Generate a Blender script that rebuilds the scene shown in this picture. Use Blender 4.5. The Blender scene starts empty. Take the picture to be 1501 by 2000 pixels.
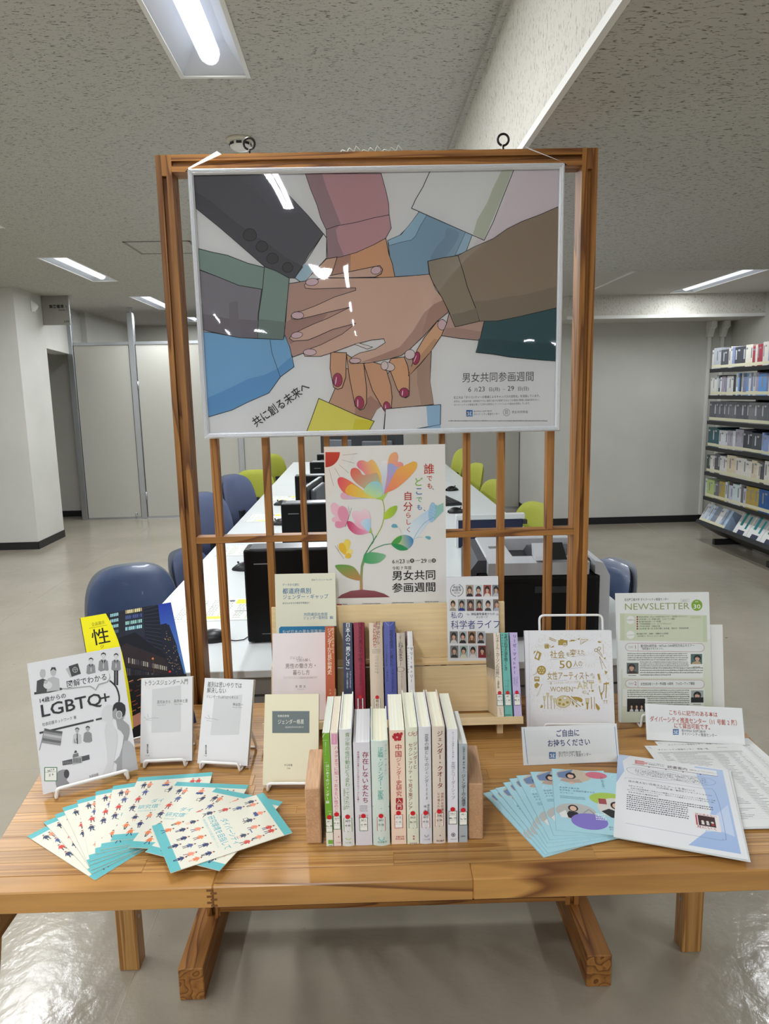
import bpy, bmesh, math, random
import numpy as np
from mathutils import Vector, Matrix, geometry
R = math.radians
SC = bpy.context.scene
COL = SC.collection
random.seed(7)

# ------------------------------------------------------------------ camera
F_PX, CX, CY, CAMZ = 1400.0, 750.5, 1000.0, 1.473
_y, _p, _r = R(.82), R(9.45), R(1.22)
cF = Vector((math.sin(_y)*math.cos(_p), math.cos(_y)*math.cos(_p), -math.sin(_p)))
_R0 = Vector((math.cos(_y), -math.sin(_y), 0)); _U0 = _R0.cross(cF)
cU = _U0*math.cos(_r) + _R0*math.sin(_r); cR = _R0*math.cos(_r) - _U0*math.sin(_r)
cO = Vector((0, 0, CAMZ))
cam = bpy.data.objects.new('camera', bpy.data.cameras.new('camera')); COL.objects.link(cam)
cam.matrix_world = Matrix(((cR.x, cU.x, -cF.x, 0), (cR.y, cU.y, -cF.y, 0), (cR.z, cU.z, -cF.z, CAMZ), (0, 0, 0, 1)))
cam.data.sensor_fit = 'VERTICAL'; cam.data.sensor_height = 36; cam.data.lens = F_PX/2000*36
cam.data.clip_start = .05; cam.data.clip_end = 60
SC.camera = cam

# ------------------------------------------------------------------ light and exposure
TUBE_GLOW = 1.0        # the diffuser tube as one sees it
LAMP_WATTS = 36.0      # light each fluorescent tube throws downwards
w = bpy.data.worlds.new('world'); SC.world = w; w.use_nodes = True
w.node_tree.nodes['Background'].inputs[0].default_value = (.9, .95, 1, 1)
w.node_tree.nodes['Background'].inputs[1].default_value = .3
vs = SC.view_settings
vs.view_transform = 'Standard'; vs.look = 'None'; vs.gamma = 1; vs.use_curve_mapping = False
vs.exposure = -0.25

# ------------------------------------------------------------------ helpers
ROOM = R(1.1)     # the room's walls and desks are turned 1.1 degrees against the display
RM = Matrix.Rotation(ROOM, 4, 'Z')

def lin(h):
    if isinstance(h, str): h = tuple(int(h[i:i+2], 16)/255 for i in (0, 2, 4))
    return tuple(c/12.92 if c <= .04045 else ((c+.055)/1.055)**2.4 for c in h)

_M = {}
def mat(name, col='cccccc', rough=.5, metal=0, spec=.5, noise=0, nscale=8, bump=0, bscale=60, coat=0, alpha=None, emit=0):
    k = (name, col, rough, emit)
    if k in _M: return _M[k]
    m = bpy.data.materials.new(name); m.use_nodes = True; _M[k] = m
    nt = m.node_tree; b = nt.nodes['Principled BSDF']; L = nt.links.new
    c = lin(col)
    b.inputs['Base Color'].default_value = (*c, 1); b.inputs['Roughness'].default_value = rough
    b.inputs['Metallic'].default_value = metal; b.inputs['Specular IOR Level'].default_value = spec
    b.inputs['Coat Weight'].default_value = coat; b.inputs['Coat Roughness'].default_value = .05
    if emit:
        b.inputs['Emission Color'].default_value = (*c, 1); b.inputs['Emission Strength'].default_value = emit
    if noise or bump:
        tc = nt.nodes.new('ShaderNodeTexCoord'); n = nt.nodes.new('ShaderNodeTexNoise')
        n.inputs['Scale'].default_value = nscale; n.inputs['Detail'].default_value = 4
        L(tc.outputs['Object'], n.inputs['Vector'])
        if noise:
            r = nt.nodes.new('ShaderNodeValToRGB'); r.color_ramp.elements[0].position = .3; r.color_ramp.elements[1].position = .7
            r.color_ramp.elements[0].color = (*[x*(1-noise) for x in c], 1); r.color_ramp.elements[1].color = (*[min(1, x*(1+noise)) for x in c], 1)
            L(n.outputs[0], r.inputs[0]); L(r.outputs[0], b.inputs['Base Color'])
        if bump:
            n2 = nt.nodes.new('ShaderNodeTexNoise'); n2.inputs['Scale'].default_value = bscale; L(tc.outputs['Object'], n2.inputs['Vector'])
            bp = nt.nodes.new('ShaderNodeBump'); bp.inputs['Strength'].default_value = bump; bp.inputs['Distance'].default_value = .002
            L(n2.outputs[0], bp.inputs['Height']); L(bp.outputs[0], b.inputs['Normal'])
    return m

def wood(name, axis, cols, scale=1., rough=.42, lines=9., contrast=1., coat=.0, cross=9, thin=.62, mott=.55):
    """cedar / pine: latewood lines that run along `axis`, shifted at random from board to board"""
    k = (name, axis)
    if k in _M: return _M[k]
    m = bpy.data.materials.new(name+'_'+axis); m.use_nodes = True; _M[k] = m
    nt = m.node_tree; b = nt.nodes['Principled BSDF']; L = nt.links.new; N = nt.nodes.new
    tc = N('ShaderNodeTexCoord'); oi = N('ShaderNodeObjectInfo')
    mp = N('ShaderNodeMapping'); s = [cross*scale]*3; s['xyz'.index(axis)] = .55*scale
    mp.inputs['Scale'].default_value = s
    ad = N('ShaderNodeVectorMath'); ad.operation = 'MULTIPLY_ADD'
    L(oi.outputs['Random'], ad.inputs[0]); ad.inputs[1].default_value = (13, 17, 19); L(tc.outputs['Object'], mp.inputs['Vector']); L(mp.outputs[0], ad.inputs[2])
    n0 = N('ShaderNodeTexNoise'); n0.inputs['Scale'].default_value = 1.0; n0.inputs['Detail'].default_value = 2; L(ad.outputs[0], n0.inputs['Vector'])
    mu = N('ShaderNodeMath'); mu.operation = 'MULTIPLY'; mu.inputs[1].default_value = lines; L(n0.outputs[0], mu.inputs[0])
    fr = N('ShaderNodeMath'); fr.operation = 'FRACT'; L(mu.outputs[0], fr.inputs[0])
    rp = N('ShaderNodeValToRGB'); e = rp.color_ramp.elements
    c = [lin(x) for x in cols]
    mid = tuple(c[0][i]*(1-.35*contrast)+c[1][i]*.35*contrast for i in range(3))
    e[0].position = 0; e[0].color = (*c[0], 1); e[1].position = 1; e[1].color = (*c[0], 1)
    q = e.new(thin); q.color = (*mid, 1)
    q = e.new(.92); q.color = (*[c[0][i]*(1-contrast)+c[1][i]*contrast for i in range(3)], 1)
    L(fr.outputs[0], rp.inputs[0])
    n1 = N('ShaderNodeTexNoise'); n1.inputs['Scale'].default_value = 14; n1.inputs['Detail'].default_value = 3; L(ad.outputs[0], n1.inputs['Vector'])
    n2 = N('ShaderNodeTexNoise'); n2.inputs['Scale'].default_value = .35; L(ad.outputs[0], n2.inputs['Vector'])
    mx = N('ShaderNodeMix'); mx.data_type = 'RGBA'; mx.blend_type = 'MULTIPLY'; mx.inputs['Factor'].default_value = mott
    L(rp.outputs[0], mx.inputs[6])
    r2 = N('ShaderNodeValToRGB'); r2.color_ramp.elements[0].position = .3; r2.color_ramp.elements[1].position = .75
    r2.color_ramp.elements[0].color = (.62, .58, .55, 1); r2.color_ramp.elements[1].color = (1.15, 1.12, 1.08, 1)
    L(n1.outputs[0], r2.inputs[0]); L(r2.outputs[0], mx.inputs[7])
    mr = N('ShaderNodeMapRange'); mr.inputs[3].default_value = .86; mr.inputs[4].default_value = 1.12
    L(oi.outputs['Random'], mr.inputs[0])
    m3 = N('ShaderNodeVectorMath'); m3.operation = 'SCALE'; L(mx.outputs[2], m3.inputs[0]); L(mr.outputs[0], m3.inputs['Scale'])
    L(m3.outputs[0], b.inputs['Base Color'])
    b.inputs['Roughness'].default_value = rough; b.inputs['Specular IOR Level'].default_value = .4
    b.inputs['Coat Weight'].default_value = coat; b.inputs['Coat Roughness'].default_value = .25
    bp = N('ShaderNodeBump'); bp.inputs['Strength'].default_value = .15; bp.inputs['Distance'].default_value = .001
    L(fr.outputs[0], bp.inputs['Height']); L(bp.outputs[0], b.inputs['Normal'])
    return m

def table_wood(ax='x', cathedral=False):
    if cathedral: return wood('pine_flatsawn', ax, ('b78749', '633614'), 1, .36, 8, .95, .15, 6, .78, .4)
    return wood('pine_table', ax, ('bf9155', '855522'), 1, .36, 9, .8, .15, 30, .55, .35)
def screen_wood(ax='z'): return wood('cedar_screen', ax, ('b07a3e', '64381a'), 1.3, .5, 13, .9)

class MB:
    """collects faces for one mesh"""
    def __init__(s): s.v = []; s.f = []; s.m = []; s.sm = []
    def add(s, vs, fs, mi=0, sm=False, M=None):
        o = len(s.v); s.v += [tuple(M @ Vector(v)) if M else tuple(v) for v in vs]
        s.f += [[i+o for i in f] for f in fs]; s.m += [mi]*len(fs); s.sm += [sm]*len(fs)
        return s
    def box(s, x0, x1, y0, y1, z0, z1, mi=0, bev=0, M=None):
        if bev:
            bm = bmesh.new(); bmesh.ops.create_cube(bm, size=1)
            for v in bm.verts:
                v.co = Vector(((x0+x1)/2+v.co.x*(x1-x0), (y0+y1)/2+v.co.y*(y1-y0), (z0+z1)/2+v.co.z*(z1-z0)))
            bmesh.ops.bevel(bm, geom=bm.edges[:], offset=bev, segments=2 if bev > .004 else 1, affect='EDGES', profile=.5)
            bm.verts.index_update()
            s.add([v.co for v in bm.verts], [[v.index for v in f.verts] for f in bm.faces], mi, False, M); bm.free(); return s
        return s.add([(x0,y0,z0),(x1,y0,z0),(x1,y1,z0),(x0,y1,z0),(x0,y0,z1),(x1,y0,z1),(x1,y1,z1),(x0,y1,z1)],
                     [(0,3,2,1),(4,5,6,7),(0,1,5,4),(1,2,6,5),(2,3,7,6),(3,0,4,7)], mi, False, M)
    def prism(s, poly, a0, a1, ax='z', mi=0, M=None, sm=False):
        """polygon (2D) swept along an axis"""
        n = len(poly)
        P = {'z': lambda p, a: (p[0], p[1], a), 'y': lambda p, a: (p[0], a, p[1]), 'x': lambda p, a: (a, p[0], p[1])}[ax]
        vs = [P(p, a0) for p in poly]+[P(p, a1) for p in poly]
        s.add(vs, [list(range(n))[::-1], list(range(n, 2*n))], mi, False, M)
        o = len(s.v)-2*n
        s.f += [[o+i, o+(i+1) % n, o+n+(i+1) % n, o+n+i] for i in range(n)]; s.m += [mi]*n; s.sm += [sm]*n
        return s
    def tube(s, pts, r, n=8, mi=0, M=None, cap=True):
        pts = [Vector(p) for p in pts]; vs = []; fs = []; u = None
        for i, p in enumerate(pts):
            d = (pts[min(i+1, len(pts)-1)]-pts[max(i-1, 0)]).normalized()
            if u is None: u = d.orthogonal().normalized()
            else: u = (u-d*u.dot(d)).normalized()
            w_ = d.cross(u); rr = r[i] if isinstance(r, (list, tuple)) else r
            vs += [p+(u*math.cos(2*math.pi*k/n)+w_*math.sin(2*math.pi*k/n))*rr for k in range(n)]
        for i in range(len(pts)-1):
            fs += [(i*n+k, i*n+(k+1) % n, (i+1)*n+(k+1) % n, (i+1)*n+k) for k in range(n)]
        if cap: fs += [list(range(n))[::-1], list(range((len(pts)-1)*n, len(pts)*n))]
        return s.add(vs, fs, mi, True, M)
    def lathe(s, prof, n=20, mi=0, M=None):
        vs = []; fs = []
        for r, z in prof: vs += [(r*math.cos(2*math.pi*k/n), r*math.sin(2*math.pi*k/n), z) for k in range(n)]
        for i in range(len(prof)-1): fs += [(i*n+k, i*n+(k+1) % n, (i+1)*n+(k+1) % n, (i+1)*n+k) for k in range(n)]
        fs += [list(range(n))[::-1], list(range((len(prof)-1)*n, len(prof)*n))]
        return s.add(vs, fs, mi, True, M)
    def grid(s, fn, nu, nv, mi=0, sm=True, M=None):
        vs = [fn(i/nu, j/nv) for j in range(nv+1) for i in range(nu+1)]
        fs = [(j*(nu+1)+i, j*(nu+1)+i+1, (j+1)*(nu+1)+i+1, (j+1)*(nu+1)+i) for j in range(nv) for i in range(nu)]
        return s.add(vs, fs, mi, sm, M)
    def build(s, name, mats, parent=None, M=None):
        me = bpy.data.meshes.new(name); me.from_pydata(s.v, [], s.f)
        for m in (mats if isinstance(mats, (list, tuple)) else [mats]): me.materials.append(m)
        me.polygons.foreach_set('material_index', s.m); me.polygons.foreach_set('use_smooth', s.sm)
        bm = bmesh.new(); bm.from_mesh(me); bmesh.ops.recalc_face_normals(bm, faces=bm.faces); bm.to_mesh(me); bm.free()
        o = bpy.data.objects.new(name, me); COL.objects.link(o)
        if parent: o.parent = parent
        if M is not None: o.matrix_world = M
        return o

def tag(o, label=None, cat=None, group=None, kind=None):
    if label: o['label'] = label
    if cat: o['category'] = cat
    if group: o['group'] = group
    if kind: o['kind'] = kind
    return o
def thing(name, label, cat, M=None, group=None):
    o = bpy.data.objects.new(name, None); COL.objects.link(o); o.empty_display_size = .05
    if M is not None: o.matrix_world = M
    return tag(o, label, cat, group)
def at(x, y, z, rz=0): return Matrix.Translation((x, y, z)) @ Matrix.Rotation(R(rz), 4, 'Z')
def rm(x, y, z, rz=0): return RM @ at(x, y, z, rz)     # a place given in the room's own directions
def copy_tree(o, M=None, label=None, parent=None):
    c = o.copy(); COL.objects.link(c)
    if parent: c.parent = parent
    if M is not None: c.matrix_world = M
    if label: c['label'] = label
    for ch in [q for q in bpy.data.objects if q.parent == o]: copy_tree(ch, None, None, c)
    return c

# ------------------------------------------------------------------ flat print: shapes and lettering on a surface
_G = {}
_fc = bpy.data.curves.new('glyph', 'FONT'); _fc.resolution_u = 2; _fo = bpy.data.objects.new('glyph', _fc); COL.objects.link(_fo)
def _ev(ch, off):
    _fc.body = ch; _fc.offset = off
    dg = bpy.context.evaluated_depsgraph_get(); dg.update()
    e = _fo.evaluated_get(dg); me = e.to_mesh()
    v = np.empty(len(me.vertices)*3); me.vertices.foreach_get('co', v); f = [tuple(p.vertices) for p in me.polygons]
    e.to_mesh_clear(); return v.reshape(-1, 3)[:, :2], f
def glyph(ch, bold):
    k = (ch, bold)
    if k not in _G:
        off = .007*bold
        v, f = _ev(ch, off)
        if len(v) == 0: _G[k] = (v, f, .35 if ord(ch) < 256 else 1.)
        else:
            if ord(ch) > 0x2fff: adv = 1.0
            else:
                v2, _ = _ev(ch+ch, 0); v1, _ = _ev(ch, 0); adv = v2[:, 0].max()-v1[:, 0].max()
            _G[k] = (v, f, adv)
    return _G[k]

INK = mat('printing_ink', 'ffffff', .5, spec=.35)
_nt = INK.node_tree; _a = _nt.nodes.new('ShaderNodeAttribute'); _a.attribute_name = 'Col'
_nt.links.new(_a.outputs['Color'], _nt.nodes['Principled BSDF'].inputs['Base Color'])

class Art:
    gain = 1.
    """2D print. T turns authored coordinates into metres (u right, v up) on the face; k = metres per authored unit."""
    def __init__(s, T=None, k=.001, clip=None): s.T = T or (lambda x, y: (x*k, y*k)); s.k = k; s.v = []; s.f = []; s.c = []; s.bb = []; s.clip = clip
    def _lv(s, pts):
        x0 = min(p[0] for p in pts); x1 = max(p[0] for p in pts); y0 = min(p[1] for p in pts); y1 = max(p[1] for p in pts)
        l = 1+max([b[4] for b in s.bb if b[0] < x1 and b[1] > x0 and b[2] < y1 and b[3] > y0], default=0)
        s.bb.append((x0, x1, y0, y1, l)); return l
    def _emit(s, pts, fs, col, lv=None, grad=None):
        if lv is None: lv = s._lv(pts)
        o = len(s.v); s.v += [(p[0], p[1], lv) for p in pts]
        c = lin(col); g = None
        if grad: g = lin(grad[0])
        if s.gain != 1: c = tuple(min(.88, q*s.gain) for q in c); g = g and tuple(min(.88, q*s.gain) for q in g)
        if g:
            d = grad[1]; t = [p[0]*d[0]+p[1]*d[1] for p in pts]; a, b = min(t), max(t)
            cs = [tuple(c[j]*(1-(q-a)/(b-a+1e-9))+g[j]*(q-a)/(b-a+1e-9) for j in range(3)) for q in t]
        for f in fs:
            s.f.append([i+o for i in f]); s.c.append([cs[i] for i in f] if g else [c]*len(f))
    def _clip(s, p):
        if not s.clip: return p
        x0, x1, y0, y1 = s.clip
        for ax, lim, sg in ((0, x0, 1), (0, x1, -1), (1, y0, 1), (1, y1, -1)):
            out = []
            for i in range(len(p)):
                a, b = p[i-1], p[i]; ia = (a[ax]-lim)*sg >= 0; ib = (b[ax]-lim)*sg >= 0
                if ia != ib:
                    t = (lim-a[ax])/(b[ax]-a[ax]); out.append((a[0]+(b[0]-a[0])*t, a[1]+(b[1]-a[1])*t))
                if ib: out.append(b)
            p = out
            if len(p) < 3: return []
        return p
    def poly(s, pts, col, line=None, lw=None, grad=None, smooth=0, lv=None):
        if smooth: pts = catmull(pts, smooth)
        p = s._clip([s.T(*q) for q in pts])
        if len(p) < 3: return s
        tri = geometry.tessellate_polygon([[Vector((a, b, 0)) for a, b in p]])
        s._emit(p, tri, col, lv, grad)
        if line: s.line(pts, lw or 1, line, close=True)
        return s
    def line(s, pts, w_, col, close=False, smooth=0, lv=None):
        if smooth: pts = catmull(pts, smooth, close)
        p = [s.T(*q) for q in pts]
        if close: p = p+[p[0]]
        h = w_*s.k/2; V = []; Fs = []
        for i in range(len(p)-1):
            a, b = Vector(p[i]), Vector(p[i+1]); d = b-a
            if d.length < 1e-7: continue
            d.normalize(); n = Vector((-d.y, d.x))*h; e = d*h*.6
            q = [tuple(a-n-e), tuple(b-n+e), tuple(b+n+e), tuple(a+n-e)]
            if s.clip:
                q = s._clip(q)
                if len(q) < 3: continue
            Fs.append(list(range(len(V), len(V)+len(q)))); V += q
        if V: s._emit(V, Fs, col, lv)
        return s
    def rect(s, x0, y0, x1, y1, col, line=None, lw=None, grad=None): return s.poly([(x0, y0), (x1, y0), (x1, y1), (x0, y1)], col, line, lw, grad)
    def frame(s, x0, y0, x1, y1, w_, col): return s.line([(x0, y0), (x1, y0), (x1, y1), (x0, y1)], w_, col, True)
    def ell(s, x, y, rx, ry=None, col='000000', line=None, lw=None, ang=0, n=20, a0=0, a1=360, grad=None):
        ry = ry or rx; a = R(ang); P = []
        full = a1-a0 >= 360
        for i in range(n+(0 if full else 1)):
            t = R(a0+(a1-a0)*i/n); c_, s_ = rx*math.cos(t), ry*math.sin(t)
            P.append((x+c_*math.cos(a)-s_*math.sin(a), y+c_*math.sin(a)+s_*math.cos(a)))
        return s.poly(P, col, line, lw, grad)
    def _put(s, ch, u, v, size, col, bold, ang, cen, lv, sx=1):
        g, f, adv = glyph(ch, bold)
        if len(g) == 0: return
        g = g.copy()
        if cen: g -= (g.max(0)+g.min(0))/2
        g = g*size*np.array([sx, 1]); c_, s_ = math.cos(ang), math.sin(ang)
        x = u+g[:, 0]*c_-g[:, 1]*s_; y = v+g[:, 0]*s_+g[:, 1]*c_
        s._emit(list(zip(x.tolist(), y.tolist())), f, col, lv)
    def text(s, t, x, y, size, col='222222', bold=0, al='l', ang=0, sx=1, width=None):
        """horizontal; x,y = baseline start (or middle / end), size in authored units; width fits the run to a length"""
        S = size*s.k/.9; tot = sum(glyph(c, bold)[2] for c in t)*S
        if width: sx = width*s.k/tot
        tot *= sx; u, v = s.T(x, y); a = R(ang)
        o = {'l': 0, 'c': -tot/2, 'r': -tot}[al]; u += o*math.cos(a); v += o*math.sin(a)
        e = [(u, v-S*.12), (u+tot*math.cos(a), v+tot*math.sin(a)+S*.8)] if abs(ang) < 20 else [(min(u, u+tot*math.cos(a)), min(v, v+tot*math.sin(a))), (max(u, u+tot*math.cos(a)), max(v, v+tot*math.sin(a)))]
        lv = s._lv(e)
        for c in t:
            s._put(c, u, v, S, col, bold, a, False, lv, sx); d = glyph(c, bold)[2]*S*sx; u += d*math.cos(a); v += d*math.sin(a)
        return s
    def vtext(s, t, x, y0, y1, col='222222', size=None, bold=0, sx=1):
        """vertical run from y0 (top) to y1, centred on x"""
        n = len(t); u, v0 = s.T(x, y0); u1, v1 = s.T(x, y1); p = (v0-v1)/n
        S = (size*s.k if size else p)/.9
        lv = s._lv([(u-S/2, v1), (u+S/2, v0)])
        for i, c in enumerate(t):
            uu = u+(u1-u)*(i+.5)/n; vv = v0-p*(i+.5)
            if c in 'ー―-–~〜（）()「」『』…―|': s._put(c, uu, vv, S, col, bold, -math.pi/2, True, lv)
            else: s._put(c, uu+(S*.2 if c in '、。' else 0), vv+(S*.2 if c in '、。' else 0), S*(.8 if c in 'ッャュョィェぁゃゅょっァ' else 1), col, bold, 0, True, lv, sx)
        return s
    def greek(s, x0, y0, x1, y1, n, col, seed=1, fill=.62, last=1.):
        """lines of print too small to read: rows of short marks"""
        rnd = random.Random(seed); V = []; Fs = []; h = (y1-y0)/n
        for r_ in range(n):
            y = y0+h*(r_+.5); x = x0; xe = x1 if r_ < n-1 else x0+(x1-x0)*last; g = abs(h)*fill
            while x < xe-g:
                w_ = g*rnd.uniform(.55, 1.)
                a = rnd.uniform(.25, .5)
                q = [s.T(x, y-h*fill*a), s.T(x+w_, y-h*fill*a), s.T(x+w_, y+h*fill*rnd.uniform(.1, .5)), s.T(x, y+h*fill*.35)]
                Fs.append(list(range(len(V), len(V)+4))); V += q; x += w_+g*.28
        if V: s._emit(V, Fs, col)
        return s
    def build(s, name, parent, fn=None, step=.00004, base=.0002, m=None):
        """fn maps (u, v, n) to the parent's coordinates"""
        fn = fn or (lambda u, v, n: (u, -n, v))
        me = bpy.data.meshes.new(name); me.from_pydata([fn(u, v, base+step*l) for u, v, l in s.v], [], s.f)
        ca = me.color_attributes.new('Col', 'FLOAT_COLOR', 'CORNER')
        arr = np.ones((len(me.loops), 4), np.float32); arr[:, :3] = [c for f in s.c for c in f]
        ca.data.foreach_set('color', arr.ravel()); me.materials.append(m or INK)
        o = bpy.data.objects.new(name, me); COL.objects.link(o); o.parent = parent
        return o

def catmull(p, n=4, close=True):
    out = []; L = len(p)
    for i in range(L if close else L-1):
        g = (lambda j: p[j % L]) if close else (lambda j: p[max(0, min(L-1, j))])
        a, b, c, d = g(i-1), g(i), g(i+1), g(i+2)
        for k in range(n):
            t = k/n
            out.append(tuple(.5*(2*b[j]+(c[j]-a[j])*t+(2*a[j]-5*b[j]+4*c[j]-d[j])*t*t+(3*b[j]-a[j]-3*c[j]+d[j])*t**3) for j in (0, 1)))
    if not close: out.append(p[-1])
    return out

def ray_T(M, ox, oy, sc):
    """authored points are read off an enlarged view of the photograph (its origin and scale); they are carried along the line of
    sight onto the real face, whose local x is to the right and local z up, and come back in the face's own metres"""
    o = M.translation; u = M.col[0].xyz; v = M.col[2].xyz; n = u.cross(v)
    def T(x, y):
        px, py = ox+x/sc, oy+y/sc
        d = cF+cR*((px-CX)/F_PX)-cU*((py-CY)/F_PX)
        p = cO+d*((o-cO).dot(n)/d.dot(n)); q = p-o
        return q.dot(u), q.dot(v)
    return T
def ray_art(M, ox, oy, sc, W, H, clip=True):
    T = ray_T(M, ox, oy, sc); c = M @ Vector((W/2, 0, H/2))
    k = (c-cO).dot(cF)/F_PX/sc
    return Art(T, k, (0, W, 0, H) if clip else None)
def standing(x, y, z, yaw, lean):
    """frame of a face that leans back: x to the right, z up along the face, y into the thickness"""
    a, l = R(yaw), R(lean)
    u = Vector((math.cos(a), math.sin(a), 0)); n = Vector((-math.sin(a), math.cos(a), 0))
    v = Vector((0, 0, 1))*math.cos(l)+n*math.sin(l); d = v.cross(u)
    return Matrix(((u.x, d.x, v.x, x), (u.y, d.y, v.y, y), (u.z, d.z, v.z, z), (0, 0, 0, 1)))
def lying(x, y, z, ang, tilt=0):
    """frame of a sheet lying face up: x to the right, z towards its head, y down into the thickness"""
    a = R(ang); u = Vector((math.cos(a), math.sin(a), math.sin(R(tilt)))).normalized(); v = Vector((-math.sin(a), math.cos(a), 0)); v = (v-u*v.dot(u)).normalized(); d = v.cross(u)
    return Matrix(((u.x, d.x, v.x, x), (u.y, d.y, v.y, y), (u.z, d.z, v.z, z), (0, 0, 0, 1)))
# ------------------------------------------------------------------ the setting
def plaster(name, col, dark, ax, fade=1., depth=.6):
    """fissured acoustic board: short dark worm-holes drawn out along one direction"""
    m = bpy.data.materials.new(name); m.use_nodes = True
    nt = m.node_tree; b = nt.nodes['Principled BSDF']; L = nt.links.new; N = nt.nodes.new
    tc = N('ShaderNodeTexCoord'); mp = N('ShaderNodeMapping'); s = [190, 190, 190]; s['xyz'.index(ax)] = 62
    mp.inputs['Scale'].default_value = s; L(tc.outputs['Object'], mp.inputs[0])
    n = N('ShaderNodeTexNoise'); n.inputs['Scale'].default_value = 1; n.inputs['Detail'].default_value = 3; n.inputs['Distortion'].default_value = .9; L(mp.outputs[0], n.inputs[0])
    r = N('ShaderNodeValToRGB'); e = r.color_ramp.elements
    e[0].position = .575; e[0].color = (0, 0, 0, 1); e[1].position = .66; e[1].color = (1, 1, 1, 1); L(n.outputs[0], r.inputs[0])
    n2 = N('ShaderNodeTexNoise'); n2.inputs['Scale'].default_value = 3; L(tc.outputs['Object'], n2.inputs[0])
    mx = N('ShaderNodeMix'); mx.data_type = 'RGBA'; mx.inputs[6].default_value = (*lin(col), 1); mx.inputs[7].default_value = (*lin(dark), 1)
    L(r.outputs[0], mx.inputs[0]); L(mx.outputs[2], b.inputs['Base Color']); b.inputs['Roughness'].default_value = .95
    b.inputs['Specular IOR Level'].default_value = .1
    iv = N('ShaderNodeMath'); iv.operation = 'SUBTRACT'; iv.inputs[0].default_value = 1; L(r.outputs[0], iv.inputs[1])
    bp = N('ShaderNodeBump'); bp.inputs['Strength'].default_value = depth; bp.inputs['Distance'].default_value = .004
    L(iv.outputs[0], bp.inputs['Height']); L(bp.outputs[0], b.inputs['Normal'])
    return m
M_CEIL = plaster('fissured_ceiling_board', 'bcbab3', '726d65', 'x', depth=.35)
M_BEAM = plaster('fissured_beam_board', 'd2cfc6', 'a39d92', 'z', depth=.35)
M_WALL = mat('painted_wall', 'c3c1ba', .8, noise=.03, nscale=1.3, bump=.2, bscale=150)
M_WALLD = mat('scuffed_wall', 'cccbc5', .8, noise=.045, nscale=2.2, bump=.2, bscale=90)
M_BASE = mat('black_vinyl_skirting', '17181b', .45)
M_WHITE = mat('white_trim_paint', 'e3e2de', .5)
M_ALU = mat('brushed_aluminium', 'b9bcc0', .32, metal=.9)
M_PANEL = mat('grey_partition_panel', 'b7b5ac', .45, noise=.015, nscale=.8)

def floor_mat():
    m = bpy.data.materials.new('waxed_vinyl_floor'); m.use_nodes = True
    nt = m.node_tree; b = nt.nodes['Principled BSDF']; L = nt.links.new; N = nt.nodes.new
    tc = N('ShaderNodeTexCoord')
    n = N('ShaderNodeTexNoise'); n.inputs['Scale'].default_value = 1.1; n.inputs['Detail'].default_value = 7; n.inputs['Roughness'].default_value = .6; L(tc.outputs['Object'], n.inputs[0])
    r = N('ShaderNodeValToRGB'); r.color_ramp.elements[0].position = .3; r.color_ramp.elements[1].position = .72
    r.color_ramp.elements[0].color = (*lin('958d7e'), 1); r.color_ramp.elements[1].color = (*lin('a9a192'), 1); L(n.outputs[0], r.inputs[0])
    # scuffs: sparse dark flecks
    mp = N('ShaderNodeMapping'); mp.inputs['Scale'].default_value = (9, 22, 9); mp.inputs['Rotation'].default_value = (0, 0, .6); L(tc.outputs['Object'], mp.inputs[0])
    n3 = N('ShaderNodeTexNoise'); n3.inputs['Scale'].default_value = 1; n3.inputs['Detail'].default_value = 3; L(mp.outputs[0], n3.inputs[0])
    r3 = N('ShaderNodeValToRGB'); r3.color_ramp.elements[0].position = .735; r3.color_ramp.elements[1].position = .76; L(n3.outputs[0], r3.inputs[0])
    mx = N('ShaderNodeMix'); mx.data_type = 'RGBA'; L(r3.outputs[0], mx.inputs[0]); L(r.outputs[0], mx.inputs[6]); mx.inputs[7].default_value = (*lin('5d574e'), 1)
    L(mx.outputs[2], b.inputs['Base Color'])
    n4 = N('ShaderNodeTexNoise'); n4.inputs['Scale'].default_value = 5; n4.inputs['Detail'].default_value = 3; L(tc.outputs['Object'], n4.inputs[0])
    mr = N('ShaderNodeMapRange'); mr.inputs[3].default_value = .1; mr.inputs[4].default_value = .26; L(n4.outputs[0], mr.inputs[0]); L(mr.outputs[0], b.inputs['Roughness'])
    b.inputs['Specular IOR Level'].default_value = .55
    n2 = N('ShaderNodeTexNoise'); n2.inputs['Scale'].default_value = 16; n2.inputs['Detail'].default_value = 5; n2.inputs['Roughness'].default_value = .55; L(tc.outputs['Object'], n2.inputs[0])
    bp = N('ShaderNodeBump'); bp.inputs['Strength'].default_value = .22; bp.inputs['Distance'].default_value = .01; L(n2.outputs[0], bp.inputs['Height']); L(bp.outputs[0], b.inputs['Normal'])
    return m
def struct(name, mb, m, parent=None):
    o = mb.build(name, m, parent)
    if parent is None: o.matrix_world = RM; o['kind'] = 'structure'
    return o
X0, X1, Y0, Y1 = -5.2, 3.97, -11.8, 11.1
ZC, ZL, ZR = 2.53, 2.09, 2.35          # main ceiling, lower ceiling, recess by the bookcase
BX, EY = .445, 3.98                    # face of the dropped ceiling, end of the dropped ceiling
fl = struct('floor', MB().box(X0, X1, Y0, Y1, -.1, 0), floor_mat())
# sheet-vinyl welds, a hair proud of the floor
wl = MB()
for x in (-2.45, -.62, 1.2, 3.02): wl.box(x-.0015, x+.0015, Y0, Y1, 0, .0004)
for y in (-.9, 2.75): wl.box(X0, X1, y-.0015, y+.0015, 0, .0004)
o = wl.build('floor_seam', mat('vinyl_weld', 'a0988a', .3), fl)

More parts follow.
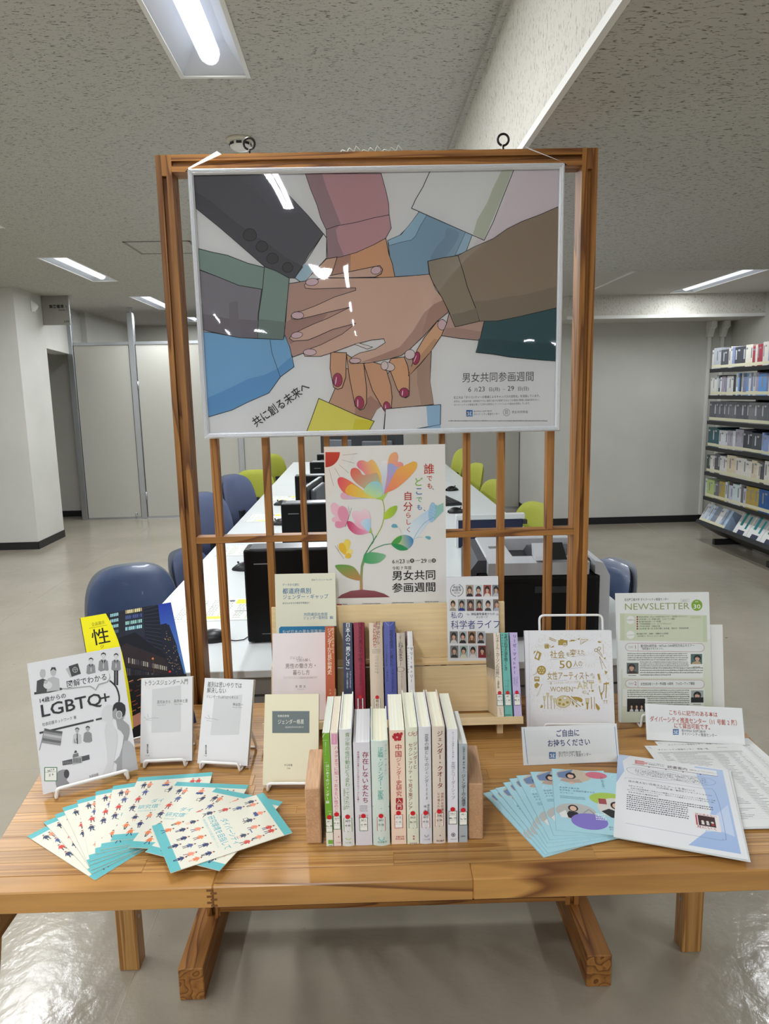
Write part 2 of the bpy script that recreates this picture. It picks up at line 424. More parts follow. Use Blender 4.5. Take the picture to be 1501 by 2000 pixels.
# fluorescent troughs: (x, y0, y1, ceiling height)
LAMPS_BACK = [(-.447, -5.5, -4.35, 2.53), (-.447, -7.7, -6.55, 2.53), (-.447, -9.9, -8.75, 2.53), (-2.265, -5.3, -4.15, 2.53), (-2.265, -7.5, -6.35, 2.53), (-2.265, -9.7, -8.55, 2.53), (-4.1, -5.4, -4.25, 2.53), (-4.1, -8.0, -6.85, 2.53), (2.5, -5.8, -4.65, 2.09), (2.5, -8.2, -7.05, 2.09)]  # unseen; centre row follows the poster's reflections, side rows added for frontal light
LAMPS = [(-2.265, 5.72, 6.87, ZC), (-2.265, 7.92, 9.07, ZC), (-2.265, 3.58, 4.73, ZC), (-2.265, 1.35, 2.5, ZC), (-2.265, 10.0, 10.6, ZC),
         (-.447, 1.42, 2.62, ZC), (-.447, 3.62, 4.82, ZC), (-.447, 5.82, 7.02, ZC), (-.447, 8.0, 9.2, ZC), (-.447, -1.05, .1, ZC), (-.447, -3.3, -2.15, ZC), (-2.265, -.9, .25, ZC), (-4.1, 2.4, 3.55, ZC), (-4.1, -.6, .55, ZC),
         (3.08, 5.62, 6.9, ZR), (2.5, 2.75, 3.9, ZL), (2.5, -.6, .55, ZL), (2.5, -3.3, -2.15, ZL), (-4.1, -3.2, -2.05, ZC), (-2.265, -3.1, -1.95, ZC)]
LAMPS += LAMPS_BACK
LW = .105
def ceil_piece(mb, x0, x1, y0, y1, z, t=.02):
    hs = [l for l in LAMPS if l[3] == z and x0 < l[0] < x1 and y0 < (l[1]+l[2])/2 < y1]
    xs = sorted({x0, x1, *[l[0]+s*LW for l in hs for s in (-1, 1)]}); ys = sorted({y0, y1, *[l[k] for l in hs for k in (1, 2)]})
    for i in range(len(xs)-1):
        for j in range(len(ys)-1):
            cx, cy = (xs[i]+xs[i+1])/2, (ys[j]+ys[j+1])/2
            if any(abs(l[0]-cx) < LW and l[1] < cy < l[2] for l in hs): continue
            mb.box(xs[i], xs[i+1], ys[j], ys[j+1], z, z+t)
cb = MB(); ceil_piece(cb, X0, BX, Y0, Y1, ZC)
ce = struct('ceiling', cb, M_CEIL)
cb = MB(); ceil_piece(cb, BX, X1, Y0, EY, ZL)
struct('ceiling_lowered', cb, M_CEIL)
cb = MB(); ceil_piece(cb, BX+.02, X1, EY, 7.04, ZR); cb.box(BX+.02, 2.04, 7.04, Y1, ZR, ZR+.02)
struct('ceiling_recess', cb, mat('smooth_ceiling_board', 'c2bfb5', .9, noise=.02, nscale=4))
struct('beam_face', MB().box(BX, BX+.02, Y0, EY, ZL+.02, ZC), M_BEAM)
struct('beam_face_far', MB().box(BX, BX+.02, EY, Y1, ZR, ZC).box(BX, X1, EY-.02, EY, ZL+.02, ZR), M_BEAM)
struct('trim_1', MB().box(BX-.004, BX+.010, Y0, EY, ZL-.004, ZL+.016), M_WHITE)
struct('trim_2', MB().box(BX-.022, BX, Y0, EY, ZC-.02, ZC), M_CEIL)
struct('trim_3', MB().box(2.12, 2.145, EY+.02, 7.04, ZR-.006, ZR), M_WHITE)
struct('beam_back', MB().box(2.04, X1, 7.04, 7.65, 2.14, ZR+.02), M_BEAM)
struct('trim_4', MB().box(2.03, X1, 7.03, 7.05, 2.13, 2.16), M_WHITE)
# walls
struct('wall_right', MB().box(X1, X1+.1, Y0, 7.65, 0, ZC), M_WALL)
w1 = MB().box(2.0, X1+.1, 7.65, 9.0, 0, ZC); struct('wall_back_right', w1, M_WALLD)
struct('wall_back', MB().box(X0, 2.04, Y1, Y1+.1, 0, ZC+.02), M_WALL)
struct('wall_left', MB().box(X0-.1, X0, Y0, Y1, 0, ZC), M_WALL)
struct('wall_front', MB().box(X0, X1, Y0-.1, Y0, 0, ZC), M_WALL)
struct('wall_pillar', MB().box(X0, -3.23, 7.15, 7.79, 0, ZC), M_WALLD)
struct('wall_lintel', MB().prism([(-3.23, 7.79), (-3.43, 8.95), (-3.63, 8.95), (-3.43, 7.79)], 2.005, ZC), M_WALLD)
struct('wall_recess', MB().box(X0, -3.44, 9.15, 9.25, 0, ZC).box(-3.44, -3.40, 9.0, 9.25, 0, ZC), M_WALL)
struct('wall_store', MB().box(-3.43, -3.33, 9.25, Y1, 0, ZC), M_WALL)
struct('baseboard_left', MB().box(X0, -3.222, 7.142, 7.15, 0, .075).box(-3.23, -3.222, 7.142, 7.79, 0, .075), M_BASE)
struct('baseboard_recess', MB().box(X0, -3.44, 9.142, 9.15, 0, .075), M_BASE)
struct('baseboard_back', MB().box(1.992, X1, 7.642, 7.65, 0, .075).box(1.992, 2.0, 7.642, 8.86, 0, .075), M_BASE)
struct('baseboard_right', MB().box(X1-.008, X1, Y0, 7.642, 0, .075), M_BASE)
# steel partition with its posts
pt = thing('partition_screen', 'pale grey full-height office partition with aluminium posts at the back of the room', 'partition', rm(0, 0, 0))
for a, b in ((-3.36, -2.715), (-2.63, -1.475), (-1.405, -.24), (-.17, .99), (1.06, 1.985)):
    MB().box(a, b, 8.86, 8.9, .02, 2.10, bev=.003).build('panel', M_PANEL, pt)
for x, h in ((-3.40, ZC), (-2.672, 2.47), (-1.44, 2.11), (-.205, 2.11), (1.025, 2.11)):
    q = MB().box(x-.035, x+.035, 8.845, 8.915, 0, h, bev=.004).build('post', M_ALU, pt)
    if h == 2.47: MB().box(x-.008, x+.008, 8.872, 8.888, h, ZC-.004).box(x-.03, x+.03, 8.86, 8.9, ZC-.006, ZC-.001).build('ceiling_bracket', M_ALU, pt)
MB().box(-3.36, 1.985, 8.85, 8.91, 2.10, 2.135).build('top_rail', M_ALU, pt)
MB().box(-3.36, 1.985, 8.85, 8.91, 0, .02).build('bottom_rail', M_ALU, pt)
for z in (.28, 1.62): MB().lathe([(.011, -.05), (.011, .05)], 10, M=Matrix.Translation((-2.632, 8.848, z))).build('hinge', M_ALU, pt)
MB().tube([(-2.76, 8.84, .06), (-2.76, 8.80, .08), (-2.76, 8.80, .02)], .008).build('floor_bolt', M_ALU, pt)

# lamps
M_TUBE = mat('fluorescent_tube', 'f2f6ff', .4, emit=TUBE_GLOW)
M_REFL = mat('white_reflector', 'd4d8de', .45, spec=.3)
def lamp(x, y0, y1, z, label, grp):
    L_ = y1-y0; t = thing('ceiling_light', label, 'ceiling light', rm(x, y0, z), grp)
    f = MB(); o_ = LW+.012
    f.box(-o_, -LW+.002, -.012, L_+.012, -.005, 0).box(LW-.002, o_, -.012, L_+.012, -.005, 0).box(-LW, LW, -.012, .002, -.005, 0).box(-LW, LW, L_-.002, L_+.012, -.005, 0)
    f.build('frame', M_WHITE, t)
    r_ = MB(); d = .075
    r_.add([(-LW, 0, 0), (-.05, .06, d), (-.05, L_-.06, d), (-LW, L_, 0)], [(0, 1, 2, 3)])
    r_.add([(LW, 0, 0), (.05, .06, d), (.05, L_-.06, d), (LW, L_, 0)], [(0, 3, 2, 1)])
    r_.add([(-LW, 0, 0), (LW, 0, 0), (.05, .06, d), (-.05, .06, d)], [(0, 1, 2, 3)])
    r_.add([(-LW, L_, 0), (LW, L_, 0), (.05, L_-.06, d), (-.05, L_-.06, d)], [(3, 2, 1, 0)])
    r_.add([(-.05, .06, d), (.05, .06, d), (.05, L_-.06, d), (-.05, L_-.06, d)], [(0, 1, 2, 3)])
    r_.build('reflector', M_REFL, t)
    n = 8; tb = MB(); rr = .034
    pts = [(0, .05, .036), (0, .062, .034), (0, .085, .032), (0, L_-.085, .032), (0, L_-.062, .034), (0, L_-.05, .036)]
    tb.tube(pts, [.012, .028, rr, rr, .028, .012], 14); tb.build('diffuser_tube', M_TUBE, t)
    al_ = bpy.data.lights.new('fluorescent_light', 'AREA'); al_.shape = 'RECTANGLE'; al_.size = .062; al_.size_y = L_-.14; al_.energy = LAMP_WATTS*L_/1.2*(.6 if z == ZR else 1); al_.color = (.93, .97, 1)
    lo = bpy.data.objects.new('fluorescent_light', al_); COL.objects.link(lo); lo.parent = t; lo.location = (0, L_/2, -.001)
G1 = 'recessed fluorescent ceiling lights'
for i, (x, y0, y1, z) in enumerate(LAMPS):
    lb = {0: 'recessed fluorescent ceiling light left of the wooden screen, nearest of its row', 1: 'recessed fluorescent ceiling light partly behind the left post of the wooden screen',
          2: 'fluorescent ceiling light whose tip shows at the left picture edge', 4: 'farthest small fluorescent ceiling light between screen post and poster', 5: 'large recessed fluorescent ceiling light overhead with bright rounded tube',
          14: 'slanting fluorescent ceiling light above the dark bookcase by the white beam'}.get(i)
    g = None
    if lb is None:
        lb, g = 'recessed fluorescent ceiling light out of sight around the room', G1
    lamp(x, y0, y1, z, lb, g)

# ceiling hatch, smoke detector, wall sensor, room sign, cable ducts
h = thing('ceiling_hatch', 'square access hatch flush in the ceiling left of the wooden screen', 'hatch', rm(-1.58, 5.2, ZC))
b_ = MB()
for a in ((0, .46, 0, .018), (0, .46, .424, .442), (0, .018, 0, .442), (.442, .46, 0, .442)): b_.box(a[0], a[1], a[2], a[3], -.004, 0)
b_.build('frame', mat('grey_hatch_frame', '7f7d76', .6), h); MB().box(.018, .442, .018, .424, -.002, 0).build('panel', M_CEIL, h)
s = thing('smoke_detector', 'round white smoke detector on the ceiling above the poster frame', 'smoke detector', rm(-.461, 3.23, ZC))
MB().lathe([(.058, 0), (.058, -.008), (.048, -.014)], 28).build('base', mat('aged_white_plastic', 'cfc8b8', .5), s)
MB().lathe([(.044, -.013), (.044, -.03), (.03, -.042), (.012, -.044)], 28).build('sensor_head', M_WHITE, s)
sl = MB()
for k in range(8): a = k*math.pi/4; sl.box(.040, .0455, -.011, .011, -.028, -.018, M=Matrix.Rotation(a, 4, 'Z'))
sl.build('vent_slot', M_BASE, s)
s = thing('wall_sensor', 'white curved alarm sensor high on the white pillar', 'sensor', rm(-3.23, 7.55, 2.4))
MB().box(0, .012, -.045, .045, -.055, .055, bev=.005).build('base', M_WHITE, s)
MB().grid(lambda i, j: (.012+.045*math.sin(math.pi*i)*math.sin(math.pi*j), -.04+.08*i, -.05+.1*j), 10, 10).build('dome', M_WHITE, s)
s = thing('room_sign', 'grey projecting room sign reading Stacks 1 and 119 beside the pillar', 'sign', rm(-3.228, 7.77, 2.235))
MB().box(0, .272, -.008, .008, 0, .292, bev=.003).build('panel', mat('grey_sign_board', '8f8d86', .5), s)
MB().box(0, .276, -.01, .01, .292, .297).box(.272, .278, -.01, .01, 0, .297).build('edge_trim', M_ALU, s)
a = Art(k=.001); a.text('集密書庫 1', 258, 172, 34, '141312', 3, 'r'); a.text('Stacks 1', 258, 143, 24, '1d1c1b', 1.5, 'r'); a.text('119', 262, 22, 30, '141312', 3, 'r')
a.build('lettering', s, lambda u, v, n: (u, -.008-n, v))
for k, x in enumerate((3.72, 3.86)):
    s = thing('cable_duct', ['white cable duct rising to the beam, left of two by the bookcase', 'white cable duct rising to the beam, right of two by the bookcase'][k], 'cable duct', rm(x, 7.55, 0))
    MB().box(-.016, .016, .06, .098, .08, 1.98, bev=.004).build('riser', M_WHITE, s)
    MB().prism([(.06, 1.98), (.098, 1.98), (.098, 2.138), (-.02, 2.138), (-.02, 2.08), (.02, 2.06)], -.03, .03, 'x').build('elbow', M_WHITE, s)
# ------------------------------------------------------------------ pine table built from finger-jointed staves
TX0, TX1, TY0, TY1, TZ, TT = -.735, .835, 1.036, 1.728, .70, .038
tb = thing('display_table', 'solid laminated pine display table with square legs', 'table', at(0, 0, 0))
rnd = random.Random(3)
rows = [TY0, 1.078]; y = 1.078
while y < TY1-.05: y += rnd.choice((.028, .034, .04, .047)); rows.append(min(y, TY1))
rows[-1] = TY1
TW = table_wood('x')
for i in range(len(rows)-1):
    y0, y1 = rows[i], rows[i+1]
    if i == 0: cuts = [TX0, -.273, .145, TX1]
    else:
        x = TX0+rnd.uniform(.1, .5); cuts = [TX0]
        while x < TX1-.12: cuts.append(x); x += rnd.uniform(.33, .62)
        cuts.append(TX1)
    for j in range(len(cuts)-1):
        xa, xb = cuts[j], cuts[j+1]
        b_ = MB().box(-(xb-xa)/2, (xb-xa)/2, -(y1-y0)/2, (y1-y0)/2, -TT, -rnd.uniform(0, .00025), bev=.0006 if i else .002)
        for q, v in enumerate(b_.v):      # the table narrows a little towards the front
            X = v[0]+(xa+xb)/2; Yw = v[1]+(y0+y1)/2
            if j == 0 and v[0] < -(xb-xa)*.4: b_.v[q] = (v[0]+(-.723-.14*(Yw-1.473)-TX0), v[1], v[2])
            if j == len(cuts)-2 and v[0] > (xb-xa)*.4: b_.v[q] = (v[0]+(.825+.067*(Yw-1.5)-TX1), v[1], v[2])
        o = b_.build('board', table_wood('x', rnd.random() < .22 or i == 0), tb); o.location = ((xa+xb)/2, (y0+y1)/2, TZ)
# finger joint on the front edge at the left seam
fj = MB()
for k in range(6): fj.box(-.2735-.006*(k % 2)-.003, -.2725+.006*((k+1) % 2), TY0-.0006, TY0, TZ-TT+.003+k*.0055, TZ-TT+.0065+k*.0055)
fj.build('finger_joint', mat('joint_line', '6f4520', .6), tb)
LWD = table_wood('z')
for x, yy in ((-.692, 1.66), (.782, 1.66)):
    l = MB().box(0, .052, 0, .05, 0, TZ-TT, bev=.002).build('leg', LWD, tb); l.location = (x, yy, 0)
    MB().lathe([(.006, 0), (.006, .0015), (.003, .002)], 10, M=Matrix.Translation((.052 if x < 0 else 0, .025, .14)) @ Matrix.Rotation(R(90 if x < 0 else -90), 4, 'Y')).build('bolt_head', M_ALU, l)
for s_, x in ((-1, -.70), (1, .765)):     # front legs splay outwards
    MB().add([(x+dx+(0 if z else s_*.10), yy, z) for z in (0, TZ-TT) for yy in (1.07, 1.12) for dx in (0, .052)], [(0, 1, 3, 2), (4, 5, 7, 6), (0, 1, 5, 4), (2, 3, 7, 6), (0, 2, 6, 4), (1, 3, 7, 5)]).build('leg', LWD, tb)
for x in (-.686, .788):
    MB().box(x, x+.027, 1.056, 1.66, .56, TZ-TT, bev=.002).build('side_apron', table_wood('y'), tb)

# ------------------------------------------------------------------ floor-standing wooden lattice screen
ls = thing('lattice_screen', 'tall floor-standing cedar lattice screen with grooved posts behind the table', 'screen', at(0, 0, 0))
SV, SH, SD = screen_wood('z'), screen_wood('x'), screen_wood('y')
SY = 1.74
def grooved(a0, a1, l0, l1, vertical):
    """post or rail with a groove run down its front face"""
    g = (a0+a1)/2; gw = .0052; b_ = MB()
    e0, e1 = (l0, l1-.045) if vertical else (l0, l1)
    pr = [(a0, SY), (g-gw, SY), (g-gw, SY+.012), (g+gw, SY+.012), (g+gw, SY), (a1, SY), (a1, SY+.055), (a0, SY+.055)]
    if vertical:
        b_.prism(pr, e0, e1, 'z'); b_.box(a0, a1, SY, SY+.055, e1, l1)
    else: b_.prism([(p[1], p[0]) for p in pr], e0, e1, 'x')
    return b_
for a0, a1 in ((-.477, -.441), (.494, .53)): grooved(a0, a1, .088, 2.014, True).build('post', SV, ls)
grooved(1.977, 2.014, -.441, .494, False).build('top_rail', SH, ls)
grooved(.1, .135, -.441, .494, False).build('bottom_rail', SH, ls)
for c, w_ in ((-.3845, .0175), (-.2605, .0165), (-.1745, .0135), (-.1125, .0135), (-.0685, .0135), (.0285, .0135), (.1255, .0135), (.1685, .0135), (.229, .0165), (.3135, .0165), (.4335, .0175)):
    MB().box(c-w_/2, c+w_/2, SY+.002, SY+.03, .135, 1.977, bev=.0008).build('slat', SV, ls)
MB().box(-.441, .494, SY, SY+.032, 1.1145, 1.131, bev=.0008).build('cross_rail', SH, ls)
for x in (-.509, .500): MB().box(x, x+.062, 1.56, 2.0, 0, .088, bev=.002).build('foot', SD, ls)
M_IRON = mat('dark_screw_eye', '2b2624', .35, metal=.8)
for i, x in enumerate((-.266, .316)):
    s = thing('screw_eye', ['dark metal screw eye on the screen top, left above the poster', 'dark metal screw eye on the screen top, right above the poster'][i], 'screw eye', at(x, SY+.02, 2.013))
    MB().tube([(0, 0, 0), (0, 0, .016)], .0022).build('shank', M_IRON, s)
    MB().tube([(.0125*math.sin(t), 0, .0275-.0125*math.cos(t)) for t in [math.pi*2*k/20*.96 for k in range(21)]], .0026).build('ring', M_IRON, s)
s = thing('paper_scrap', 'torn white paper and tape ends lying on top of the screen', 'paper', at(0, SY+.01, 2.0145))
MB().grid(lambda i, j: (-.30+.61*i, .03*j, .001+.003*math.sin(i*17)**2), 40, 2).build('ribbon', mat('white_ribbon', 'f1f0ee', .6), s)
b_ = MB()
for k in range(9):
    x = -.06+.016*k; b_.tube([(x, 0, 0), (x+.006, .004, .008+.004*(k % 3)), (x+.017, 0, .003)], .0006, 5)
b_.build('thread', M_WHITE, s)

# ------------------------------------------------------------------ framed poster
FX0, FX1, FZ0, FZ1, FY = -.397, .445, 1.3745, 1.972, 1.703
pf = thing('framed_poster', 'large aluminium framed poster of many hands stacked together, hanging on the screen', 'poster', at(FX0, FY, FZ0))
FW_, FH_ = FX1-FX0, FZ1-FZ0
al = mat('anodised_frame', 'dfe1e6', .3, metal=.25)
def rail(L_):
    b_ = MB(); pr = [(0, 0), (.003, -.006), (.0045, -.0045), (.006, -.0065), (.0075, -.0045), (.0095, -.006), (.013, -.001), (.013, .004), (0, .02)]
    vs = [(u, d, u) for u, d in pr]+[(L_-u, d, u) for u, d in pr]; n = len(pr)
    return b_.add(vs, [[i, (i+1) % n, n+(i+1) % n, n+i] for i in range(n)]+[list(range(n)), list(range(n, 2*n))[::-1]])
for (L_, x, z, a) in ((FW_, 0, 0, 0), (FH_, FW_, 0, -90), (FW_, FW_, FH_, 180), (FH_, 0, FH_, 90)):
    o = rail(L_).build('frame_rail', al, pf); o.matrix_world = at(FX0+x, FY, FZ0+z) @ Matrix.Rotation(R(a), 4, 'Y')
MB().box(.004, FW_-.004, .006, .012, .004, FH_-.004).build('backing_board', mat('backing_board', 'c8c8cc', .7), pf)
PM = at(FX0+.011, FY+.0058, FZ0+.011); PW, PH = FW_-.022, FH_-.022
BK = '0f0d11'
P = ray_art(PM, 360, 300, 3.5725, PW, PH); P.gain = 1.36
P2 = ray_T(PM, 360, 300, 3.5725)
def c2(pts): return [(x+1321.8, y) for x, y in pts]
S1 = dict(line=BK, lw=5)
P.poly([(0, 0), (2800, 0), (2800, 2100), (0, 2100)], 'd9d2d7')
P.poly(c2([(950, 125), (1300, 120), (1290, 370), (1030, 475), (830, 595), (690, 640), (900, 350)]), 'd2c8cf')
P.poly(c2([(95, 607), (180, 570), (240, 510), (315, 405), (500, 400), (685, 565), (640, 690), (585, 712), (375, 752), (385, 845), (145, 860), (110, 720)]), '7f9db3', **S1)
P.poly(c2([(95, 607), (190, 565), (260, 480), (315, 405), (368, 430), (320, 510), (290, 575), (262, 603), (190, 618), (105, 642)]), '93b3c6', line=BK, lw=2.5)
P.poly(c2([(640, 545), (685, 565), (640, 688), (565, 710)]), '93b3c6', line=BK, lw=2.5)
P.poly(c2([(510, 520), (590, 550), (560, 640), (480, 735), (392, 750), (430, 660), (490, 590)]), '748fa5', smooth=3)
P.poly(c2([(400, 110), (385, 135), (340, 235), (290, 320), (262, 382), (768, 605), (830, 480), (970, 125), (975, 110)]), 'd8d3d7', **S1)
P.poly(c2([(890, 118), (965, 118), (900, 290), (766, 600), (690, 562), (720, 460), (790, 340), (830, 240)]), 'b3b8a9')
# pink sleeve
P.poly([(1020, 865), (1045, 790), (1065, 722), (1200, 690), (1404, 590), (1425, 700), (1450, 770), (1468, 865)], 'cb9a75', **S1)
P.poly([(1020, 862), (1045, 790), (1065, 722), (1160, 700), (1155, 862)], 'a97f6e')
PK = [(843, 140), (880, 250), (925, 360), (950, 450), (988, 530), (992, 600), (998, 738), (1100, 718), (1200, 690), (1322, 635), (1404, 590), (1442, 520), (1427, 425), (1424, 350), (1407, 270), (1372, 140)]
P.poly(PK, 'b78d93')
P.poly([(843, 140), (960, 140), (990, 240), (1030, 340), (1090, 490), (1055, 530), (1070, 610), (1112, 712), (998, 738), (992, 600), (988, 530), (950, 450), (925, 360), (880, 250)], '967a80')
P.line(PK, 4, BK, close=True)
P.line([(988, 530), (1060, 505), (1200, 480), (1322, 448), (1427, 428)], 4, BK)
# dark suit
P.poly([(970, 560), (992, 590), (990, 730), (890, 840), (828, 908), (772, 870)], 'd5d2d7', **S1)
P.poly([(835, 768), (905, 808), (828, 906), (774, 868)], '9fbac8')
P.poly([(990, 735), (1065, 722), (1045, 790), (1020, 862), (960, 870), (885, 842)], 'c29e85', **S1)
P.poly([(960, 870), (890, 842), (828, 908), (925, 912)], 'd9d2d4')
DS = [(50, 140), (595, 140), (700, 260), (860, 430), (970, 560), (870, 700), (770, 870), (730, 868), (640, 830), (560, 790), (400, 650), (250, 520), (60, 365)]
P.poly(DS, '504f58')
P.poly([(60, 255), (180, 330), (300, 430), (440, 540), (600, 640), (700, 720), (830, 790), (770, 870), (730, 868), (560, 790), (400, 650), (250, 520), (60, 365)], '45434b')
P.line(DS, 4, BK, close=True)
for x, y, r_ in ((457, 568, 47), (541, 648, 41), (614, 732, 40), (720, 795, 37)):
    P.poly([(x+r_*math.cos(t)*(1+.05*math.sin(3*t)), y+r_*.93*math.sin(t)) for t in [k*math.pi/9 for k in range(18)]], '3b393e', line=BK, lw=4)
# arm and sage sleeve
P.poly([(728, 908), (960, 870), (1250, 930), (1200, 1190), (1000, 1330), (755, 1420), (745, 1400), (700, 1265), (715, 1050)], 'b08e83', **S1)
P.poly([(780, 1130), (1000, 1120), (900, 1230), (740, 1330), (700, 1265), (706, 1180)], '9c7b73')
P.poly([(85, 805), (220, 855), (380, 920), (540, 945), (515, 1120), (510, 1290), (380, 1285), (118, 1228)], '7c7880', **S1)
P.poly([(100, 1112), (300, 1150), (515, 1165), (510, 1288), (380, 1283), (118, 1226)], '6e6870')
P.poly([(310, 1040), (370, 1030), (380, 1150), (400, 1285), (320, 1270)], '716c73')
P.poly([(75, 658), (200, 690), (300, 710), (440, 765), (558, 795), (545, 948), (380, 920), (220, 855), (80, 800)], '7a8f88', **S1)
P.poly([(558, 790), (640, 820), (732, 870), (715, 1050), (690, 1298), (512, 1290), (518, 1120), (545, 945)], '7a8f88', **S1)
P.poly([(518, 1155), (600, 1162), (702, 1175), (690, 1296), (513, 1288)], '6c7b76')
# blue denim
JB = [(105, 1240), (200, 1250), (380, 1285), (512, 1292), (690, 1298), (700, 1265), (735, 1350), (765, 1487), (670, 1557), (590, 1670), (440, 1735), (330, 1790), (140, 1845)]
P.poly(JB, '74a3c6')
P.poly([(130, 1720), (350, 1620), (450, 1570), (560, 1545), (650, 1500), (740, 1420), (765, 1487), (670, 1557), (590, 1670), (440, 1735), (330, 1790), (140, 1845)], '5c91bd')
P.line(JB, 4, BK, close=True); P.line([(597, 1300), (610, 1390), (668, 1557)], 3.5, BK)
# lower hands
P.poly([(1050, 1640), (1005, 1745), (1190, 1830), (1300, 1860), (1360, 1750), (1440, 1640), (1300, 1500), (1040, 1500)], 'bb947e', **S1)
P.poly([(1190, 1760), (1300, 1690), (1380, 1760), (1340, 1790), (1300, 1858), (1190, 1828)], 'a07c6c')
P.poly(c2([(400, 1380), (390, 1590), (415, 1750), (125, 1780), (70, 1560), (230, 1400)]), 'b2958433'[:6], **S1)
P.poly(c2([(300, 1440), (395, 1385), (390, 1590), (415, 1748), (330, 1758), (300, 1600)]), 'a48877')
P.poly([(1020, 1385), (1015, 1500), (1040, 1630), (1068, 1645), (1100, 1635), (1125, 1560), (1130, 1390)], 'c49878', **S1)
P.poly([(1130, 1400), (1150, 1560), (1190, 1760), (1225, 1790), (1250, 1780), (1270, 1740), (1270, 1640), (1250, 1465), (1160, 1420)], 'c49878', **S1)
P.poly([(1250, 1465), (1310, 1650), (1390, 1790), (1420, 1812), (1440, 1800), (1448, 1700), (1440, 1620), (1400, 1480), (1300, 1450)], 'c49878', **S1)
P.poly(c2([(75, 1510), (115, 1520), (160, 1640), (190, 1690), (220, 1705), (245, 1690), (247, 1560), (235, 1480), (210, 1420), (120, 1430)]), 'cb9e7a', **S1)
P.poly(c2([(505, 1185), (480, 1158), (440, 1172), (350, 1285), (300, 1370), (240, 1550), (320, 1470), (395, 1380), (470, 1270)]), 'cda381', **S1)
P.poly(c2([(250, 1500), (330, 1400), (420, 1290), (445, 1300), (395, 1380), (245, 1548)]), 'b68e70')
NR, NP = '9c2f57', 'cbb0b8'
def nail(x, y, rx, ry, c, a=0): P.ell(x, y, rx, ry, c, BK, 3.5, a); P.ell(x-rx*.35, y+ry*.1, rx*.12, ry*.6, 'e4c4cf', None, None, a+8) if c == NR else None
nail(1068, 1580, 33, 48, NR); nail(1220, 1737, 32, 46, NR, -8); nail(1411, 1770, 25, 40, NR, -8)
nail(1321.8+210, 1668, 34, 33, NR); nail(1321.8+295, 1428, 24, 46, NR, 14); nail(1321.8+475, 1195, 32, 36, NP)
# top hand
P.poly(c2([(525, 1105), (640, 1110), (768, 1170), (735, 1303), (600, 1290), (470, 1270), (505, 1190)]), 'b7998e', **S1)
P.poly(c2([(500, 1215), (620, 1220), (750, 1245), (735, 1301), (600, 1288), (482, 1270)]), 'a6887e')
HD = [(1707, 843), (1500, 860), (1322, 868), (960, 870), (900, 888), (850, 900), (836, 918), (845, 940), (900, 945), (1100, 938), (1195, 937), (1195, 955), (1050, 1000), (920, 1060), (820, 1098), (765, 1108), (745, 1130), (748, 1152), (790, 1158), (870, 1140), (1000, 1108), (1155, 1072), (1000, 1150), (900, 1190), (810, 1232), (750, 1265), (733, 1290), (760, 1308), (860, 1302), (920, 1278), (1030, 1228), (1195, 1185), (1100, 1260), (950, 1335), (860, 1368), (828, 1392), (840, 1414), (950, 1415), (1060, 1378), (1190, 1330), (1310, 1300), (1390, 1292), (1400, 1320), (1330, 1365), (1220, 1392), (1170, 1420), (1148, 1445), (1160, 1466), (1290, 1460), (1430, 1432), (1511, 1410), (1571, 1365), (1671, 1270), (1761, 1170), (1841, 1105), (1801, 1010), (1752, 950)]
P.poly(HD, 'c6a696')
P.poly(c2([(480, 1022), (520, 1105), (440, 1170), (350, 1270), (250, 1365), (190, 1410), (0, 1450), (-90, 1455), (60, 1400), (180, 1350), (270, 1240), (350, 1110), (420, 1050)]), 'a88578')
P.line(HD, 4, BK, close=True)
P.poly([(1185, 1330), (1215, 1322), (1312, 1350), (1275, 1364)], 'd8ccc9', line=BK, lw=3)
P.poly([(940, 866), (1080, 840), (1320, 790), (1362, 782), (1382, 808), (1372, 838), (1330, 862), (1100, 868)], 'c6a696', **S1)
for x, y, a, b, t in ((890, 897, 45, 25, -6), (790, 1130, 43, 25, 0), (785, 1267, 40, 22, -10), (875, 1386, 45, 23, 0), (1190, 1445, 40, 18, 0), (1336, 815, 36, 27, -15)): nail(x, y, a, b, NP, t)
nail(1321.8+103, 1487, 42, 29, 'cfc0c0', 15); nail(1321.8+250, 1402, 36, 34, 'cfc0c0', -20); nail(1395, 1480, 25, 30, 'cfc0c0')
# right sleeves
P.poly(c2([(768, 1170), (1000, 1140), (1300, 1070), (1300, 1450), (1140, 1438), (950, 1420), (830, 1400), (710, 1387), (740, 1290)]), '31545b', **S1)
P.poly(c2([(730, 1292), (900, 1300), (1000, 1315), (1300, 1325), (1300, 1450), (1140, 1436), (830, 1398), (712, 1386)]), '2b4c53')
BS = c2([(585, 712), (700, 650), (830, 595), (930, 525), (1030, 475), (1150, 430), (1300, 365), (1300, 1070), (1000, 1140), (860, 1168), (728, 1170), (705, 1070), (650, 930), (620, 820)])
P.poly(BS, '928271')
P.poly(c2([(690, 1032), (800, 1025), (900, 1005), (1050, 985), (1300, 920), (1300, 1070), (1000, 1138), (860, 1166), (728, 1168)]), '857869')
P.line(BS, 4, BK, close=True)
P.poly(c2([(375, 752), (470, 730), (585, 712), (620, 820), (650, 930), (705, 1070), (735, 1170), (565, 1210), (520, 1100), (470, 1000), (410, 900), (388, 845)]), '8f8372', **S1)
P.poly(c2([(540, 1122), (620, 1110), (710, 1080), (733, 1168), (567, 1208)]), '7e7565')
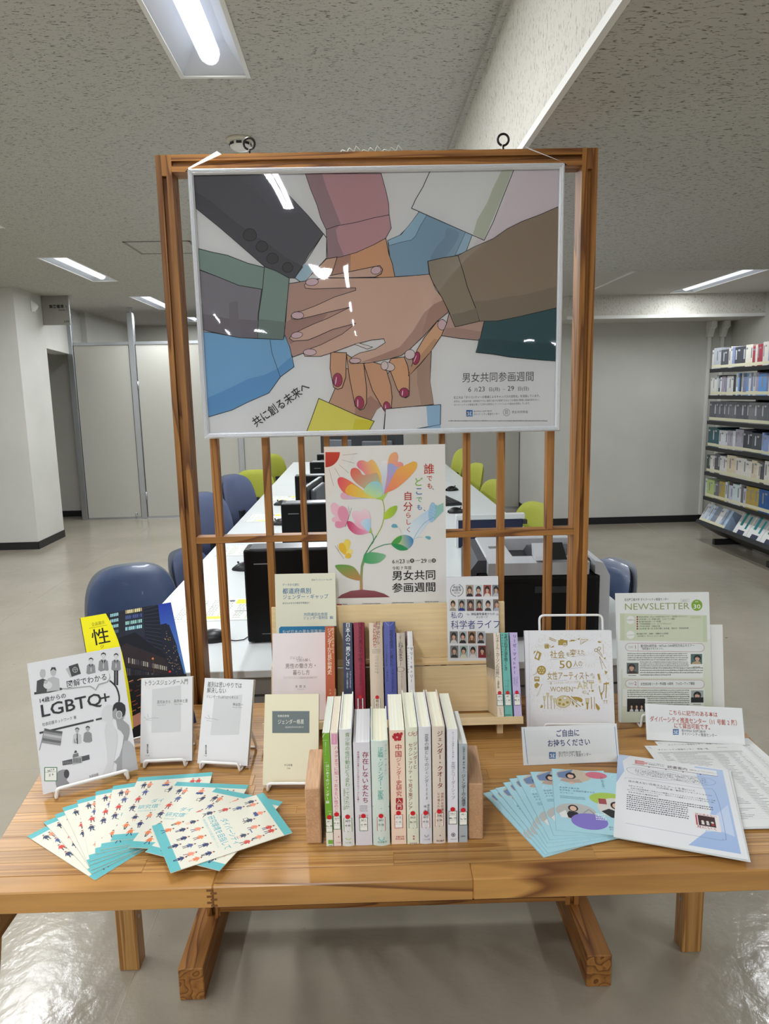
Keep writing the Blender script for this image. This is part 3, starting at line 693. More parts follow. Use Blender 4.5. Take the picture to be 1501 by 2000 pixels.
# bottom sleeves
P.poly([(937, 1708), (1020, 1745), (1100, 1780), (1210, 1830), (1323, 1867), (1270, 1960), (845, 1960), (890, 1840)], 'd0c85c', **S1)
P.poly([(1190, 1850), (1320, 1868), (1270, 1960), (1165, 1960)], 'c8bd33')
P.poly(c2([(80, 1782), (270, 1765), (465, 1752), (462, 1890), (185, 1940), (170, 1960), (65, 1960)]), 'd6d2d5', **S1)
P.poly(c2([(365, 1760), (463, 1754), (460, 1890), (375, 1905)]), '91b0c9'); P.poly(c2([(350, 1915), (462, 1892), (470, 1960), (345, 1960)]), '91b0c9')
P.line([(1401, 1815), (1392, 1940)], 4, BK)
# lettering
P.text('共に創る未来へ', 497, 1908, 70, '08070a', .8, 'l', 33.5, width=482)
X2 = 1321.8
P.text('男女共同参画週間', X2+865, 1586, 66, '3c383b', 0, 'c', width=516)
P.text('6', X2+655, 1662, 44, '2c292b'); P.text('月', X2+697, 1660, 26, '2c292b'); P.text('23', X2+728, 1660, 44, '2c292b'); P.text('日(月)', X2+798, 1657, 28, '2c292b', 1)
P.text('－', X2+893, 1655, 24, '2c292b'); P.text('29', X2+930, 1655, 44, '2c292b'); P.text('日(日)', X2+1000, 1652, 28, '2c292b', 1)
P.text('名工大は「ダイバシティーの推進によるキャンパスの活性化」を目指しています。', X2+555, 1710, 18, '2c292b', 1, width=628)
P.text('本学は、女性研究者・技術者が十分に個性と能力を発揮できるような環境の整備と意識改革を行い、', X2+557, 1736, 15, '2c292b', width=620)
P.text('ダイバーシティの推進を通じて工学の活性化とイノベーションの創出を目指しています。', X2+557, 1760, 15, '2c292b', width=555)
def centre_logo(A, x, y, s, c1='1f4f86', c2_='dfe9f2'):
    """square two-tone blue emblem with white curled figures"""
    A.rect(x, y-s, x+s, y, c1); A.rect(x+s*.5, y-s, x+s, y, '2b6ba8')
    for q in (-1, 1):
        A.ell(x+s*(.5+.2*q), y-s*.62, s*.14, s*.15, c2_); A.ell(x+s*(.5+.2*q), y-s*.62, s*.07, s*.08, c1)
        A.rect(x+s*(.5+.12*q)-s*.06, y-s*.5, x+s*(.5+.12*q)+s*.06, y-s*.15, c2_)
        A.rect(x+s*(.5+.3*q)-s*.12, y-s*.28, x+s*(.5+.3*q)+s*.1, y-s*.18, c2_)
centre_logo(P, X2+643, 1834, 45)
P.text('国立大学法人 名古屋工業大学', X2+695, 1803, 11, '222022', 1, width=130); P.text('ダイバーシティ推進センター', X2+695, 1826, 17, '222022', width=185)
P.line([(X2+924+24*math.cos(t), 1806+24*math.sin(t)) for t in [k*math.pi/10 for k in range(20)]], 2.5, '5f5b60', True)
for q in (-9, 0, 9): P.line([(X2+924+q, 1790), (X2+924+q, 1822)], 2.2, '5f5b60')
P.line([(X2+924+10*math.cos(t), 1802+9*math.sin(t)) for t in [k*math.pi/8 for k in range(16)]], 2.2, '5f5b60', True)
P.text('男女共同参画', X2+960, 1812, 19, '3c383b', width=117)
P.greek(X2+520, 1858, X2+1215, 1872, 1, '55525a', 4)
P.build('poster_sheet', pf, lambda u, v, n: (u+.011, .0058-n, v+.011))
# the clear cover sheet, faintly rippled, that throws back the ceiling lights
def film_mat():
    m = bpy.data.materials.new('clear_cover_sheet'); m.use_nodes = True
    nt = m.node_tree; L = nt.links.new; N = nt.nodes.new; nt.nodes.remove(nt.nodes['Principled BSDF'])
    tr = N('ShaderNodeBsdfTransparent'); gl = N('ShaderNodeBsdfGlossy'); gl.inputs['Roughness'].default_value = .02
    fr = N('ShaderNodeFresnel'); fr.inputs[0].default_value = 1.45; mx = N('ShaderNodeMixShader')
    tc = N('ShaderNodeTexCoord'); mp = N('ShaderNodeMapping'); mp.inputs['Scale'].default_value = (4, 4, 2.0); L(tc.outputs['Object'], mp.inputs[0])
    n = N('ShaderNodeTexNoise'); n.inputs['Scale'].default_value = 1.1; n.inputs['Detail'].default_value = .6; n.inputs['Distortion'].default_value = .5; L(mp.outputs[0], n.inputs[0])
    bp = N('ShaderNodeBump'); bp.inputs['Strength'].default_value = .22; bp.inputs['Distance'].default_value = .035; L(n.outputs[0], bp.inputs['Height'])
    L(bp.outputs[0], gl.inputs['Normal']); L(bp.outputs[0], fr.inputs['Normal'])
    mu = N('ShaderNodeMath'); mu.operation = 'MULTIPLY'; mu.inputs[1].default_value = 1.25; L(fr.outputs[0], mu.inputs[0]); L(mu.outputs[0], mx.inputs[0])
    L(tr.outputs[0], mx.inputs[1]); L(gl.outputs[0], mx.inputs[2]); L(mx.outputs[0], nt.nodes['Material Output'].inputs[0])
    return m
MB().add([(.011, -.0001, .011), (FW_-.011, -.0001, .011), (FW_-.011, -.0001, FH_-.011), (.011, -.0001, FH_-.011)], [(0, 1, 2, 3)]).build('cover_sheet', film_mat(), pf)
# white ribbon the frame hangs by
rb = thing('hanging_ribbon', 'flat white ribbon looped over the screen top to hold the poster frame', 'ribbon', at(0, 0, 0))
for s_, xa, xb in ((0, FX0+.003, FX0+.066), (1, FX1-.004, FX1-.08)):
    def rib(i, j, xa=xa, xb=xb):
        t = i; w_ = .010*(.35+.65*t)*(j-.5)*2
        x = xa+(xb-xa)*t; z = FZ1+.001+(2.0155-FZ1-.001)*t
        return (x-w_*.5, FY-.002+(SY-.003-FY+.002)*t+.003*j*(1-t), z+w_*.35)
    MB().grid(rib, 12, 2).build('ribbon_end', mat('white_ribbon', 'f1f0ee', .6), rb)
    MB().tube([(xa, FY, FZ1-.004), (xa+(-.006 if s_ == 0 else .006), FY-.004, FZ1-.006), (xa, FY-.006, FZ1-.002)], .0009, 6).build('wire_hook', M_IRON, rb)

# ------------------------------------------------------------------ flower poster taped to the slats
QW, QH = .294, .416
QM = standing(-.1185, 1.7385, .931, 0, 0)
fp = thing('flower_poster', 'white paper poster with colourful flower and butterflies taped to the screen slats', 'poster', QM)
def qs(u): return 0
MB().grid(lambda i, j: (QW*i, .0006+qs(QW*i), QH*j), 24, 2).build('paper', mat('poster_paper', 'e6e4e0', .6), fp)
Q = ray_art(QM, 620, 850, 5.5593, QW, QH); Q.gain = 1.1
Q.poly([(60, 130), (420, 150), (300, 420), (160, 640), (90, 700)], 'f0d2c4', grad=('dcdad6', (1, -.6)))
Q.poly([(84, 184)]+[(84+158*math.cos(t), 184+165*math.sin(t)) for t in [k*math.pi/28 for k in range(15)]], 'c23f27', grad=('ad3423', (0, -1)))
for a, b in (((268, 217), (430, 200)), ((264, 268), (400, 305)), ((235, 320), (335, 410)), ((185, 355), (240, 450)), ((125, 370), (172, 550))): Q.line([a, b], 2.2, '5b3a36')
GR = dict(smooth=4)
# back flower
Q.poly([(705, 600), (690, 450), (695, 300), (730, 278), (760, 300), (752, 450), (720, 640)], 'a6bfda', grad=('e4e0e2', (-.3, 1)), **GR)
Q.poly([(720, 640), (750, 450), (760, 300), (790, 210), (850, 183), (875, 230), (868, 290), (900, 290), (930, 320), (900, 400), (820, 520), (750, 610)], 'e0899a', grad=('eaa86e', (-1, .8)), **GR)
Q.poly([(722, 640), (755, 480), (760, 330), (800, 305), (850, 340), (880, 360), (840, 460), (770, 600)], '9aa9d6', grad=('c58bb4', (.3, -1)), **GR)
Q.poly([(725, 640), (800, 480), (870, 360), (950, 325), (1040, 285), (1080, 310), (1060, 380), (960, 490), (850, 580), (760, 620)], 'e77a6a', grad=('f0b24a', (.6, 1)), **GR)
# front flower
Q.poly([(700, 660), (620, 640), (520, 430), (430, 340), (440, 285), (490, 272), (540, 290), (590, 265), (640, 320), (690, 440), (698, 580)], 'de6a8e', grad=('f1c35e', (1, .3)), **GR)
Q.poly([(690, 670), (540, 600), (420, 520), (360, 440), (365, 370), (410, 355), (455, 380), (490, 430), (560, 425), (640, 410), (675, 480), (695, 580)], 'df5a4e', grad=('8fd0a8', (1, -1.1)), **GR)
Q.poly([(690, 680), (560, 640), (440, 560), (340, 490), (260, 455), (218, 475), (225, 540), (280, 620), (380, 665), (540, 685)], 'dd4f5d', grad=('f2ae3f', (1, -.3)), **GR)
Q.poly([(430, 560), (500, 600), (640, 680), (540, 684), (380, 664), (300, 620), (320, 560), (370, 530)], 'eda33a', grad=('d9d56a', (1, -.1)), **GR)
Q.poly([(640, 690), (540, 640), (500, 600), (560, 520), (640, 500), (690, 540), (700, 640)], 'bfd98a', grad=('8fc7d4', (.4, 1)), **GR)
Q.poly([(560, 686), (380, 672), (280, 622), (248, 650), (262, 690), (330, 697), (450, 690)], '9fc4de', grad=('e2a3b4', (-1, 0)), **GR)
Q.poly([(630, 690), (700, 660), (770, 610), (745, 650), (720, 690), (700, 710), (680, 700)], 'a9cc5b', smooth=3)
st = [(700, 695), (722, 780), (718, 900), (690, 1000), (640, 1090), (570, 1200), (510, 1300), (480, 1420), (468, 1560), (472, 1690)]
Q.line(st[:5], 9, 'b9c94f', smooth=4); Q.line(st[4:7], 11, '4f9a63', smooth=4)
Q.poly([(505, 1290), (468, 1420), (458, 1560), (458, 1690), (490, 1690), (486, 1560), (492, 1430), (525, 1330)], 'b98a5c', grad=('4f9a63', (0, 1)))
Q.line([(570, 1040), (600, 1090), (605, 1150), (590, 1180)], 8, '5aa06a', smooth=3)
Q.poly([(540, 1058), (572, 980), (590, 1050), (575, 1060)], 'a9bb4b')
Q.line([(545, 1285), (620, 1230), (720, 1190), (810, 1178)], 8, '3f8f5c', smooth=4)
Q.poly([(722, 912), (730, 850), (780, 790), (860, 765), (850, 830), (800, 890)], 'b3cb3e', grad=('93b53c', (1, 0)), smooth=4)
Q.poly([(500, 1370), (520, 1290), (600, 1270), (735, 1300), (700, 1360), (640, 1390), (560, 1395)], '3f9a5f', grad=('7fb58b', (1, 0)), smooth=4)
Q.poly([(470, 1572), (380, 1565), (280, 1520), (188, 1420), (280, 1405), (380, 1425), (440, 1490)], 'b98352', grad=('5e9a4b', (-.2, 1)), smooth=4)
Q.poly([(212, 1770), (260, 1730), (360, 1690), (480, 1676), (620, 1690), (720, 1720), (785, 1758)], '7c3f48', grad=('8e5458', (0, 1)))
# tulip bud
Q.poly([(560, 1050), (480, 1080), (400, 1070), (335, 1010), (320, 940), (350, 935), (410, 950), (375, 880), (385, 830), (440, 825), (470, 830), (500, 800), (545, 815), (575, 890), (572, 980)], 'e39ab8', grad=('f2cfd6', (.3, 1)), smooth=3)
Q.poly([(560, 1050), (480, 1080), (400, 1070), (335, 1010), (320, 940), (370, 940), (450, 1010)], 'c2305f', grad=('e7a1c0', (1, 0)), smooth=3)
Q.poly([(555, 1050), (510, 1010), (470, 960), (490, 920), (560, 905), (575, 960), (570, 1020)], '9cc9e6', grad=('c9d7ec', (-1, .4)), smooth=3)
# watering and bud
Q.poly([(920, 1060), (1020, 940), (1140, 850), (1220, 800), (1260, 900), (1180, 980), (1080, 1110), (1030, 1180), (960, 1100)], 'dbe3e6', grad=('b4cbe4', (1, 1)))
Q.poly([(1260, 745), (1300, 765), (1365, 733), (1365, 825), (1290, 900), (1265, 930)], '8fbdb6')
Q.ell(1243, 838, 38, 108, '9ac0dc', '7fa9c4', 2, 5)
for k in range(18): Q.ell(1225+14*(k % 4), 765+9*k, 3, 3, '5e8fb0', n=6)
Q.line([(1040, 1130), (1090, 1040), (1160, 950), (1262, 890)], 3, '54799b', smooth=3); Q.line([(1030, 1140), (1080, 1110), (1140, 1106)], 2.5, '7fa6bd')
Q.poly([(800, 1180), (850, 1110), (930, 1082), (1000, 1095), (1040, 1140), (1020, 1200), (970, 1240), (900, 1250), (840, 1220)], 'd8dc4c', grad=('2f7fc0', (1, .2)), smooth=3)
Q.poly([(800, 1180), (840, 1125), (910, 1090), (905, 1140), (870, 1180)], '4e9b4a', smooth=3); Q.poly([(800, 1182), (870, 1180), (930, 1200), (980, 1240), (900, 1252), (840, 1225)], '2f8f57', smooth=3)
Q.poly([(800, 985), (820, 963), (855, 970), (870, 1000), (840, 1005), (812, 1003)], '6aa8b8', smooth=3); Q.line([(875, 1000), (900, 1030), (908, 1060)], 2, '888888')
Q.poly([(1165, 1105), (1195, 1095), (1225, 1105), (1222, 1130), (1200, 1132)], '6aa8b8', smooth=3)
# butterflies
Q.poly([(235, 900), (160, 850), (143, 790), (150, 745), (190, 736), (240, 780), (270, 850)], 'e9b6c4', smooth=4); Q.poly([(270, 960), (200, 950), (155, 930), (165, 895), (220, 890), (290, 930)], 'e9b6c4', smooth=4)
Q.poly([(305, 960), (245, 920), (218, 850), (230, 790), (270, 767), (315, 800), (335, 870)], 'dd8fa9', smooth=4); Q.poly([(305, 965), (290, 990), (240, 1008), (200, 1000), (188, 965), (205, 935), (260, 940)], 'dd8fa9', smooth=4)
Q.line([(300, 995), (335, 900), (368, 790)], 3, '6a4a55'); Q.line([(345, 840), (332, 770)], 2, '6a4a55')
Q.poly([(310, 1290), (280, 1200), (290, 1150), (320, 1128), (352, 1150), (352, 1200)], 'e6cb5c', smooth=4); Q.poly([(300, 1300), (240, 1250), (228, 1200), (245, 1172), (280, 1175), (310, 1230)], 'e0b435', smooth=4)
Q.poly([(310, 1285), (340, 1240), (375, 1245), (370, 1290)], 'e6d27a', smooth=3); Q.poly([(300, 1330), (310, 1290), (345, 1280), (366, 1310), (345, 1335)], 'e2b83c', smooth=4)
Q.line([(285, 1342), (240, 1280), (188, 1200)], 3, '8a4a2a'); Q.line([(225, 1255), (212, 1190)], 2, '8a4a2a')
# lettering
for t, x, y, s_, c, b_ in (('誰', 1208, 365, 108, 'b5372b', 1), ('で', 1214, 470, 62, 'b5372b', 1), ('も', 1216, 550, 62, 'b5372b', 1), ('、', 1240, 596, 56, '44708a', 1),
                     ('ど', 1100, 505, 92, '7fae3a', 1), ('こ', 1100, 610, 84, '2d62a0', 1), ('で', 1102, 700, 62, '59a56a', 1), ('も', 1104, 783, 60, '2f6db0', 1), ('、', 1148, 828, 50, '333333', 1),
                     ('自', 980, 660, 92, 'b0302c', 1), ('分', 980, 775, 96, 'b0302c', 1), ('ら', 984, 868, 62, 'b5372b', 1), ('し', 988, 943, 62, 'b5372b', 1), ('く', 985, 1025, 60, 'b5372b', 1)):
    Q.vtext(t, x, y-s_/2, y+s_/2, c, s_, b_)
Q.text('6', 808, 1392, 54, '2a2828', 1); Q.text('月', 845, 1390, 36, '2a2828'); Q.text('23', 885, 1390, 58, '2a2828', 1); Q.text('日', 962, 1388, 36, '2a2828')
Q.ell(1025, 1363, 23, 23, '2a2828'); Q.text('月', 1025, 1374, 28, 'e6e4e0', 0, 'c'); Q.line([(1062, 1362), (1110, 1360)], 4, '2a2828')
Q.text('29', 1120, 1386, 58, '2a2828', 1); Q.text('日', 1196, 1380, 36, '2a2828'); Q.ell(1260, 1361, 23, 23, '2a2828'); Q.text('日', 1260, 1372, 28, 'e6e4e0', 0, 'c')
Q.text('令和 7 年度', 808, 1460, 40, '2a2828', width=215)
Q.text('男女共同', 806, 1568, 105, '242222', 1.5, width=486); Q.text('参画週間', 806, 1700, 105, '242222', 1.5, width=488)
Q.rect(210, 1832, 262, 1860, 'a83a4a'); Q.greek(270, 1828, 325, 1860, 2, '444444', 2); Q.greek(485, 1822, 690, 1850, 2, '555555', 3); Q.greek(805, 1810, 1050, 1840, 2, '555555', 4); Q.greek(1165, 1800, 1320, 1830, 2, '555555', 5)
Q.build('poster_print', fp, lambda u, v, n: (u, .0006+qs(u)-n-.0004, v))
# ------------------------------------------------------------------ books and papers: builders
M_PAGE = mat('book_pages', 'e9e4cf', .8, noise=.03, nscale=90)
M_PAGEW = mat('white_book_pages', 'edebe6', .8, noise=.02, nscale=90)
def page_mat(col):
    k = 'pages_'+col
    if k in _M: return _M[k]
    m = mat('book_pages_'+col, col, .85); _M[k] = m
    nt = m.node_tree; L = nt.links.new; N = nt.nodes.new; tc = N('ShaderNodeTexCoord'); mp = N('ShaderNodeMapping')
    mp.inputs['Scale'].default_value = (3, 900, 3); n = N('ShaderNodeTexNoise'); n.inputs['Scale'].default_value = 1; L(tc.outputs['Object'], mp.inputs[0]); L(mp.outputs[0], n.inputs[0])
    r = N('ShaderNodeValToRGB'); c = lin(col); r.color_ramp.elements[0].position = .3; r.color_ramp.elements[1].position = .7
    r.color_ramp.elements[0].color = (*[x*.84 for x in c], 1); r.color_ramp.elements[1].color = (*c, 1)
    L(n.outputs[0], r.inputs[0]); L(r.outputs[0], nt.nodes['Principled BSDF'].inputs[0]); return m
def book_body(t, W, T, H, cover, page='ece7d2', hard=False, rnd_spine=0, back=None, strip=None):
    """cover wraps spine (local x = 0); local x across, y thickness, z up"""
    th = .0022 if hard else .0005; ov = .0028 if hard else 0
    cm = mat('cover_'+cover, cover, .38, spec=.45); N = 6
    def prof(x_in, W_):
        out = []; inn = []
        for k in range(N+1):
            y = T*k/N; bx = -rnd_spine*math.sin(math.pi*k/N); out.append((bx, y)); inn.append((bx+th, th+(T-2*th)*k/N))
        return [(W_, 0)]+out+[(W_, T)]+[(W_, T-th)]+inn[::-1]+[(W_, th)]
    p = [(W, 0)]+[(-rnd_spine*math.sin(math.pi*k/N), T*k/N) for k in range(N+1)]+[(W, T), (W, T-th)]+[(th-rnd_spine*math.sin(math.pi*k/N), th+(T-2*th)*k/N) for k in range(N, -1, -1)]+[(W, th)]
    b_ = MB(); n = len(p); h = n//2
    # strips keep the U-shaped section convex piece by piece
    vs = [(x, y, 0) for x, y in p]+[(x, y, H) for x, y in p]; q = [list(range(n))]
    o = [(W, 0)]+[(-rnd_spine*math.sin(math.pi*k/N), T*k/N) for k in range(N+1)]+[(W, T)]
    i_ = [(W, th)]+[(th-rnd_spine*math.sin(math.pi*k/N), th+(T-2*th)*k/N) for k in range(N+1)]+[(W, T-th)]
    m_ = len(o); vs = [(x, y, z) for z in (0, H) for x, y in o+i_]; fs = []
    for k in range(m_-1):
        fs += [(k, k+1, 2*m_+k+1, 2*m_+k), (m_+k, m_+k+1, 3*m_+k+1, 3*m_+k), (k, k+1, m_+k+1, m_+k), (2*m_+k, 2*m_+k+1, 3*m_+k+1, 3*m_+k)]
    fs += [(0, m_, 3*m_, 2*m_), (m_-1, 2*m_-1, 4*m_-1, 3*m_-1)]
    b_.add(vs, fs); b_.build('cover', cm, t)
    MB().box(th+.0003, W-ov-.0004, th+.00005, T-th-.00005, ov+.0003, H-ov-.0004).build('page_block', page_mat(page), t)
    return t
def book(name, label, M, W, T, H, cover, group=None, **k):
    t = thing(name, label, 'book', M, group); return book_body(t, W, T, H, cover, **k)

def spine_fn(T, rs=0): return lambda u, v, n: (-n-rs*math.sin(math.pi*min(1, max(0, u/T))), T-u, v)
def call_label(t, T, y0, l1, l2, border, rs=0, dot=True, dx=0, w_=.0135):
    """library class-mark label wrapped on the spine, red dot above it"""
    w_ = min(w_, T*.92); x0 = T/2-w_/2; h = .0245; a = Art(k=1.)
    a.rect(x0, y0, x0+w_, y0+h, 'eeeee8', border, .0009); a.line([(x0, y0+h*.68), (x0+w_, y0+h*.68)], .0003, '888888'); a.line([(x0, y0+h*.3), (x0+w_, y0+h*.3)], .0003, '888888')
    s_ = .0042
    a.text(l1, T/2, y0+h*.75, s_, '2a2a2a', 1, 'c', sx=min(1, w_*.85/(len(l1)*s_*.62))); a.text(l2, T/2, y0+h*.40, s_, '2a2a2a', 1, 'c')
    a.ell(T/2, y0, .0007, .0007, '222222', n=6)
    a.build('call_label', t, spine_fn(T, rs), base=.0004)
    if dot:
        d = Art(k=1.); d.ell(T/2+dx, y0+h+.0035, .0042, .0042, 'c8202c'); d.build('dot_sticker', t, spine_fn(T, rs), base=.0007)
def spine_art(M, T, H, ox, oy, sc):
    """art read off the photograph for a shelved book: face spans T wide (right) and H high, in the plane of the spine"""
    o = M @ Vector((0, T, 0)); v = M.col[2].xyz; d = M.col[0].xyz; SM = Matrix(((1, d.x, v.x, o.x), (0, d.y, v.y, o.y), (0, d.z, v.z, o.z), (0, 0, 0, 1)))
    return ray_art(SM, ox, oy, sc, T, H)

# ------------------------------------------------------------------ front row between the wooden bookends
RY = 1.132
def rowM(x, z=.7, y=RY, T=.02, lean=0):
    c_, s_ = math.cos(R(lean)), math.sin(R(lean))
    return Matrix(((0, -1, 0, x+T), (c_, 0, s_, y), (-s_, 0, c_, z), (0, 0, 0, 1)))
# with a quarter turn the spine faces the room; local y runs to -x, so the book stands from x to x+T
FR = dict(ox=590, oy=1340, sc=4.289)
E_ = []
def row_book(label, x, T, H, D, cover, page, hard, rs, art, l1, l2, border, ly, y=RY, z=.7, grp='books in the front row between the wooden bookends', crop=FR, name='book', dx=0, lean=0):
    M = rowM(x, z, y, T, lean); t = book(name, label, M, D, T, H, cover, grp, page=page, hard=hard, rnd_spine=rs)
    a = spine_art(M, T, H, crop['ox'], crop['oy'], crop['sc'])
    art(a); a.build('spine_print', t, spine_fn(T, rs))
    if l1: call_label(t, T, ly, l1, l2, border, rs, dx=dx)
    return t
def A1(a):
    a.rect(100, 300, 300, 1110, '74a832'); a.line([(165, 437), (185, 400), (205, 395)], 5, 'e8efd8', smooth=3); a.line([(170, 455), (212, 452)], 2, 'e8efd8')
    a.vtext('女性学ブックレット', 195, 465, 580, 'e8efd8', 11); a.line([(188, 640), (214, 640)], 2, 'e8efd8'); a.vtext('はじめてのジェンダー論', 212, 652, 985, 'f2f5ea', 27, 1)
    a.line([(215, 1048), (250, 1048)], 2, 'e8efd8'); a.vtext('加藤秀一', 232, 1060, 1110, 'e8efd8', 14)
    a.rect(217, 1288, 257, 1322, '79b04a'); a.text('有斐閣', 238, 1338, 10, '444444', 0, 'c')
row_book('thin green and white paperback, leftmost in the front row beside the left bookend', -.0965, .0118, .210, .148, 'e6e7da', 'dfe3d6', False, 0, A1, '367.1', 'Ka 58', '4f8a4a', .027, dx=.001)
def A2(a):
    a.rect(245, 400, 293, 488, 'd99ab4'); a.vtext('大人になる前に', 268, 405, 480, 'f4dfe6', 11); a.vtext('ハタチまでに知っておきたい性のこと', 285, 500, 1090, 'cf6f9a', 33, 1); a.ell(305, 1262, 6, 7, 'c98a8a'); a.text('大月書店', 307, 1315, 12, 'c98aa0', 0, 'c')
row_book('thin cream paperback with pink vertical title, second from the left bookend', -.0835, .0125, .210, .148, 'ead9d2', 'e8ddc6', False, 0, A2, '367.9', 'H 61', '4f8a4a', .032)
def A3(a):
    a.vtext('青少年の性行動はどう変わってきたか', 378, 385, 1025, '6f9a5c', 37, 0); a.vtext('全国調査にみる40年間', 352, 850, 1035, '8a9a80', 17); a.text('林', 378, 1090, 24, '6f8a60', 0, 'c'); a.ell(386, 1268, 24, 14, '9fc06a', a0=0, a1=180); a.text('ミネルヴァ書房', 385, 1312, 14, '8aa070', 0, 'c', width=52)
row_book('tall white hardback with green vertical title, third in the front row', -.0685, .0205, .216, .152, 'dcdedd', 'f0eedc', True, .002, A3, '367.9', 'H 65', '4f8a4a', .028)
def A4(a):
    a.vtext('存在しない女たち', 528, 545, 980, '8e2440', 50, 1); a.vtext('男性優位の世界にひそむ見せかけのファクトを暴く', 468, 545, 975, 'a04a60', 18); a.greek(480, 995, 550, 1050, 5, '9a9aa0', 4)
    a.vtext('キャロ', 545, 1075, 1110, 'a02c3c', 14); a.vtext('神崎朗', 480, 1075, 1110, 'a02c3c', 14)
row_book('thick white hardback with crimson title, shorter than its neighbours in the front row', -.0455, .0285, .191, .131, 'd9d7de', 'e9e7ea', False, .0008, A4, '367.1', 'O 99', '3f7d4e', .028)
def A5(a):
    a.line([(600, 508), (700, 505)], 1.5, '88a8a0'); a.vtext('正義・ジェンダー・家族', 655, 505, 940, '4aa79a', 46); a.vtext('スーザン・M・オーキン', 698, 480, 735, '8aa39c', 20); a.line([(590, 1005), (660, 1015), (740, 1005)], 6, '6fb3ad')
    a.ell(663, 1262, 26, 24, '7fbdb6', a0=-20, a1=200); a.text('岩波書店', 670, 1302, 18, '6fa39c', 0, 'c')
row_book('thick pale green hardback with rounded spine and teal title in the front row', -.0155, .029, .194, .133, 'd0ddd6', 'efedd6', True, .004, A5, '367.1', 'O 52', 'b8404a', .029)
def A6(a):
    a.ell(793, 425, 30, 26, 'b02a34'); [a.ell(793+26*math.cos(t), 425+24*math.sin(t), 14, 13, 'b02a34') for t in range(6)]; a.ell(793, 428, 10, 9, 'd98a80'); a.ell(828, 402, 12, 16, 'b02a34', ang=20); a.ell(820, 446, 9, 11, 'b02a34'); a.ell(757, 418, 6, 5, 'b02a34')
    a.vtext('中国', 805, 480, 600, 'b02a34', 54, 1); a.vtext('ジェンダー', 808, 600, 780, 'b02a34', 40); a.vtext('史研究', 810, 785, 925, 'b02a34', 46, 1)
    for k, (c, y) in enumerate((('入', 960), ('門', 1013))): a.rect(787, y-24, 838, y+24, 'a82a34'); a.ell(787, y, 4, 24, 'a82a34'); a.ell(838, y, 4, 24, 'a82a34'); a.vtext(c, 812, y-20, y+20, 'f0ddd0', 38, 1)
    a.text('京都大学', 818, 1268, 16, 'a82a34', 1, 'c'); a.text('学術出版会', 818, 1285, 14, 'a82a34', 1, 'c')
row_book('peach paperback with red peony ornament at the spine top, middle of the front row', .0165, .0255, .211, .148, 'edd3bf', 'efeedd', False, 0, A6, '367.222', 'C 62', 'c0404a', .031)
def A7(a):
    for q in ((900, 395, 20), (940, 400, 16), (962, 385, 12), (925, 385, 12)): a.line([(q[0]+q[2]*math.cos(t)*(1-t/9), q[1]+q[2]*math.sin(t)*(1-t/9)) for t in [k*.5 for k in range(11)]], 3.5, 'a8323c')
    a.vtext('ジェンダーと', 945, 460, 690, '8e3038', 36); a.vtext('セクシュアリティで見る東アジア', 905, 470, 1035, '8e3038', 36); a.vtext('編著', 932, 1240, 1285, 'b02a34', 16, 1); a.text('勁草書房', 930, 1318, 15, '9a4a50', 0, 'c')
row_book('cream green hardback with red scroll ornament in the front row', .0435, .0205, .216, .152, 'dfe1cd', 'efedd8', True, .002, A7, '367.23', 'Se 13', '4f7a4a', .031)
def A8(a):
    a.vtext('変革の鍵としてのジェンダー', 1040, 395, 840, '6b6f76', 34); a.vtext('歴史・政策・運動', 1042, 850, 945, '8a8a90', 13); a.vtext('落合恵美子', 1055, 985, 1090, '77777c', 22); a.vtext('橘木俊', 1027, 985, 1090, '77777c', 22)
    a.ell(1040, 1240, 20, 22, 'a9abb8', a0=0, a1=180); a.text('ミネルヴァ書房', 1040, 1285, 15, '8a8c98', 0, 'c', width=62)
row_book('white hardback with grey vertical title in the front row', .0655, .021, .216, .152, 'd8d8de', 'f0eeda', True, .002, A8, '367.2', 'H 52', 'b84a54', .031)
def A9(a):
    a.vtext('ジェンダー・クオータ', 1152, 370, 850, '7a2630', 46, 1); a.line([(1122, 875), (1188, 873)], 1.5, 'b8a090'); a.vtext('世界の女性議員は', 1172, 885, 1095, '9a4a4a', 24); a.vtext('なぜ増えたのか', 1140, 885, 1065, '9a4a4a', 22); a.text('東', 1153, 1250, 13, '7a4a4a', 0, 'c'); a.text('明石書店', 1155, 1296, 15, '7a3a3a', 1, 'c')
row_book('beige hardback with bold wine-red title in the front row', .0885, .0215, .216, .152, 'd7cabd', 'f0ecd6', True, .002, A9, '314', 'G 34', 'b84a54', .033)
def A10(a):
    a.vtext('キャリア心理学から読み解く', 1262, 380, 620, '77777f', 15); a.vtext('女性とリーダーシップ', 1264, 630, 950, '8a8a90', 33); a.ell(1264, 1245, 17, 17, '3a3a3c'); a.ell(1264, 1245, 12, 12, 'd8d8de'); a.ell(1264, 1245, 7, 7, '3a3a3c'); a.text('ナカニシヤ', 1266, 1288, 14, '55555a', 1, 'c', width=50)
row_book('white paperback with thin grey title, second from the right bookend', .114, .0175, .210, .148, 'dedee6', 'e8e6d4', False, 0, A10, '336.3', 'Mu 33', '333333', .035)
def A11(a):
    a.vtext('心理学の世界', 1352, 500, 620, '33363a', 19); a.vtext('専門編5', 1352, 628, 715, '33363a', 17); a.line([(1330, 720), (1375, 720)], 1.5, '555555'); a.vtext('ジェンダーの心理学', 1350, 738, 1008, '26282c', 32, 1); a.vtext('心の性を', 1356, 1020, 1058, '3a3c40', 13); a.text('培風館', 1345, 1262, 13, '3a3c40', 0, 'c')
row_book('thin grey paperback with black title next to the right bookend', .1335, .0145, .183, .128, 'a9b0b6', 'e6e6de', False, 0, A11, '143.1', 'Se 56', '3a6a4a', .033)

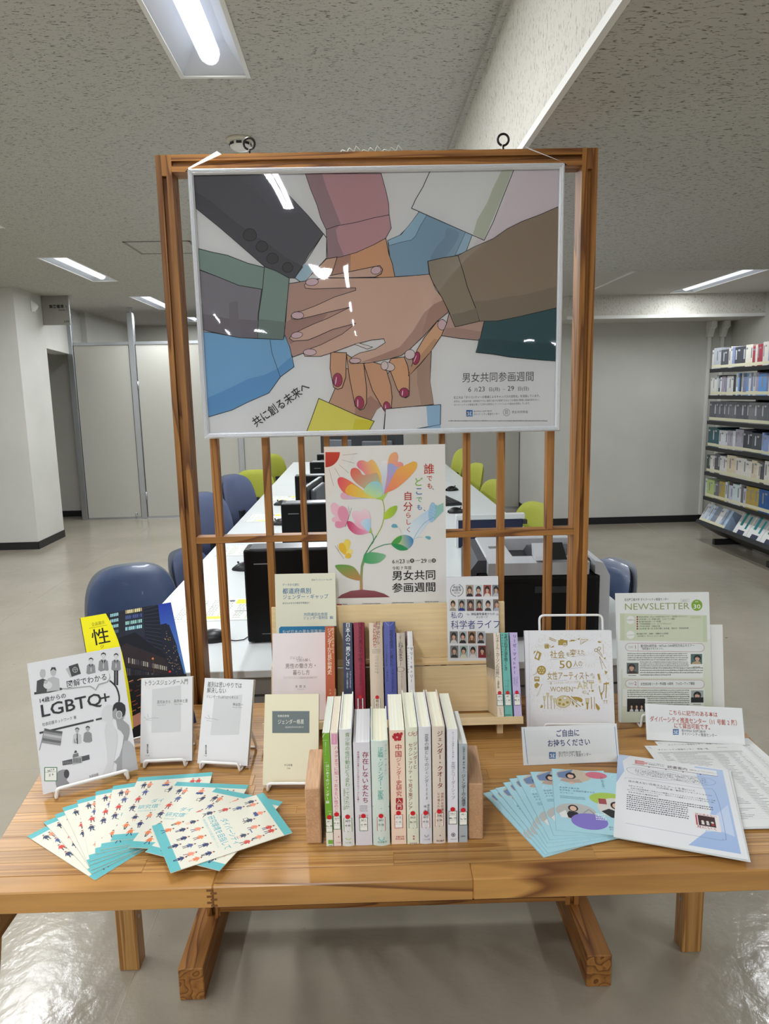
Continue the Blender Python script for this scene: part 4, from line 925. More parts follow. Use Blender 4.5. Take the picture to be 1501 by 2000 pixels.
BE = wood('beech_bookend', 'y', ('c9a07c', '9a6a48'), 3, .5, 3, .25)
for i, (x, ang) in enumerate(((-.131, 1.5), (.1505, -4))):
    t = thing('bookend', ['solid beech block bookend left of the front row of books', 'solid beech block bookend right of the front row of books'][i], 'bookend', at(x, 1.139, .7, ang))
    MB().box(0, .0255, 0, .138, 0, .1055, bev=.002).build('block', BE, t)
    MB().box((.0257 if i == 0 else -.0024), (.0281 if i == 0 else -.0002), .0, .12, 0, .0012).build('base_plate', mat('bookend_plate', '6b6d70', .4, metal=.8), t)

# ------------------------------------------------------------------ two-step birch book rack
BI = wood('birch_rack', 'x', ('e8cfa2', 'd8b98a'), 1.2, .5, 4, .3, .05, 9, .6, .25)
rk = thing('book_rack', 'pale birch two-step tabletop book rack with leaning back boards', 'book rack', at(0, 0, 0))
XA, XB, RL = -.262, .3235, 19
# the lower shelf tips down to the back so that books on it lean by the same angle
LSM = Matrix.Translation((0, 1.5125, .7445)) @ Matrix.Rotation(R(-RL), 4, 'X')
MB().box(XA, XB, 0, .112, -.0075, -.0003, bev=.001).build('lower_shelf', BI, rk).matrix_world = LSM
MB().box(XA, XB, -.006, -.0002, -.0135, .003, bev=.0008).build('shelf_lip', BI, rk).matrix_world = LSM
MB().box(XA, XB, 0, .009, 0, .1105, bev=.001).build('front_board', BI, rk).matrix_world = standing(0, 1.6425, .7015, 0, 18)
MB().box(XA, XB, 1.6795, 1.712, .8075, .8155, bev=.001).build('upper_shelf', BI, rk)
MB().box(XA, XB-.004, 0, .008, 0, .137, bev=.001).build('back_board', BI, rk).matrix_world = standing(0, 1.7108, .8157, 0, 6)
for x in (-.262, .268): MB().prism([(1.527, .7003), (1.545, .7003), (1.545, .7245), (1.527, .7305)], x, x+.0135, 'x').build('leg', BI, rk)
for x in (XA+.002, XB-.014): MB().box(x, x+.012, 1.692, 1.71, .7003, .8073).build('upright', BI, rk)
pg = MB().lathe([(.0045, 0), (.0045, .004), (.003, .005)], 14).build('peg', mat('walnut_peg', '77664c', .5), rk)
pg.matrix_world = Matrix.Translation((XA+.009, 1.6655, .795)) @ Matrix.Rotation(R(90), 4, 'X')
dw = MB().tube([(0, 0, 0), (.001, 0, -.045)], .0035, 10).build('brass_dowel', mat('brass', 'b79a5c', .35, metal=.8), rk); dw.matrix_world = Matrix.Translation((XA+.0195, 1.659, .80))

# books on the lower shelf, spines out
ZS, YS = .7450, 1.5140
G1_ = dict(ox=500, oy=1110, sc=3.7525); G2_ = dict(ox=860, oy=1120, sc=6.25)
GR1 = 'spine-out books on the birch rack'
def rb_(label, x, T, H, D, cover, page, hard, rs, art, l, crop=G1_, **k): return row_book(label, x, T, H, D, cover, page, hard, rs, art, l[0] if l else None, l[1] if l else None, l[2] if l else None, l[3] if l else 0, y=YS, z=ZS, grp=GR1, crop=crop, lean=19, **k)
def B1(a): a.vtext('歴史を読み替える', 563, 435, 625, 'f0c9a4', 19); a.vtext('ジェンダーから見た世界史', 538, 440, 775, 'f6dcc0', 32, 1); a.vtext('大月書店', 580, 880, 935, 'eab890', 13); a.vtext('小浜', 542, 880, 930, 'eab890', 14); a.rect(500, 1010, 620, 1100, 'c95a2a')
t = rb_('orange-brown book with cream vertical title, leftmost of the spine-out books on the rack', -.1195, .021, .213, .11, 'b3501f', 'e0dccc', False, 0, B1, None)
a = Art(k=1.); a.rect(.0, .0002, .11, .2128, 'd08a28', grad=('b8701c', (0, -1))); a.build('cover_print', t)
def B2(a): a.vtext('日本人の「男らしさ」', 672, 400, 750, 'eef0f2', 34, 1); a.vtext('サムライからオタクまで', 690, 755, 880, 'c8ccd8', 13); a.vtext('「男性性」の変遷を追う', 668, 755, 885, 'c8ccd8', 13)
rb_('navy book with large white vertical title on the rack', -.0785, .021, .220, .125, '27304f', 'e0dcd0', False, 0, B2, ('367.5', 'N 68', '8a8a90', .018))
def B3(a): a.vtext('働き方の男女不平等', 763, 395, 690, '5a1226', 34, 1); a.vtext('理論と実証分析', 765, 700, 860, '6b1a30', 18)
rb_('crimson book with dark title on the rack', -.0535, .0235, .220, .125, '8c1a38', 'e6e0d4', True, .002, B3, ('366.3', 'Y 24', '3a3a3c', .026))
def B4(a): a.vtext('科学史から', 893, 385, 560, '8a4238', 30); a.vtext('消された女性たち', 868, 400, 580, 'a84a40', 30); [a.line([(842, y), (925, y-2)], 1.5, 'a89a88') for y in (580, 632)]; a.greek(850, 590, 915, 625, 3, 'a89a88', 3); a.vtext('ロンダ・シービンガー著', 890, 640, 770, '9a8a78', 12); a.vtext('小川眞里子訳', 876, 640, 770, '9a8a78', 11)
rb_('beige book with red title, centre of the spine-out books on the rack', -.0185, .030, .218, .128, 'd3c2ae', 'e6e0d0', True, .0035, B4, ('402', 'Sc 1', '3f7a4a', .024))
def B5(a):
    a.rect(900, 340, 1060, 442, '1f2440')
    for q in ((-26, 1), (26, -1)): a.line([(976+q[0]*.2, 420), (976+q[0], 400), (976+q[0]*1.2, 378), (976+q[0]*.7, 368), (976+q[0]*.5, 385)], 4, '7f8fc0', smooth=3)
    a.vtext('女性を捏造した男たち', 990, 450, 720, '20264a', 27); a.vtext('ヴィクトリア時代の性差の科学', 955, 560, 720, '2a3058', 12); a.vtext('シンシア・イーグル・ラセット', 1000, 735, 905, '20264a', 18); a.vtext('上野直子訳', 960, 735, 830, '20264a', 13)
rb_('indigo blue book with dark ornamented top on the rack', .0145, .0272, .220, .128, '4a519a', 'e0dccc', True, .002, B5, ('402', 'R 93', '4f6a4a', .022))
def B6(a): a.vtext('ジェンダーは', 1055, 450, 550, '5a5048', 20); a.vtext('科学を変える!?', 1058, 552, 715, '5a5048', 33); a.ell(1056, 740, 30, 17, '7a6e64', '5a5048', 2); a.vtext('ロンダ・シービンガー', 1066, 765, 885, '6a6058', 13)
rb_('narrow grey-brown book with oval emblem on the rack', .0437, .0195, .194, .128, 'c2b5a8', 'e2dccd', True, .002, B6, None)
def B7(a): a.rect(1095, 440, 1160, 568, '6e2432'); [a.line([(1108, y), (1152, y)], 2.5, 'c89aa0') for y in (455, 470, 500, 520, 550)]; a.vtext('マリー・キュリー', 1136, 575, 840, '3a3a40', 24, 1); a.vtext('新しい自然の力の発見', 1114, 575, 770, '6a6a70', 12)
rb_('slim white book with dark red band, rightmost of the centre group on the rack', .0675, .0145, .197, .128, 'e0dedd', 'e8e6de', False, .001, B7, ('289', 'Cu', '8a8a90', .016))
def B8(a):
    a.rect(668, 705, 692, 728, '6e6255'); a.ell(680, 716, 6, 6, 'e6dccb'); a.vtext('レイチェル・カーソンの世界へ', 694, 735, 1280, '4a4038', 44); a.vtext('上遠恵子著', 704, 1300, 1400, '77695c', 26); a.text('かもがわ', 722, 1690, 20, '8a7c6c', 0, 'c', ang=-80)
t = rb_('beige book with cliff photograph on its cover, leftmost of three at the rack end', .2665, .0150, .188, .13, 'e3d6c4', 'e6e0d0', False, 0, B8, ('289.3', 'Ka 59', '3f5a4a', .026), crop=G2_)
# its back cover, turned to the left, carries a grey landscape
a = Art(k=1.); a.rect(0, .105, .13, .1878, '9a8f82', grad=('6e665c', (0, -1))); a.rect(0, .082, .13, .106, 'a89c8c', grad=('d9c8b0', (0, -1))); a.rect(0, .0005, .13, .083, 'dcc7a8')
rn = random.Random(5)
for k in range(22): x = .02+.1*rn.random(); a.line([(x, .108+.01*rn.random()), (x+.008*rn.uniform(-1, 1), .128+.022*rn.random())], .0022, rn.choice(('5c544b', '7c7367', 'b3a99b')))
for k in range(14): x = .012+.05*rn.random(); y = .06+.05*rn.random(); a.line([(x, y), (x+.002, y-.012)], .0007, '6b5f52')
a.greek(.02, .075, .026, .10, 9, '5a5046', 3)
a.build('cover_print', t, lambda u, v, n: (u, .0150+n, v))
def B9(a): a.vtext('女性が科学の扉を開くとき', 797, 735, 1185, '24383a', 40, 1); a.vtext('偏見と差別に対峙した六〇年', 752, 735, 1180, '2f5a56', 18); a.vtext('リタ・コルウェル', 822, 1290, 1430, '24504c', 17); a.vtext('シャロン', 793, 1290, 1430, '24504c', 17); a.text('東京化学同人', 828, 1735, 16, '1f3a38', 1, 'c', width=72)
rb_('teal book with black title, middle of three at the rack end', .2835, .0175, .188, .13, '6db5ab', 'e0e4dc', False, 0, B9, ('407', 'C 84', '2a4a48', .026), crop=G2_)
def B10(a): a.vtext('リーゼ・マイトナー', 902, 740, 1235, '3a2f58', 42, 1); a.vtext('核分裂を発見した', 932, 1258, 1380, '8a7cae', 15); a.vtext('女性物理学者', 905, 1258, 1360, '8a7cae', 15); a.vtext('嫌われし', 890, 1265, 1380, '8a7cae', 13)
rb_('lilac book with dark purple title, rightmost of three at the rack end', .3045, .0172, .188, .13, 'c3b5dd', 'e2dfe8', False, 0, B10, ('289.3', 'Me 81', '3a3a5a', .026), crop=G2_)
# ------------------------------------------------------------------ wire stands and face-out books
WIRE = mat('white_coated_wire', 'eceae8', .35, coat=.3)
def arc(pts, r=.006, n=4):
    """round the corners of a bent wire"""
    pts = [Vector(p) for p in pts]; out = [pts[0]]
    for i in range(1, len(pts)-1):
        a, b, c = pts[i-1], pts[i], pts[i+1]; d1 = (a-b); d2 = (c-b); rr = min(r, d1.length*.45, d2.length*.45); p1 = b+d1.normalized()*rr; p2 = b+d2.normalized()*rr
        for k in range(n+1): t = k/n; out.append(p1*(1-t)**2+b*2*t*(1-t)+p2*t*t)
    return out+[pts[-1]]
def wire_stand(label, M, w_, hb, lean, depth, lip=.02, r=.0028, th=.012):
    """origin at table height under the middle of the book's front lower edge; x right, y back"""
    t = thing('wire_book_stand', label, 'book stand', M, 'white wire book stands on the table'); h = w_/2; tl = math.tan(R(lean))
    y0 = -.009
    MB().tube(arc([(-h, .05, r), (-h, y0-.004, r), (-h+.002, y0-.006, lip), (h-.002, y0-.006, lip), (h, y0-.004, r), (h, .05, r)]), r, 10).build('front_hook', WIRE, t)
    yb = th+.012
    MB().tube(arc([(-h+.003, yb-.03, r*3), (-h+.003, yb, r*3.0), (-h+.003, yb+hb*tl, hb), (h-.003, yb+hb*tl, hb), (h-.003, yb, r*3.0), (h-.003, yb-.03, r*3)], .012), r, 10).build('back_rest', WIRE, t)
    z2 = hb*.62
    MB().tube(arc([(-h-.003, yb+z2*tl, z2), (-h-.003, yb+depth, r), (h+.003, yb+depth, r), (h+.003, yb+z2*tl, z2)]), r, 10).build('rear_leg', WIRE, t)
    return t
def face_book(name, label, M, W, H, T, cover, art, page='ece7d2', crop=None, hard=False, cat='book', group=None, extra=None):
    t = thing(name, label, cat, M, group); book_body(t, W, T, H, cover, page=page, hard=hard)
    if art:
        a = ray_art(M, *crop, W, H); art(a); a.build('cover_print', t)
    if extra: extra(t)
    return t
def stand_for(label, x, y, yaw, W, w_, hb, lean, depth, **k):
    a = R(yaw); wire_stand(label, at(x+math.cos(a)*W/2, y+math.sin(a)*W/2, .70, yaw), w_, hb, lean, depth, **k)
def person(A, x, y, s, hair, top, skin='c9b3a4', bottom=None, legs=None, hs=1):
    """standing figure seen from the front in flat print; s = height of the head"""
    A.poly([(x-s*.95, y+s*3.1), (x-s*.8, y+s*1.5), (x-s*.3, y+s*1.15), (x+s*.3, y+s*1.15), (x+s*.8, y+s*1.5), (x+s*.95, y+s*3.1), (x+s*.5, y+s*3.4), (x-s*.5, y+s*3.4)], top)
    A.rect(x-s*.16, y+s*.8, x+s*.16, y+s*1.3, skin); A.ell(x, y+s*.5, s*.38, s*.5, skin)
    A.poly([(x-s*.44, y+s*.55), (x-s*.42, y+s*.12), (x, y-s*.12), (x+s*.42, y+s*.12), (x+s*.44, y+s*.55), (x+s*.2, y+s*.2), (x-s*.25, y+s*.22)], hair)
    if legs: A.rect(x-s*.42, y+s*3.3, x-s*.04, y+s*6.2, legs); A.rect(x+s*.04, y+s*3.3, x+s*.42, y+s*6.2, legs)

# large magazine-format catalogue with the night city
MG = standing(-.611, 1.489, .712, 32.0, 28.4); C1 = (30, 1160, 3.002)
def art_mag(a):
    a.poly([(370, -100), (1200, -100), (1200, 1300), (370, 1300)], '1c2238')
    a.poly([(820, -50), (1300, -150), (1300, 700), (985, 520), (945, 300), (900, 180), (850, 180)], '2238a0', grad=('5a8fd0', (.1, -1)))
    a.poly([(850, 180), (885, 172), (905, 210), (925, 330), (955, 345), (990, 470), (880, 470), (800, 300)], '1a1f30')
    rn = random.Random(2)
    for k in range(60): x = 868+rn.random()*100; y = 190+ (x-868)*1.5+rn.random()*170; a.rect(x, y, x+3, y+4, rn.choice(('c89a50', '8a7a60', 'd8b070')))
    a.poly([(525, 100), (640, 85), (645, 260), (570, 270)], '20242e'); a.poly([(640, 88), (750, 70), (760, 250), (645, 260)], '232a3a'); a.poly([(750, 70), (835, 55), (870, 370), (760, 250)], '161a28')
    for r_, (c_, c2_) in enumerate((('e9dfa8', 'b8a070'), ('4a5a90', '2f3a68'), ('9fd0c8', '5f8f90'), ('a8dce0', '5f9aa8'))):
        for k in range(9):
            y = 96+r_*33-k*1.8; x = 645+k*11; a.rect(x, y, x+8, y+20, c_ if (k+r_) % 4 else c2_)
        for k in range(5): y = 118+r_*33-k*2; x = 556+k*10; a.rect(x, y, x+7, y+18, '9ccfd8' if r_ != 3 else '4c6a80')
    for k in range(14): a.line([(755+k*1.2, 85+k*19), (838+k*2.2, 62+k*24)], 2.2, '3c4458')
    a.poly([(590, 265), (700, 225), (880, 360), (880, 470), (650, 300), (600, 320)], '11141f')
    a.poly([(600, 320), (650, 290), (880, 380), (905, 450), (900, 480), (620, 420)], '2b2226')
    for k in range(22): a.rect(650+k*11, 372+k*2.6, 656+k*11, 404+k*2.2, rn.choice(('b8b0a0', '8f8a86', '55505a', '3a3640')))
    for k in range(18): a.rect(630+k*12, 430+k*2.4, 637+k*12, 480+k*1.5, rn.choice(('57524f', '3b3636', '2a2729')))
    a.ell(805, 380, 6, 6, 'e88a4a'); a.ell(905, 456, 7, 6, 'd8323a'); a.line([(805, 380), (812, 470)], 2, '6a4a3a')
    a.poly([(640, 480), (1000, 470), (1050, 1000), (650, 1000)], '17161c')
    for k in range(16): x = 650+rn.random()*80; y = 490+rn.random()*280; a.line([(x, y), (x+24, y-10)], 4, rn.choice(('a8483a', 'c8703a', '7a3030', 'e0a070', '503038')))
    a.poly([(680, 720), (730, 695), (738, 760), (690, 785)], 'c88a78'); a.poly([(1000, 470), (1100, 470), (1100, 800), (1040, 800)], '1a2a60')
    a.poly([(360, 140), (378, 135), (526, 110), (556, 165), (580, 220), (600, 270), (622, 340), (640, 420), (660, 520), (672, 600), (684, 700), (690, 790), (500, 900), (360, 900)], 'f0e616')
    a.text('企画展示', 447, 190, 22, '6a6418', 0, 'l', 0, width=74); a.line([(432, 203), (535, 184)], 2, '6a6418'); a.text('性', 452, 298, 92, '1d1c12', 1, 'l'); a.text('ジ', 497, 320, 20, '1d1c12', 1)
face_book('exhibition_catalogue', 'large catalogue with night city photograph and yellow band, behind the grey illustrated book', MG, .21, .297, .009, '15182a', art_mag, 'e4e2dc', C1, cat='catalogue')
stand_for('white wire book stand under the night city catalogue', -.611, 1.489, 32, .21, .13, .15, 28.4, .05, th=.009)

# grey illustrated book
LG = standing(-.660, 1.304, .712, 28.9, 22.1)
def art_lg(a):
    g1, g2, g3, g4 = '4b4b4e', '8d8d90', 'b5b5b8', 'd0d0d3'
    a.line([(115, 583), (200, 572), (270, 556)], 13, '3a3a3d')
    for x, y, s_, h_, b_ in ((160, 448, 50, g3, g1), (222, 436, 50, '3a3a3d', g3)):
        a.poly([(x-38, y+138), (x-34, y+62), (x, y+48), (x+34, y+62), (x+38, y+128)], b_); a.ell(x, y+22, 17, 23, g3); a.poly([(x-19, y+18), (x-10, y-6), (x+12, y-6), (x+19, y+16), (x, y+4)], h_)
    a.ell(190, 535, 26, 22, g4); a.ell(178, 517, 11, 11, g3)
    a.poly([(294, 440), (344, 412), (372, 470), (322, 490)], g3); a.poly([(312, 424), (366, 407), (384, 468), (330, 486)], '48484b'); a.ell(350, 445, 14, 15, '48484b', 'c8c8ca', 3); a.line([(336, 445), (364, 442)], 2, 'c8c8ca'); a.line([(349, 430), (352, 460)], 2, 'c8c8ca')
    for x, y, s_, f in ((443, 376, 25, 0), (516, 346, 28, 0), (590, 350, 26, 1)):
        person(a, x, y, s_*1.15, '38383b', g2, 'cfcfd1', legs='333336' if f else None)
        a.poly([(x-s_*.5, y+s_*1.4), (x, y+s_*2.5), (x+s_*.5, y+s_*1.4), (x, y+s_*1.7)], '2f2f32'); a.line([(x, y+s_*1.7), (x, y+s_*3.2)], 3, 'e4e4e6')
    a.line([(555, 510), (590, 545), (608, 600), (606, 640)], 9, '3a3a3d', smooth=4)
    a.poly([(268, 552), (300, 560), (435, 545), (470, 568), (490, 535), (540, 520), (556, 490), (540, 455), (500, 462), (380, 490), (300, 508), (272, 530)], 'a2a2a5', smooth=2)
    a.poly([(262, 545), (300, 553), (440, 538), (468, 560), (486, 527), (535, 514), (551, 484), (536, 450), (497, 456), (376, 484), (296, 500), (266, 524)], 'dedee2', smooth=2)
    a.text('図解でわかる', 300, 549, 40, '2b2b2e', 1, 'l', 0, width=228)
    a.text('14歳からの', 138, 640, 29, '2b2b2e', 1, width=146)
    a.text('LGBTQ', 148, 724, 88, '333336', 2, width=336); a.text('+', 500, 650, 92, '333336', 1)
    a.text('社会応援ネットワーク 著', 158, 775, 19, '3a3a3d', 0, width=182)
    a.line([(145, 815), (455, 742)], 11, '3f3f42'); a.line([(475, 737), (520, 727)], 11, '3f3f42')
    for k, c in enumerate(('5a5a5d', '8a8a8d', 'b8b8bb', '9a9a9d', '6a6a6d', '909093')):
        y = 788+k*14; a.poly([(172-k*3, y), (215, y+10), (277-k*2, y+18), (274-k*2, y+32), (212, y+24), (169-k*3, y+14)], c)
    a.line([(172, 788), (141, 915)], 4, g2)
    person(a, 362, 785, 28, g1, 'c2c2c5', 'a8a8ab'); person(a, 424, 776, 28, '333336', g2, 'a8a8ab')
    a.line([(362, 822), (364, 878)], 5, '2c2c2f'); a.line([(345, 850), (348, 872), (362, 868), (358, 848)], 2.5, '55555a')
    # parliament building
    a.poly([(275, 980), (342, 965), (345, 995), (277, 1006)], '55555a'); a.poly([(380, 955), (433, 942), (436, 970), (382, 985)], '55555a'); a.poly([(332, 965), (388, 950), (392, 990), (336, 1002)], 'a8a8ab')
    for k in range(6): a.rect(340+k*8, 962, 344+k*8, 990, '4a4a4d'); a.rect(280+k*10, 982, 286+k*10, 996, '7a7a7d')
    a.poly([(335, 962), (338, 940), (368, 932), (372, 952)], '77777a'); a.poly([(344, 934), (348, 918), (358, 918), (362, 930)], g1)
    # couple
    a.poly([(505, 700), (520, 662), (552, 648), (580, 668), (575, 720), (565, 760), (590, 800), (600, 850), (580, 960), (560, 1060), (500, 1080), (540, 990), (530, 860), (522, 800), (535, 745), (510, 742)], g4, smooth=2)
    a.poly([(568, 700), (575, 650), (605, 632), (640, 650), (642, 710), (630, 740), (665, 770), (668, 820), (650, 900), (680, 960), (715, 1080), (600, 1080), (595, 1000), (575, 985), (610, 950), (635, 830), (600, 790), (590, 740), (572, 728)], '9b9b9e', smooth=2)
    a.poly([(570, 690), (575, 652), (605, 633), (642, 652), (643, 705), (620, 722), (600, 700), (590, 668)], '333336', smooth=2); a.ell(608, 708, 16, 22, '9b9b9e', 'e4e4e6', 3.5)
    a.poly([(640, 860), (700, 900), (740, 1060), (640, 1070), (625, 960)], 'b2b2b6', smooth=2)
    a.poly([(236, 1090), (250, 1040), (300, 1030), (315, 1060), (300, 1090), (320, 1120), (260, 1150), (240, 1130)], '909095', smooth=2); a.ell(300, 1055, 16, 26, '4a4a4f')
    a.text('太田出版', 432, 1078, 15, '2b2b2e', 1, 'l', width=52)
    a.rect(172, 1018, 243, 1096, 'e9e9e4', '3f7a4a', 4); a.line([(175, 1046), (238, 1042)], 1.5, '888888'); a.text('367.9', 208, 1040, 15, '2a2a2a', 1, 'c'); a.text('Z 6', 210, 1066, 15, '2a2a2a', 1, 'c')
face_book('illustrated_book', 'white picture-heavy book in greys headed LGBTQ+, at the far left of the table', LG, .179, .2564, .012, 'dddde1', art_lg, 'e6e6e2', C1)
stand_for('white wire book stand with a wide front bar under the grey illustrated book', -.660, 1.304, 28.9, .179, .135, .15, 22.1, .05, lip=.024, r=.0033)

def art_shinsho(title, x, y, w_, sub):
    def f(a):
        a.rect(-500, -500, 2000, 2000, 'dfdfe1'); sub(a)
    return f
def art_s1(a):
    a.poly([(802, 560), (970, 535), (968, 806), (797, 815)], 'cdced0'); a.text('トランスジェンダー入門', 753, 536, 30, '3a3a3d', 0, width=258)
    a.text('周司あきら', 830, 643, 19, '3a3a3d', width=80); a.text('高井ゆと里', 928, 637, 19, '3a3a3d', width=82); a.text('Shuji Akira', 832, 655, 8, '666666', width=48); a.text('Takai Yutori', 930, 650, 8, '666666', width=48)
    a.line([(755, 722), (775, 735), (795, 728), (840, 727)], 1.5, '888888', smooth=3); a.line([(775, 705), (780, 728)], 1.5, '888888'); a.line([(765, 740), (800, 742)], 1.2, '888888'); a.vtext('集英社新書', 775, 880, 935, '3a3a3d', 10, 1); a.text('1174', 775, 952, 9, '3a3a3d', 0, 'c')
M = standing(-.510, 1.424, .708, 2.0, 18.1)
face_book('small_paperback', 'small white paperback with one-line title on a wire stand, left of the two white ones', M, .1093, .1752, .013, 'dedee0', art_s1, 'd8d2c0', C1, group=None)
stand_for('white wire book stand under the left small white paperback', -.510, 1.424, 2, .1093, .086, .11, 18.1, .06)
def art_s2(a):
    a.poly([(1165, 610), (1330, 590), (1310, 825), (1143, 828)], 'cdced0'); a.text('差別は思いやりでは', 1124, 543, 31, '3a3a3d', 0, width=214); a.text('解決しない', 1122, 577, 31, '3a3a3d', 0, width=119)
    a.text('ジェンダーやLGBTQから考える', 1119, 608, 18, '55555a', width=196); a.text('神谷悠一', 1273, 655, 18, '3a3a3d', width=64); a.text('Kamiya Yuichi', 1273, 667, 8, '666666', width=57)
    a.line([(1110, 722), (1130, 732), (1150, 730), (1190, 740)], 1.5, '888888', smooth=3); a.line([(1130, 708), (1138, 728)], 1.5, '888888'); a.line([(1120, 742), (1150, 746)], 1.2, '888888'); a.vtext('集英社新書', 1117, 885, 940, '3a3a3d', 10, 1); a.text('1126', 1113, 952, 9, '3a3a3d', 0, 'c')
M = standing(-.387, 1.416, .708, -9.0, 22.8)
face_book('small_paperback', 'small white paperback with two-line title on a wire stand, right of the two white ones', M, .1100, .176, .012, 'dedee0', art_s2, 'd8d2c0', C1)
stand_for('white wire book stand under the right small white paperback', -.387, 1.416, -9, .11, .086, .11, 22.8, .065)
def art_kk(a):
    a.rect(118, 1045, 390, 1207, '6a7476'); a.rect(118, 1045, 388, 1050, '8a9494'); a.text('牧野百恵著', 157, 1089, 15, 'dcdcd4', 1, width=86); a.text('ジェンダー格差', 157, 1139, 33, 'e6e6dc', 0, width=196); a.text('実証経済学は何を語るか', 212, 1170, 13, 'd0d0c8', 0, width=138)
    a.text('中公新書', 235, 1448, 14, '5a5648', 0, 'c'); a.text('2768', 238, 1470, 11, '5a5648', 0, 'c')
M = standing(-.235, 1.322, .708, -2.5, 22.0)
face_book('small_paperback', 'cream small paperback with slate grey title panel on a wire stand before the rack', M, .1106, .1748, .011, 'e4dcc0', art_kk, 'd6cfb6', (500, 1110, 3.7525))
stand_for('white wire book stand under the cream paperback with grey panel', -.235, 1.322, -2.5, .1106, .086, .11, 22, .06)
def art_men(a):
    a.text('ジェンダー', 247, 665, 22, '8a7a74', 0, width=95); a.text('で読み解く', 290, 683, 22, '8a7a74', 0, width=112); a.text('男性の働き方・', 213, 732, 36, '77655e', 0, width=236); a.text('暮らし方', 268, 780, 36, '77655e', 0, width=125)
    a.line([(200, 797), (450, 793)], 1.2, 'a08a84'); a.text('ワーク・ライフ・バランスと持続可能な社会の発展のために', 200, 811, 10, 'a08a84', width=248); a.text('多 賀 太', 285, 875, 19, '77655e', 0, width=80); a.text('TAGA Futoshi', 298, 890, 8, 'a08a84', width=52)
M = standing(-.2475, 1.560, .7293, -.5, 19)
face_book('soft_cover_book', 'pale pinkish soft-cover book with brown title, face out at the left end of the rack', M, .127, .200, .009, 'e4dbdc', art_men, 'e8e4da', (500, 1110, 3.7525))
def art_todo(a):
    B = '2a6f9e'
    a.text('岩波ブックレット No.1091', 405, 90, 13, '4a6a80', 0, width=153); a.text('データから読む', 192, 129, 19, B, 0, width=125); a.text('都道府県別', 193, 184, 40, B, 1, width=212); a.text('ジェンダー・ギャップ', 194, 225, 34, B, 0, width=335)
    a.text('あなたのまちの男女平等度は？', 192, 262, 15, '3f5f78', 0, width=208); a.text('共同通信社会部', 348, 348, 24, B, 0, width=176); a.text('ジェンダー取材班', 345, 373, 23, B, 0, width=180); a.text('編', 538, 370, 24, B)
    a.poly([(168, 700), (168, 440), (180, 427), (600, 422), (600, 700)], '2f7fae'); a.text('なぜ日本の男女平等度は', 192, 480, 30, 'e6e8e0', 0, width=322)
M = standing(-.248, 1.684, .8158, -1.5, 6.5)
face_book('thin_booklet', 'thin cream booklet with blue title and blue panel, on the upper step of the rack', M, .148, .226, .004, 'e6e6d2', art_todo, 'e8e6da', (500, 1110, 3.7525), cat='booklet')
def portrait(a, x0, y0, x1, y1, bg, hair, top, skin='d0a68e', side=0):
    a.rect(x0, y0, x1, y1, bg); w_, h_ = x1-x0, y1-y0; cx = (x0+x1)/2+side*w_*.08; cy = y0+h_*.42
    a.ell(cx, cy-h_*.03, w_*.31, h_*.30, hair); a.poly([(x0+w_*.08, y1), (x0+w_*.14, y0+h_*.84), (cx-w_*.12, y0+h_*.70), (cx+w_*.12, y0+h_*.70), (x1-w_*.14, y0+h_*.84), (x1-w_*.08, y1)], top)
    a.rect(cx-w_*.09, cy+h_*.15, cx+w_*.09, cy+h_*.33, skin); a.ell(cx, cy+h_*.04, w_*.2, h_*.22, skin)
    a.poly([(cx-w_*.24, cy+h_*.02), (cx-w_*.2, cy-h_*.16), (cx+w_*.2, cy-h_*.16), (cx+w_*.24, cy+h_*.02), (cx+w_*.08, cy-h_*.08), (cx-w_*.14, cy-h_*.09)], hair)
    a.ell(cx-w_*.08, cy+h_*.03, w_*.022, h_*.012, '3a2a24', n=6); a.ell(cx+w_*.08, cy+h_*.03, w_*.022, h_*.012, '3a2a24', n=6); a.ell(cx, cy+h_*.14, w_*.06, h_*.018, 'a85a50', n=8)
